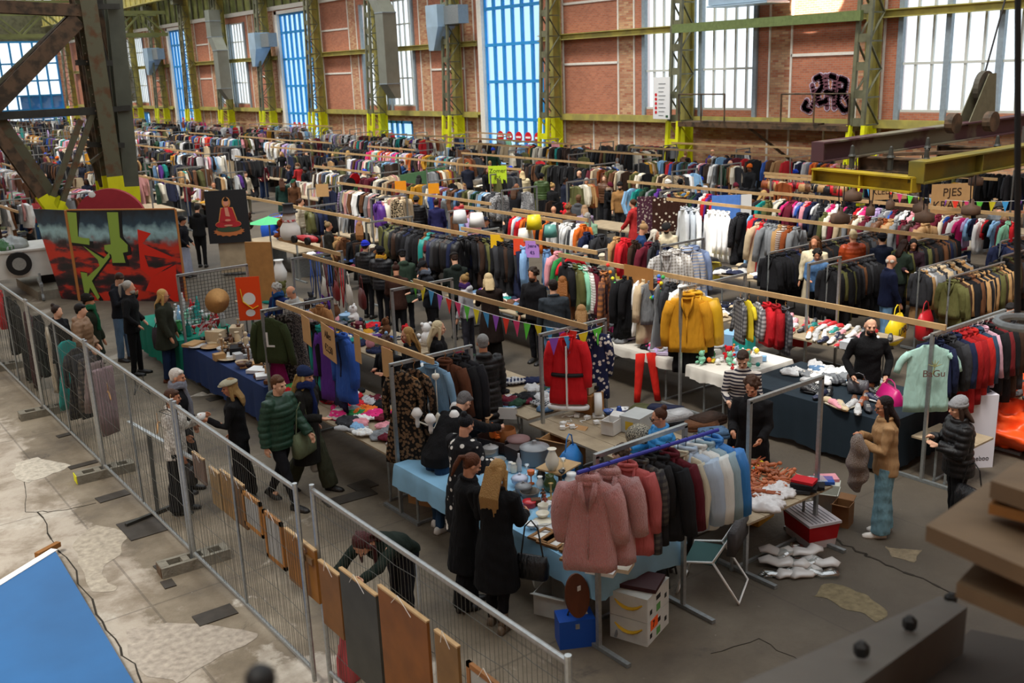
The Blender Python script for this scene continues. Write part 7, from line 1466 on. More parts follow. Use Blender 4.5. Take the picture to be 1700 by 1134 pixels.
# ================================================================== crane frame with hanging weights at the right
ZC = 3.35; A0 = at(1357, 268, ZC+.25); B0 = at(1522, 282, ZC+.25); R_ = V((1, -.02, 0)); A0.z = B0.z = ZC; 
cr = thing('lifting_frame', 'rusty yellow crane lifting frame with pulley at the right', 'crane', A0)
def ib(nm, a, b, w, h, m, st=1.3):
    f = MB(); f.ibeam(a, b, w, h, .03); d = (b-a); n = int(d.length/st)
    for i in range(n+1): p = a+d*(i/max(1, n)); f.box(p, (w*.9 if abs(d.y) > abs(d.x) else .03, .03 if abs(d.y) > abs(d.x) else w*.9, h))
    return f.build(nm, m, cr)
purp = mat('purple_oxide_steel', '#4c3236', .6, nz=.15, c2='#6f6a58', scale=.8, lo=.5, hi=.56); yrust = mat('worn_yellow_steel', '#a88f18', .55, c2='#5d4c20', scale=2.2, lo=.45, hi=.7)
o0 = V((0, 0, 0)); bb = B0-A0
ib('rear_beam', o0+V((0, 0, .42)), V((9.5, -.3, .55)), .3, .34, purp, 30); ib('front_beam', bb+V((0, 0, .2)), bb+V((7, -.25, .3)), .32, .34, mat('olive_rust_steel', '#5f5a2a', .6, nz=.15, c2='#7a6a1c', scale=1.5), 1.6); ib('end_beam', o0, bb, .3, .24, yrust, 1.1); ib('cross_beam', V((1.4, 0, .1)), V((1.4, bb.y, .1)), .2, .25, rust_b); ib('cross_beam', V((4.2, 0, .1)), V((4.2, bb.y, .1)), .2, .25, rust_b)
f = MB(); f.bar((1.2, -.6, .3), (3.0, bb.y+.3, .3), .1, .06); f.build('diagonal_flat', rust_b, cr)
for i, (x, y) in enumerate(((.1, bb.y*.3), (.2, bb.y*.62), (.1, bb.y*.95), (2.2, bb.y*.4), (3.1, bb.y*.8))): MB().lathe([(.05, .1), (.05, .3), (.075, .32), (.05, .36), (.03, .5), (.01, .52)], (x, y, .05), 8).build('rope_anchor', darkst, cr)
pw = atd(1648, 190, 1)-V((0, 0, CAMH)); 
PX = V((5.6, -.1, 1.35)); MB().tube([PX+V((0, -.06, 0)), PX+V((0, .06, 0))], .36, 22).build('pulley_wheel', mat('pulley_steel', '#4e4a40', .5, nz=.2), cr)
for s in (-.12, .12): MB().add([PX+V((x, s+t, z)) for t in (0, .02) for x, z in ((-.75, -.75), (.35, -.75), (.25, .3), (-.05, .3))], [(0, 1, 2, 3), (7, 6, 5, 4), (0, 4, 5, 1), (1, 5, 6, 2), (2, 6, 7, 3), (3, 7, 4, 0)]).build('pulley_cheek', mat('olive_rust_steel2', '#6a6852', .6, nz=.15), cr)
MB().tube([PX+V((0, 0, .35)), PX+V((1.6, 0, 4.5))], .02, 5).build('wire_rope', black, cr)
for i, (x, y) in enumerate(((3.4, -.7), (4.1, -1.1))): MB().tube([(x, y-.08, .75), (x, y+.08, .75)], .2, 16).build('guide_roller', rust_b, cr)
for i, (px, py, l) in enumerate(((1395, 362, 1), (1415, 325, 1), (1445, 350, .8), (1478, 340, .7), (1535, 360, 1), (1528, 345, .9), (1612, 348, 1.3), (1620, 300, .9))):
    z = 2.35 if i not in (1, 7) else 2.7; p = at(px, py, z); w = thing('hanging_weight', 'rusty round weight on ropes below the crane frame, %s from the left' % (ORD)[i], 'weight', p); k_ = (.62, .62, .3, .3, .62, .5, .6, .5)[i]
    MB().lathe([(.26*k_*1.1, -.1), (.28*k_*1.1, -.08), (.28*k_*1.1, .06), (.1*k_, .1), (.08*k_, .2), (.02, .22)], n=18).build('weight_body', mat('rust_brown_iron', '#5a4334', .7, nz=.2), w, True)
    for s in (-1, 1): MB().tube([(s*.05, 0, .15), (s*.12, .02*s, .5), (s*.06, 0, max(.6, ZC-z+.1))], .012, 5).build('rope', black, w)
# black pole with hoop near the gallery
p = atd(1690, 300, 4.6); q0 = atd(1690, -40, 4.6); q1 = atd(1689, 520, 4.6); r = thing('hanging_rod', 'dark vertical rod with steel hoop at the right edge', 'rod', q1); MB().tube([V((0, 0, 0)), q0-q1], .015, 8).build('rod', black, r); MB().tube([(.12*cos(t)+.08, .12*sin(t), -.06) for t in [2*pi*i/20 for i in range(21)]], .018, 6).build('hoop', galv_d, r); MB().box((.06, 0, (q0-q1).length*.52), (.16, .1, .07)).build('bracket', galv_d, r)

# ================================================================== things on the gallery close to the camera (out of focus)
def slab(nm, pts, dist, th, m, label, cat):
    P = [atd(px, py, dist*dd) for px, py, dd in pts]; f = MB(); k = len(P); f.add(P+[v-V((0, 0, th)) for v in P], [tuple(range(k)), tuple(reversed(range(k, 2*k)))]+[(i, (i+1) % k, k+(i+1) % k, k+i) for i in range(k)]); return tag(f.build(nm, m), label, cat)
pw1 = mat('dusty_plywood', '#69543c', .75, nz=.12, scale=6); pw2 = mat('plywood_edge', '#8a5a26', .7, nz=.15, scale=10)
slab('plywood_board', [(1538, 872, 1), (1760, 968, .85), (1760, 845, 1.15), (1640, 800, 1.3)], 2.6, .045, pw1, 'blurred plywood board jutting in at the right, large middle one', 'board'); slab('plywood_board', [(1588, 968, 1), (1760, 1040, .88), (1760, 925, 1.1), (1660, 890, 1.2)], 2.55, .04, pw1, 'blurred plywood board with green tape below the large one', 'board'); slab('plywood_board', [(1645, 798, 1), (1760, 836, .9), (1760, 775, 1.1), (1690, 765, 1.2)], 2.7, .05, pw1, 'uppermost blurred plywood board at the right edge', 'board'); slab('plywood_board', [(1642, 836, 1), (1760, 864, .9), (1760, 840, 1.0), (1650, 826, 1.02)], 2.72, .03, pw2, 'thin blurred strip of wood between the upper boards', 'board')
slab('green_tape', [(1645, 990, .99), (1675, 1000, .98), (1720, 945, 1.08), (1700, 935, 1.1)], 2.52, .004, mat('tape_green', '#3c8a68', .6), 'green tape strip on the lower blurred board', 'tape')
gb = mat('gallery_steel', '#4a4640', .55, nz=.1); slab('gallery_beam', [(1100, 1190, .8), (1395, 1160, .86), (1606, 1008, 1.22), (1560, 990, 1.28)], 2.6, .5, gb, 'dark blurred steel beam crossing the lower right corner', 'beam')
slab('gallery_floor', [(1420, 1230, .8), (1780, 1230, .85), (1780, 1080, 1.1), (1612, 1045, 1.25)], 2.9, .05, mat('gallery_floor_dark', '#2a241e', .8), 'dark gallery floor in the bottom right corner', 'floor panel')
for i, (px, py, d) in enumerate(((1578, 998, 1.27), (1510, 1038, 1.1), (1430, 1082, .98))): p = atd(px, py, 2.58*d); tag(MB().lathe([(.018, -.01), (.02, .0), (.02, .018), (.008, .03)], p, 6).build('bolt', black), 'black bolt head, %s along the blurred gallery beam' % ('farthest', 'middle', 'nearest')[i], 'bolt')
p = atd(432, 1128, 1.3); r = thing('railing_knob', 'black blurred railing knob at the bottom edge', 'knob', p); MB().sphere((0, 0, 0), .021, 12, 8).build('knob_top', black, r, True); MB().tube([(0, 0, -.02), (0, 0, -.4)], .012, 8).build('stem', black, r)
def patch(nm, pts, c, label, bump=.6):
    P = [at(px, py, .004) for px, py in pts]; n = len(P); Q = []
    for i in range(n):
        for k in range(5): q = P[i].lerp(P[(i+1) % n], k/5); q += V((noise.noise(q*5), noise.noise(q*5+V((9, 0, 0))), 0))*.09; q.z = .004; Q.append(q)
    f = MB(); m = len(Q); f.add(Q+[q-V((0, 0, .003)) for q in Q], [tuple(range(m)), tuple(range(2*m-1, m-1, -1))]); tag(f.build(nm, mat('patch_'+c[1:], c, .9, nz=.25, scale=14, bump=bump, bscale=40)), label, 'floor patch')
patch('floor_patch', [(1352, 985), (1385, 968), (1440, 992), (1475, 1012), (1455, 1032), (1410, 1012)], '#75694f', 'rough pale worn patch in the dark floor at the lower right'); patch('floor_patch', [(1465, 905), (1525, 915), (1520, 935), (1480, 925)], '#7d705a', 'small pale scraped patch below the woman in camel jacket')
patch('floor_patch', [(22, 768), (60, 760), (118, 772), (80, 790), (48, 802), (25, 790)], '#b5ad9e', 'white plaster patch left of the fence, upper one', .3); patch('floor_patch', [(120, 905), (160, 870), (215, 885), (200, 915), (170, 950), (190, 980), (150, 985)], '#a39989', 'pale screed patch beside the tip of the blue board', .3); patch('floor_patch', [(205, 1045), (300, 1035), (410, 1045), (425, 1060), (330, 1110), (300, 1134), (230, 1120)], '#a1978a', 'broad pale screed patch at the bottom left', .3); patch('floor_patch', [(340, 648), (385, 640), (360, 655), (310, 660)], '#b5ac9e', 'pale worn patch between navy table and fence', .3)
for i, (L0, w) in enumerate((([(1385, 893), (1420, 915), (1445, 925), (1500, 950), (1560, 975), (1640, 1005)], .03), ([(62, 850), (85, 895), (110, 925), (160, 1020), (200, 1075), (235, 1134)], .018), ([(40, 800), (42, 850), (95, 848), (160, 835)], .008), ([(1180, 1085), (1260, 1060), (1330, 1100)], .007))):
    f = MB(); P = [at(*q, .003) for q in L0]; Q = [P[0]]
    for a, b in zip(P, P[1:]): Q += [a.lerp(b, k/4)+V((RND.uniform(-.04, .04), RND.uniform(-.04, .04), 0)) for k in (1, 2, 3)]+[b]
    for a, b in zip(Q, Q[1:]): f.bar(a, b, w*RND.uniform(.5, 1.3), .004)
    tag(f.build('floor_crack', mat('crack_dark', '#2e2820', .9)), ('long dark crack crossing the floor at lower right', 'ragged crack along the blue board', 'thin crack in the pale floor at far left', 'thin crack near the banana cartons')[i], 'crack')
# big blue painted board lying at the lower left
c0 = at(92, 915, .12); c1 = at(250, 1180, .12); c2 = at(-260, 1120, .12); c1 = c0+(c1-c0)*1.5; c2 = c0+(at(0, 972, .12)-c0)*3.2
r = thing('blue_board', 'large blue painted board with white strip at the lower left', 'board', c0); P = [V((0, 0, 0)), c1-c0, c1-c0+c2-c0, c2-c0]
MB().add(P+[v-V((0, 0, .1)) for v in P], [(0, 3, 2, 1), (4, 5, 6, 7), (0, 1, 5, 4), (1, 2, 6, 5), (2, 3, 7, 6), (3, 0, 4, 7)]).build('board', mat('blue_board_paint', '#205b90', .5, nz=.12, scale=1.2), r)
d2 = (c2-c0).normalized(); n2 = (c1-c0).normalized(); MB().bar(V((0, 0, .004))-n2*.05, d2*3-n2*.05, .1, .012).build('white_strip', plast_w, r); MB().bar(V((0, 0, -.02))-n2*.17-d2*.1, d2*.25-n2*.17, .07, .06).build('timber_end', pw2, r)
# ================================================================== the visitors and sellers, placed by the top of the head
B, C_ = 'black', 'charcoal'
def PP(px, py, h, face, pose, top, bottom, hair, label, hat=None, **k):
    drop = {'bend': .42, 'stoop': .62, 'lean': .12, 'reach': .06, 'sit': .43}.get(pose, .0)
    p = at(px, py, h-drop); off = {'bend': .5, 'stoop': .55, 'lean': .26, 'reach': .2}.get(pose, .05)
    p.z = 0; p = p-V((cos(radians(face)), sin(radians(face)), 0))*off
    d = p.length; kw = dict(fine=d < 17.5, hat=hat)
    kw.update(k); g = lambda c: CN.get(c, c)
    return person(label, p, face, pose, h, (top[0], g(top[1])), (bottom[0], g(bottom[1])), (hair[0], hair[1]) if hair else None, **kw)
BR, DB, BL, GR, WH, BK, AU = '#4a2f1c', '#2a1a12', '#b8935a', '#8a8784', '#cfcac2', '#14100f', '#7a4a22'
L_ = [
 (95, 511, 1.66, -50, 'stand', ('jacket', B), ('trousers', C_), ('bun', DB), 'person in black jacket with hair tied back behind the fence at far left', None, dict(fem=True, inner='w')),
 (134, 508, 1.76, -30, 'pocket', ('puffer', '#8a6c52'), ('slim', 'denim blue'), ('short', BK), 'man in tan quilted jacket behind the fence at left', None, {}),
 (146, 493, 1.78, -35, 'stand', ('parka', '#20261a'), ('trousers', 'navy'), ('short', DB), 'person in black beanie and green scarf behind the tan quilted jacket', ('beanie', '#17150f'), dict(scarf='#1c5a3c')),
 (194, 456, 1.8, -60, 'phone', ('hoodie', '#1a1c22'), ('trousers', '#5f7690'), ('short', '#3a2418'), 'brown haired man in jeans looking down beside the ponytailed man', None, {}),
 (214, 470, 1.82, -30, 'pocket', ('jacket', '#141416'), ('slim', '#141416'), ('pony', '#a8a49c'), 'man with grey ponytail and beard in black jacket', None, dict(beard='#b5b0a8')),
 (271, 484, 1.74, -35, 'stand', ('parka', '#2a2d22'), ('trousers', '#1c2c4a'), ('mid', '#c09a5c'), 'blond woman with glasses in dark olive parka', None, dict(glasses=True, boot=True, shoes='#6a3824', fem=True)),
 (303, 362, 1.72, -40, 'pocket', ('hoodie', '#16161c'), ('wide', '#a9b0c4'), ('short', BK), 'person in black beanie and pale trousers beside the graffiti board', ('beanie', '#131316'), {}),
 (326, 342, 1.85, 60, 'look', ('hoodie', '#121214'), ('slim', '#121214'), ('short', BK), 'tall person all in black left of the canvas painting', None, {}),
 (51, 388, 1.3, 10, 'sit', ('hoodie', '#2a2a2c'), ('slim', '#202024'), ('short', BK), 'seated person in maroon cap behind the white trailer', ('cap', '#6a1820'), {}),
 (294, 617, 1.74, -35, 'stand', ('coat', '#17171b'), ('trousers', '#1c1c22'), ('short', '#d2cbc2'), 'white haired man in dark coat and grey scarf behind the fence', None, dict(scarf='#7a7d88')),
 (286, 651, 1.66, -35, 'cup', ('jacket', '#b8b2a8'), ('wide', '#141418'), ('short', '#4a2f20'), 'woman in silvery embroidered jacket and wide black trousers by the fence', None, dict(tmat='fleckw', fem=True)),
 (379, 634, 1.68, 150, 'cup', ('sweater', '#141416'), ('wide', '#131316'), ('mid', '#a08050'), 'woman in beige flat cap and black sweater holding a white cup', ('flatcap', '#a8a38c'), dict(fem=True)),
 (458, 624, 1.8, -65, 'walk', ('puffer', '#1f4030'), ('slim', '#15151a'), ('short', '#5a3a22'), 'young man in dark green quilted jacket walking in the aisle', None, {}),
 (505, 611, 1.76, -60, 'walk2', ('opencoat', '#1c1b18'), ('wide', '#3a3c2c'), ('long', '#c8a868'), 'long haired blond woman in navy beanie and dark coat', ('beanie', '#1a2748'), dict(scarf='#1c2a5c', fem=True)),
 (768, 682, 1.82, 12, 'bend', ('jacket', '#131315'), ('slim', '#24405e'), ('short', '#6e6c6c'), 'man in black jacket and jeans bending over the crockery table', None, dict(shoes='#d8d6d0')),
 (768, 696, 1.66, 5, 'look', ('kimono', '#1a1a1d'), ('wide', '#2c2a26'), ('bun', '#14161c'), 'woman in long black coat with white square pattern', None, dict(tmat='kimono', fem=True)),
 (775, 760, 1.68, -20, 'look', ('coat', '#0f0f11'), ('wide', '#101014'), ('pony', '#5a3420'), 'brown haired woman in black coat at the crockery table', None, dict(fem=True)),
 (822, 773, 1.74, 25, 'look', ('opencoat', '#0e0e10'), ('slim', '#121216'), ('long', '#a07c4a'), 'woman with long golden hair in black coat carrying a black handbag', None, dict(fem=True, boot=True, shoes='#6a5a48')),
 (612, 918, 1.74, 205, 'stoop', ('sweater', '#15211a'), ('slim', '#15181e'), ('long', '#4a2224'), 'person in dark green top stooping behind the grey panel on the fence', None, dict(shoes='#1a1a1a')),
 (1096, 695, 1.66, 150, 'sit', ('puffer', '#2a8acc'), ('slim', '#22222a'), ('bun', '#4a2c1c'), 'seated woman in bright blue jacket and glasses behind the coat rail', None, dict(glasses=True, fem=True)),
 (1030, 760, 1.5, 120, 'sit', ('hoodie', '#3a3430'), ('slim', '#22222a'), ('curly', '#4a3626'), 'seated curly haired person hidden behind the pink coats', None, {}),
 (1234, 584, 1.74, 215, 'look', ('sweater', '#2a2836'), ('wide', '#18181c'), ('short', '#3a2a20'), 'person in dark zigzag striped sweater looking down at the toys', None, dict(tmat='stripe')),
 (1250, 629, 1.72, 205, 'look', ('coat', '#121113'), ('wide', '#121113'), ('curly', '#4a3224'), 'curly haired person in long black coat at the toy table', None, {}),
 (1469, 664, 1.68, 135, 'hold', ('jacket', '#a8845c'), ('wide', '#6f96a4'), ('mid', '#1a1010'), 'dark haired woman in camel jacket and pale jeans', None, dict(glasses=True, fem=True, shoes='#d8d4cc', tlen=1)),
 (1592, 666, 1.68, 140, 'hold', ('puffer', '#111113'), ('slim', '#101012'), ('bob', '#3a2a22'), 'woman in grey beanie and black quilted jacket with handbag', ('beanie', '#96979a'), dict(fem=True)),
 (1446, 532, 1.84, 225, 'pocket', ('hoodie', '#101012'), ('slim', '#101012'), ('buzz', '#100c0a'), 'man in black hoodie standing behind the dark navy table', None, dict(beard='#14100e')),
 (1481, 427, 1.78, -35, 'stand', ('jacket', '#121b38'), ('trousers', '#6f9cc4'), ('rim', '#d8d4cc'), 'grey haired man in navy bomber jacket and light jeans', None, dict(glasses=True)),
 (1679, 508, 1.78, 190, 'hold', ('jacket', '#101012'), ('slim', '#15151a'), ('short', BK), 'person in black leather jacket holding a red shoe at right edge', None, dict(tmat='leather')),
 (884, 449, 1.82, 200, 'stand', ('jacket', '#141418'), ('slim', '#16161c'), ('curly', '#2a1c12'), 'bearded man in black jacket turned towards the camera', None, dict(beard='#2a1a10')),
 (918, 468, 1.84, 60, 'stand', ('jacket', '#2e353c'), ('trousers', '#5f86ac'), ('short', '#1c1410'), 'man in slate grey jacket and jeans seen from behind', None, {}),
 (934, 462, 1.7, 45, 'stand', ('coat', '#5a3418'), ('slim', '#1a1a1e'), ('long', '#8a5528'), 'woman with long auburn hair in brown coat', None, dict(fem=True)),
 (965, 511, 1.66, 50, 'look', ('jacket', '#1a1a20'), ('slim', '#15151a'), ('mid', '#9a7448'), 'fair haired person left of the navy patterned coat', None, dict(fem=True)),
 (1065, 374, 1.84, -40, 'phone', ('sweater', '#1e3a66'), ('trousers', '#3f5872'), ('bun', '#a8845a'), 'man with fair bun in blue sweatshirt looking at a camera', None, {}),
 (1088, 384, 1.72, -60, 'stand', ('puffer', '#1a1a1e'), ('slim', '#181820'), ('dread', '#d0c8b8'), 'person with pale dreadlocks in black quilted jacket', None, {}),
 (1107, 372, 1.78, 215, 'look', ('jacket', '#dccfb0'), ('trousers', '#3a3a40'), ('short', '#201612'), 'bearded man in dark cap and cream jacket', ('flatcap', '#1c1c1c'), dict(beard='#1c120c')),
 (1029, 305, 1.78, 225, 'stand', ('jacket', '#9a7244'), ('trousers', '#2a2a2e'), ('short', DB), 'bearded man in black beanie and tan jacket', ('beanie', '#121214'), dict(beard='#241810')),
 (1005, 288, 1.7, 200, 'look', ('puffer', '#7c8480'), ('slim', '#22242a'), ('short', '#c0a884'), 'person in grey quilted jacket looking down in the back row', None, {}),
 (939, 296, 1.76, -20, 'stand', ('jacket', '#1a1f30'), ('slim', '#15151a'), ('buzz', BK), 'man in navy jacket beside the blond woman in the back', None, dict(skin=5)),
 (918, 306, 1.66, 10, 'stand', ('jacket', '#141416'), ('slim', '#15151a'), ('bun', '#b8945c'), 'blond woman in black jacket in the back row', None, dict(fem=True)),
 (899, 290, 1.78, 30, 'stand', ('puffer', '#3c5028'), ('slim', '#15151a'), ('short', DB), 'man in green quilted jacket and black beanie', ('beanie', '#15151c'), dict(beard='#2a1c14')),
 (867, 286, 1.76, 60, 'stand', ('puffer', '#d8c8a0'), ('slim', '#101012'), ('bob', '#d8c090'), 'person in cream quilted jacket seen from behind', None, dict(fem=True)),
 (919, 344, 1.7, 230, 'look', ('sweater', '#20242e'), ('slim', '#20242e'), ('rim', '#4a3c30'), 'bald man reading behind the pine beams', None, {}),
 (943, 341, 1.66, 60, 'stand', ('jacket', '#5a3a24'), ('slim', '#20242e'), ('curly', '#7a5430'), 'person with curly brown hair seen from behind in the middle', None, dict(fem=True)),
 (971, 343, 1.68, 60, 'look', ('jacket', '#8a7a90'), ('slim', '#20242e'), ('bob', '#a08060'), 'person with bobbed fair hair and lilac collar', None, dict(fem=True)),
 (977, 355, 1.74, 200, 'look', ('coat', '#7a9a80'), ('slim', '#20242e'), ('short', '#9a9690'), 'grey haired person in pale green coat behind the black dress', None, {}),
 (1089, 264, 1.8, 140, 'stand', ('jacket', '#dcd8cc'), ('slim', '#2a2c30'), ('short', DB), 'person in white fleece and green cap by the brick wall', ('cap', '#1c4a34'), {}),
 (1116, 272, 1.76, 60, 'stand', ('jacket', '#8a5a24'), ('slim', '#2a2c30'), ('short', DB), 'person in brown jacket and dark cap near the yellow column foot', ('cap', '#1c1c20'), {}),
 (1141, 264, 1.84, 55, 'stand', ('jacket', '#101012'), ('slim', '#15151a'), ('short', DB), 'tall person in black with black and orange cap', ('cap', '#26221c'), {}),
 (1154, 269, 1.72, 50, 'stand', ('jacket', '#15151a'), ('slim', '#15151a'), ('bob', '#1a1210'), 'dark haired person in black next to the orange cap', None, {}),
 (1177, 265, 1.86, 60, 'stand', ('coat', '#1a2140'), ('slim', '#1a2140'), ('short', '#8a6a48'), 'person in long navy coat before the brick wall', None, {}),
 (1204, 260, 1.8, -20, 'look', ('puffer', '#4c7a5c'), ('slim', '#1a1c22'), ('short', '#6a4a30'), 'man in green quilted vest and black cap by the wall', ('cap', '#141416'), {}),
 (1163, 296, 1.68, 60, 'stand', ('jacket', '#d8d8dc'), ('slim', '#2a3a5a'), ('short', '#c8c4bc'), 'person in bright blue beanie before the handbags', ('beanie', '#2348c8'), {}),
 (1129, 300, 1.74, 60, 'stand', ('puffer', '#16161c'), ('slim', '#15151a'), ('short', BK), 'person in black hooded jacket below the row of caps', ('beanie', '#141418'), {}),
 (1141, 299, 1.66, 20, 'stand', ('jacket', '#141418'), ('slim', '#15151a'), ('bob', '#1a100c'), 'dark haired woman behind the pine beam at right centre', None, dict(fem=True)),
 (1139, 313, 1.7, 40, 'stand', ('jacket', '#1c1c22'), ('slim', '#15151a'), ('short', '#b8aca0'), 'grey haired person between two black jackets', None, {}),
 (1160, 309, 1.76, 60, 'stand', ('jacket', '#17171d'), ('slim', '#15151a'), ('short', BK), 'person in black windbreaker beneath the blue beanie', ('cap', '#14141a'), {}),
 (1000, 424, 1.7, 60, 'stand', ('jacket', '#6a6a60'), ('slim', '#20242e'), ('short', '#b8a888'), 'person in cream cap left of the bright garland', ('cap', '#c9bfa8'), {}),
 (963, 402, 1.68, 30, 'stand', ('jacket', '#4a4a4c'), ('slim', '#20242e'), ('mid', '#8a6034'), 'brown haired woman next to a white beanie', None, dict(fem=True)),
 (973, 411, 1.62, 50, 'stand', ('jacket', '#6a7a70'), ('slim', '#20242e'), ('short', '#d8d4d0'), 'person in white beanie behind the mint shirt', ('beanie', '#e4e0dc'), {}),
 (596, 371, 1.7, 60, 'stand', ('coat', '#1a1614'), ('slim', '#15151a'), ('long', '#8a5c34'), 'woman with very long light brown hair in black coat', None, dict(fem=True)),
 (607, 403, 1.76, 30, 'stand', ('puffer', '#131317'), ('slim', '#15151a'), ('short', '#3a2a1c'), 'man in bright blue beanie and black hooded jacket', ('beanie', '#2434b8'), dict(beard='#3a2a1c')),
 (632, 413, 1.74, 40, 'stand', ('puffer', '#15151a'), ('slim', '#15151a'), ('short', BK), 'person in black beanie with mustard collar', ('beanie', '#121216'), dict(scarf='#b08020')),
 (668, 418, 1.76, 70, 'look', ('parka', '#2c3c30'), ('slim', '#1a1c22'), ('short', BK), 'person in dark green parka beside the maroon beanie', ('cap', '#15151a'), {}),
 (711, 409, 1.72, 215, 'look', ('coat', '#1a1a1c'), ('slim', '#1a1a1c'), ('mid', '#6a4a34'), 'woman in maroon beanie and grey scarf facing the camera', ('beanie', '#5a1426'), dict(scarf='#8a8278', fem=True)),
 (657, 442, 1.68, 60, 'look', ('jacket', '#3c241c'), ('slim', '#1a1a1c'), ('bun', '#3a2018'), 'person with dark bun and brown jacket with cream collar', None, dict(fem=True)),
 (706, 436, 1.76, 170, 'look', ('jacket', '#1a1d24'), ('slim', '#1a1a1c'), ('short', DB), 'man in black cap and grey scarf turned left', ('cap', '#16161a'), dict(scarf='#5a6270')),
 (755, 423, 1.8, 70, 'look', ('hoodie', '#1a221e'), ('slim', '#1a1a1c'), ('short', DB), 'man in dark cap and dark green hoodie seen from behind', ('cap', '#221f1e'), {}),
 (769, 459, 1.64, 120, 'stand', ('hoodie', '#b8b8bc'), ('slim', '#3a3a44'), ('bun', '#9a7a48'), 'fair haired woman in grey hoodie with purple collar', None, dict(scarf='#3a2058', glasses=True, fem=True)),
 (811, 458, 1.74, 60, 'phone', ('coat', '#20140f'), ('wide', '#16130f'), ('bob', '#d0b88c'), 'blond woman in long dark brown coat seen from behind', None, dict(fem=True)),
 (461, 473, 1.64, 200, 'look', ('jacket', '#1c2a5c'), ('slim', '#2a2a30'), ('curly', '#a8a49c'), 'woman with curly grey hair and thick blue scarf', None, dict(scarf='#18467a', fem=True)),
 (486, 477, 1.72, 195, 'look', ('jacket', '#a8a8a4'), ('slim', '#3a3a40'), ('rim', '#8a8680'), 'grey haired man in pale grey jacket beside the blue scarf', None, {}),
 (729, 537, 1.7, -30, 'stand', ('jacket', '#151518'), ('slim', '#16161c'), ('long', '#d4c49c'), 'woman with long platinum hair in black jacket', None, dict(fem=True)),
 (676, 548, 1.66, 150, 'hold', ('jacket', '#1a1a1c'), ('slim', '#16161c'), ('long', '#a8824c'), 'woman with wavy golden brown hair in black behind the beam', None, dict(fem=True)),
 (640, 563, 1.62, 200, 'hold', ('sweater', '#141416'), ('slim', '#16161c'), ('curly', '#3a2218'), 'dark curly haired woman in black behind the cardboard signs', None, dict(fem=True)),
 (801, 560, 1.84, 60, 'stand', ('longpuffer', '#131315'), ('slim', '#131315'), ('short', '#8a8a88'), 'grey haired man in very large black padded coat', None, {}),
 (599, 315, 1.62, 225, 'stand', ('jacket', '#17171a'), ('slim', '#16161c'), ('mid', '#0f0d0d'), 'black haired seller in front of the pale green sheet', None, dict(fem=True)),
 (609, 327, 1.72, 220, 'look', ('jacket', '#1c2028'), ('slim', '#16161c'), ('short', '#6a4830'), 'seller in dark jacket below the pale green sheet', None, {}),
 (546, 371, 1.68, -30, 'stand', ('jacket', '#26241f'), ('slim', '#16161c'), ('bun', '#8a7250'), 'fair haired woman in dark jacket beside the snowman', None, dict(fem=True)),
 (667, 327, 1.72, 30, 'look', ('puffer', '#121214'), ('slim', '#15151a'), ('short', DB), 'person in blue cap and black jacket at the underwear stall', ('beanie', '#2444a8'), {}),
 (691, 328, 1.78, 45, 'stand', ('puffer', '#121215'), ('trousers', '#b5a88c'), ('short', DB), 'person in black hooded jacket and beige trousers from behind', ('beanie', '#3a3a3a'), {}),
 (724, 333, 1.72, 50, 'stand', ('coat', '#20204a'), ('slim', '#15151a'), ('short', '#2a1810'), 'person in purple navy coat seen from behind', None, dict(fem=True)),
 (745, 317, 1.86, 55, 'stand', ('hoodie', '#6a6c6c'), ('trousers', '#4a6488'), ('short', '#4a3a2c'), 'tall man in grey jacket and jeans seen from behind', None, {}),
 (766, 330, 1.7, 60, 'stand', ('puffer', '#9a1a24'), ('slim', '#15151a'), ('short', '#3a2a20'), 'person in dark red jacket right of the tall grey jacket', None, {}),
 (806, 363, 1.76, -30, 'stand', ('jacket', '#161b2c'), ('slim', '#15151a'), ('short', '#6a5a48'), 'man in navy cap beside the white lamps', ('cap', '#1a2030'), {}),
 (467, 298, 1.7, 70, 'stand', ('coat', '#16302a'), ('slim', '#101214'), ('long', '#4a2a18'), 'long haired person in dark green coat at the clothes rail', None, dict(fem=True)),
 (547, 308, 1.74, 40, 'stand', ('jacket', '#1a2436'), ('trousers', '#3a5068'), ('short', DB), 'person in navy jacket carrying orange bags', None, {}),
 (288, 292, 1.72, 235, 'stand', ('jacket', '#141416'), ('slim', '#15151a'), ('curly', '#1a1210'), 'dark curly haired person in black left of the red scarf', None, {}),
 (1353, 396, 1.86, 200, 'stand', ('coat', '#cfc2a4'), ('slim', '#20242e'), ('long', '#5a3820'), 'woman with long brown hair in cream knitted coat', None, dict(fem=True)),
 (1357, 416, 1.64, 220, 'look', ('jacket', '#4a6c94'), ('slim', '#15151a'), ('curly', '#15100e'), 'person with black curly hair in patchwork denim jacket', None, {}),
 (1416, 386, 1.84, 60, 'stand', ('puffer', '#9c3c14'), ('slim', '#24242a'), ('short', '#c8b48c'), 'person in burnt orange hooded jacket with white bag', None, dict(fem=True)),
 (1464, 390, 1.78, 60, 'stand', ('jacket', '#141c30'), ('slim', '#15151a'), ('short', BK), 'person in dark blue jacket and black beanie seen from behind', ('beanie', '#16161c'), {}),
 (1499, 401, 1.68, -10, 'look', ('jacket', '#26332a'), ('slim', '#15151a'), ('mid', '#2a1812'), 'dark haired woman in dark green jacket at the coat rack', None, dict(fem=True)),
 (1516, 399, 1.7, 220, 'look', ('jacket', '#2c1a24'), ('slim', '#15151a'), ('mid', '#120e0e'), 'black haired person between two coat racks', None, {}),
 (1479, 358, 1.66, 60, 'stand', ('jacket', '#7a6a5c'), ('slim', '#20242e'), ('short', '#b8905c'), 'fair haired person below the long cardboard sign', None, {}),
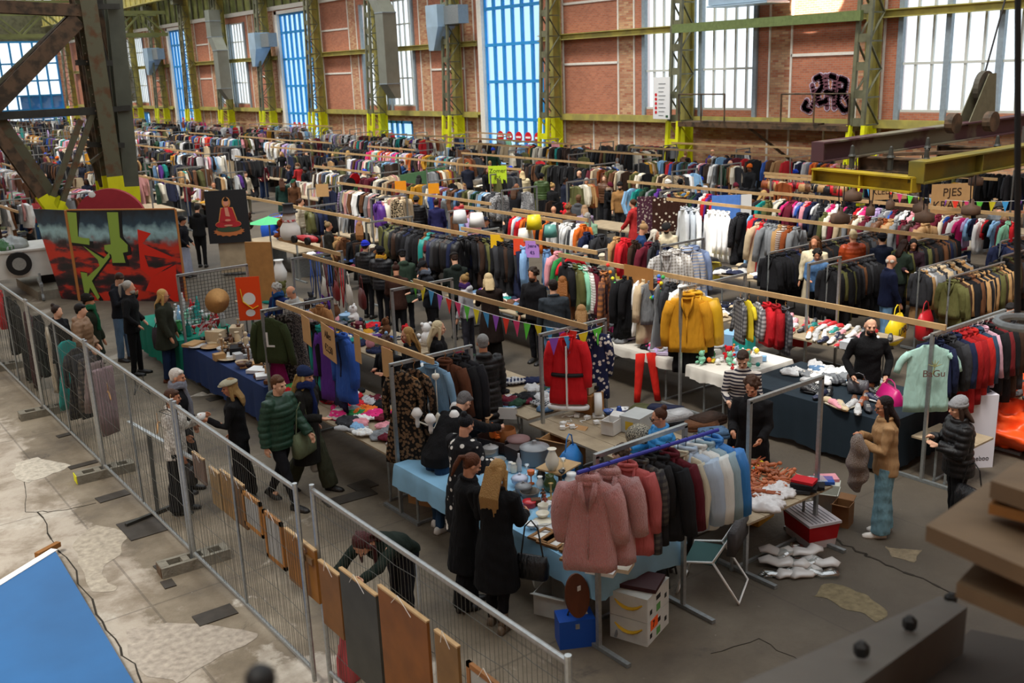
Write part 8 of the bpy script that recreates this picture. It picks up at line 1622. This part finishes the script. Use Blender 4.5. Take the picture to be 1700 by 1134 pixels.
 (1487, 373, 1.7, 0, 'stand', ('jacket', '#2c3034'), ('slim', '#20242e'), ('bun', '#4a2418'), 'person with reddish brown hair in grey jacket', None, dict(fem=True)),
 (1517, 359, 1.76, 60, 'stand', ('jacket', '#131518'), ('slim', '#15151a'), ('short', '#2a2018'), 'person in black leather jacket under the crane weight', None, dict(tmat='leather')),
 (1536, 364, 1.74, 70, 'stand', ('jacket', '#3c1420'), ('slim', '#15151a'), ('short', BK), 'person in dark red jacket right of the leather jacket', None, {}),
 (1583, 352, 1.72, -25, 'hold', ('jacket', '#3c3628'), ('slim', '#20242e'), ('mid', '#4a2c1c'), 'brown haired woman in olive brown jacket arms raised', None, dict(fem=True)),
 (1604, 354, 1.7, 60, 'stand', ('jacket', '#d8d0c0'), ('slim', '#2a3a5c'), ('mid', '#c8a878'), 'person in cream jacket behind the olive brown jacket', None, {}),
 (1659, 345, 1.76, 40, 'lean', ('puffer', '#4a4e54'), ('slim', '#1c2438'), ('short', '#4a4440'), 'person in grey quilted jacket bending at the right', ('beanie', '#44464c'), {}),
 (1669, 357, 1.7, 200, 'look', ('sweater', '#c8a898'), ('slim', '#20242e'), ('mid', '#c0a070'), 'blond woman with purple scarf at the right edge', None, dict(scarf='#4a2070', fem=True)),
 (1681, 369, 1.68, 170, 'look', ('hoodie', '#e0dccc'), ('slim', '#20242e'), ('pony', '#14100f'), 'black haired person in white hoodie at the right edge', None, dict(fem=True)),
]
KM = tint('kimono_print', .9, 'dots', second=(.75, .72, .66), ps=.5); FW = tint('fleck_white', .8, 'fleck', second=(.75, .72, .66), ps=.5)
for t in L_:
    k = dict(t[10]); k.pop('inner', 0); k.pop('tlen', 0); tm = k.pop('tmat', None)
    if tm: k['tmat'] = {'stripe': stripe, 'kimono': KM, 'leather': leather, 'fleckw': FW}[tm]
    k.setdefault('skin', (hash_i := (t[0]*7+t[1]*3)) % 4 if 'skin' not in k else k['skin'])
    r = PP(*t[:10], **k)
# things they carry
def at_person(i, q): 
    L0 = [o for o in bpy.data.objects if o.get('label') == i][0]; return L0
def carry(label, joint, fn, pose, off=(0, 0, 0)):
    o = at_person(label, 0); p = limb(pose, joint, o.location, math.degrees(o.rotation_euler.z)+90, 1.745*o.scale.x)+V(off); return fn(p, o.rotation_euler.z)
carry(L_[17][8], 'rsh', lambda p, a: tote(p+V((.12, -.12, -.62)), a+.1, '#0e0e10', 'black leather handbag with gold clasp hanging from the golden haired woman', .34, .26, leather, .38, .12), 'look')
carry(L_[24][8], 'lsh', lambda p, a: tote(p+V((-.05, -.16, -.62)), a+.4, '#141416', 'large black handbag carried by the woman in the grey beanie', .42, .3, leather, .3, .16), 'hold')
carry(L_[13][8], 'rsh', lambda p, a: tote(p+V((-.02, -.1, -.45)), a, '#6a7458', 'sage green shoulder bag carried by the woman in the navy beanie', .44, .34, fabric, .4, .16), 'walk2')
carry(L_[13][8], 'lhand', lambda p, a: tote(p+V((-.1, -.1, -.1)), a, '#b5b5b2', 'pale grey carrier bag holding a long wooden board', .28, .44, puffy, .1, .12), 'walk2')
carry(L_[13][8], 'lhand', lambda p, a: tag(MB().rings([[V((x*w, y*.03, z)) for x, y in ((-1, -1), (1, -1), (1, 1), (-1, 1))] for z, w in ((-.4, .09), (.1, .1), (.35, .06), (.42, .03))]).build('wooden_board', mat('polished_wood', '#5a2a14', .35), None, False, p+V((-.1, -.08, -.1)), a), 'long reddish brown wooden board sticking out of the carrier bag', 'board'), 'walk2')
carry(L_[5][8], 'lsh', lambda p, a: tote(p+V((-.18, .0, -.4)), a+1.4, '#3c3438', 'dark grey backpack on the blond woman in the olive parka', .32, .42, fabric, .1, .18), 'stand')
carry(L_[10][8], 'rhand', lambda p, a: tote(p+V((.05, 0, -.05)), a+.6, '#121214', 'black bag held by the woman in the silvery jacket', .34, .26, leather, .15, .12), 'cup')
carry(L_[23][8], 'lhand', lambda p, a: tag(MB().ell([(.02*sin(z*31), .02*cos(z*23), z, .15*sqrt(max(.05, 1-((z+.28)/.36)**2))+.012*sin(z*40), .12*sqrt(max(.05, 1-((z+.28)/.36)**2))) for z in [-.62+.04*i for i in range(18)]]).build('fur_bundle', fur, None, True, p+V((-.03, -.05, .02)), a, '#6a4a2c'), 'brown fur bundle held by the woman in the camel jacket', 'fur'), 'hold')
carry(L_[11][8], 'lhand', lambda p, a: item('cup', 'white', p-V((0, 0, .02)), 'white paper cup held by the woman in the flat cap', 1.3), 'cup')
carry([t for t in L_ if 'burnt orange' in t[8]][0][8], 'lsh', lambda p, a: tote(p+V((.15, -.1, -.5)), a, '#dcd8dc', 'white cloth bag on the burnt orange jacket', .4, .42, fabric, .3, .08), 'stand')
carry(L_[27][8], 'lhand', lambda p, a: shoe('red', 'white', p, 1.6, 'held by the person in leather at the right edge', 'sneaker', 1.1), 'hold')
tag(obj('red_cloth_bag', lump(2), fabric, None, at(588, 1120, .0)+V((.15, .1, 0)), .4, '#a84a4c'), 'crumpled dusky red cloth bag on the floor behind the nearest fence', 'bag').scale = (1.7, 1.7, 9)
# ================================================================== the rest of the market, running away down the hall
ROWS = [(5.85, 7.05, 8.05, 9.25), (11.6, 12.9, 14.0, 15.2), (17.5, 18.8, 20.0, 21.2), (24.0, 25.2, 26.4, 27.4), (29.6, 30.8, 31.4, 32.2)]
KINDS = ('jacket', 'coat', 'shirt', 'dress', 'sweater', 'puffer', 'shirt')
PALS = [MIX, MIX, BRIGHT, PALE, EARTH, DARK, EARTH, DARK, MIX, DARK]
NR = ['nearest the fence', 'second from the fence', 'third from the fence', 'fourth from the fence', 'along the brick wall']
ft = None; nfr = 0
def far_frame(x0, x1, y):
    global ft
    if not (vis((x0, y, 2)) or vis((x1, y, 2))): return
    r = frame_stall(x0, x1, y, 'galvanised stall frame in the distant rows of the market', 2.02, y < 45, 'distant stall frames'); return r
def far_table(x0, x1, y0, y1, z=.76):
    r = thing('stall_table', 'far stall table of wooden boards in the distant rows', 'table', ((x0+x1)/2, (y0+y1)/2, 0), 0, 'distant stall tables'); MB().box((0, 0, z-.02), (x1-x0, y1-y0, .04)).build('tabletop', plank, r)
    for s in (-1, 1): MB().box((0, s*(y1-y0)*.42, (z-.04)/2), (x1-x0-.1, .04, z-.04)).build('leg', galv_d, r)
for ri, (xa, xb, xc, xd) in enumerate(ROWS):
    y = {0: 31, 1: 21.2, 2: 19.6, 3: 11.0, 4: 14.6}[ri]
    while y < 128:
        y2 = y+3.9; far = y > 62
        if vis((xd, y, 1.5), .02) or vis((xa, y2, 1.5), .02):
            pal = RND.choice(PALS); pl = 'in the market row '+NR[ri]
            for (x0, x1, side) in ((xa, xb, 0), (xc, xd, 1)):
                if RND.random() < .93:
                    if not (ri == 3 and y < 18 and side): far_frame(x0, x1, y)
                    if RND.random() < .75: far_table(x0+.05, x1-.05, y+.2, y2-.2)
                    if RND.random() < .55 or far: pile(x0, x1, y+.2, y2-.2, .77, 'on a distant table '+NR[ri], RND.choice(PALS), 9 if not far else 5, .2, 0)
                    kk = RND.sample(KINDS, 3)
                    if not (ri == 3 and y < 19 and side == 0) and RND.random() < (.7, .22)[side]: rail((x0 if side == 0 else x1, y+.1, 2.0), (x0 if side == 0 else x1, y2-.05, 2.0), pl, RND.choice(PALS), kk, .12 if not far else .17, RND.uniform(.6, 1.0), pats=.12)
                    rail((x0+.1, y, 1.98), (x1-.05, y, 1.98), pl, RND.choice(PALS), kk, .1 if not far else .16, RND.uniform(.1, .9), pats=.1)
                    if RND.random() < .4: rail(((x0+x1)/2, y+.3, 1.35), ((x0+x1)/2, y2-.3, 1.35), pl, RND.choice(PALS), ('shirt', 'skirt', 'trousers'), .14, .8)
            if y < 75:
                for x in (xa, xd):
                    if vis((x, y, 2.08), .02) and RND.random() < .5: timber(x, y-.2, y2+.3, 'pine beam laid over the distant stalls %s' % NR[ri], 2.085+RND.uniform(0, .03), x+RND.uniform(-.15, .15), 'distant pine beams')
        y = y2+.1
# random crowd
TOPC = ['#141416', '#17171c', '#1b1f2e', '#2a2a2c', '#3a2c22', '#20241c', '#4a4c50', '#101013', '#5a3a24', '#7a6a54', '#c8bca4', '#2c4a38', '#5c1a22', '#2a4a7a', '#8a8c90', '#161618', '#222430', '#d8d4cc', '#a82a2a', '#17171c']
HC = ['#2a1a12', '#4a2f1c', '#14100f', '#8a6438', '#b8935a', '#6a4a30', '#8a8784', '#3a2418']
def cname(h):
    c = lin(h); return min(CN, key=lambda n: sum((a-b)**2 for a, b in zip([v**.45 for v in lin(CN[n])], [v**.45 for v in c])))
taken = [V(o.location) for o in bpy.data.objects if o.name.startswith('person')]
n = 0; tries = 0; pc = {}
AIS = [(10.3, 11.2), (16.0, 17.1), (22.4, 23.6), (28.2, 29.3), (32.0, 32.6), (7.1, 8.0), (13.0, 13.9), (18.9, 19.9), (25.3, 26.3)]
while n < 195 and tries < 9000:
    tries += 1; u = RND.random(); y = 17+u**1.4*56; a, b = RND.choice(AIS); x = RND.uniform(a, b)
    if y < 31 and x < 9.4 or (x < 13.8 and 20 < y < 34): continue
    if x > 31 and min(abs(y-c) for c in YC) < 1.3: continue
    p = V((x, y, 0)); q = vis((x, y, 1.5), .0)
    if not q or any((p-t).length < .75 for t in taken): continue
    if y < 26 and q[1] > 330 and RND.random() < .5: continue
    taken.append(p); fem = RND.random() < .5; tk = RND.choice(('jacket', 'puffer', 'coat', 'parka', 'hoodie', 'jacket')); tcol = RND.choice(TOPC); hs = RND.choice(('long', 'mid', 'bun', 'pony', 'bob') if fem else ('short', 'short', 'buzz', 'curly', 'rim')); hat = (RND.choice(('beanie', 'beanie', 'cap')), RND.choice(['#141416', '#2444b8', '#d8d4cc', '#5a1426', '#3a3a3c', '#e06a20', '#1c4a34'])) if RND.random() < .3 else None
    hc = RND.choice(HC); lb = 'person in %s %s%s in the aisle %s' % (cname(tcol), tk if tk != 'puffer' else 'quilted jacket', ' and %s %s' % (cname(hat[1]), hat[0]) if hat else ' with %s hair' % {'#2a1a12': 'dark', '#4a2f1c': 'brown', '#14100f': 'black', '#8a6438': 'light brown', '#b8935a': 'blond', '#6a4a30': 'brown', '#8a8784': 'grey', '#3a2418': 'dark brown'}[hc], ['right of the first row', 'between second and third rows', 'between third and fourth rows', 'before the wall row', 'along the wall', 'inside the first row', 'inside the second row', 'inside the third row', 'inside the fourth row'][AIS.index((a, b))])
    r = person(lb, p, RND.uniform(0, 360), RND.choice(('stand', 'look', 'hold', 'walk', 'phone', 'pocket')) , RND.uniform(1.58, 1.86), (tk, tcol), (RND.choice(('slim', 'trousers', 'wide')), RND.choice(['#17171c', '#1c2c4a', '#3a5a7c', '#2a2a2e', '#6a6250'])), (hs, hc), hat, '#8a7a6a' if RND.random() < .15 else None, RND.randrange(7), fem=fem)
    LAB.append((r, lb, 'person', None)); n += 1
print('crowd', n)
# knick-knacks by the wall and far stalls
for i in range(60): p = V((RND.choice((12.3, 18.1, 20.6, 24.6, 30.2)), RND.uniform(22, 60), .78)); item(RND.choice(('vase', 'box', 'handbag', 'plush', 'pot', 'basket', 'lampshade')), RND.choice(MIX), p+V((RND.uniform(-.4, .4), 0, .02)), None, RND.uniform(1.4, 2.6), place='on a far table')
flush_hang(); flush_pile(); flush_labels()
EXPO = -0.12
# ------------------------------------------------------------------ spot lamps added to make patches of sun, as if through the roof lights
def shaft(tx, src, power, size, blend=.25):
    l = bpy.data.lights.new('sun_patch_spot', 'SPOT'); l.energy = power; l.spot_size = radians(size); l.spot_blend = blend; l.shadow_soft_size = .05; l.color = (1, .93, .82)
    o = bpy.data.objects.new('sun_patch_spot', l); COL.objects.link(o); o.location = src; d = V(tx)-V(src); o.rotation_euler = d.to_track_quat('-Z', 'Y').to_euler()
shaft((18.7, 16.4, 1.6), (10, 14, 16), 9000, 4.5); shaft((14.6, 13.5, 1.2), (8, 11, 16), 7000, 2.6); shaft((WX, 25.3, 7.9), (24, 20, 15), 90000, 10); shaft((11.8, 12.75, 1.95), (6, 10, 16), 5000, 1.8); shaft((15.6, 16.2, 1.4), (9, 13, 16), 5000, 3); shaft((17.8, 12.5, 1.2), (10, 10, 16), 6000, 4)
sn = bpy.data.lights.new('daylight', 'SUN'); sn.energy = 4.0; sn.color = (1, .95, .87); sn.angle = radians(14); so = bpy.data.objects.new('daylight', sn); COL.objects.link(so); so.rotation_euler = V((7.9, 2.0, -17.6)).to_track_quat('-Z', 'Y').to_euler()
bpy.data.objects.remove(_tmp); bpy.data.scenes.remove(_sc2)
SC.view_settings.view_transform = 'Standard'; SC.view_settings.look = 'None'; SC.view_settings.gamma = 1; SC.view_settings.use_curve_mapping = False
SC.view_settings.exposure = EXPO
SC.cycles.use_denoising = True; SC.cycles.max_bounces = 6; SC.cycles.diffuse_bounces = 3; SC.cycles.transparent_max_bounces = 12
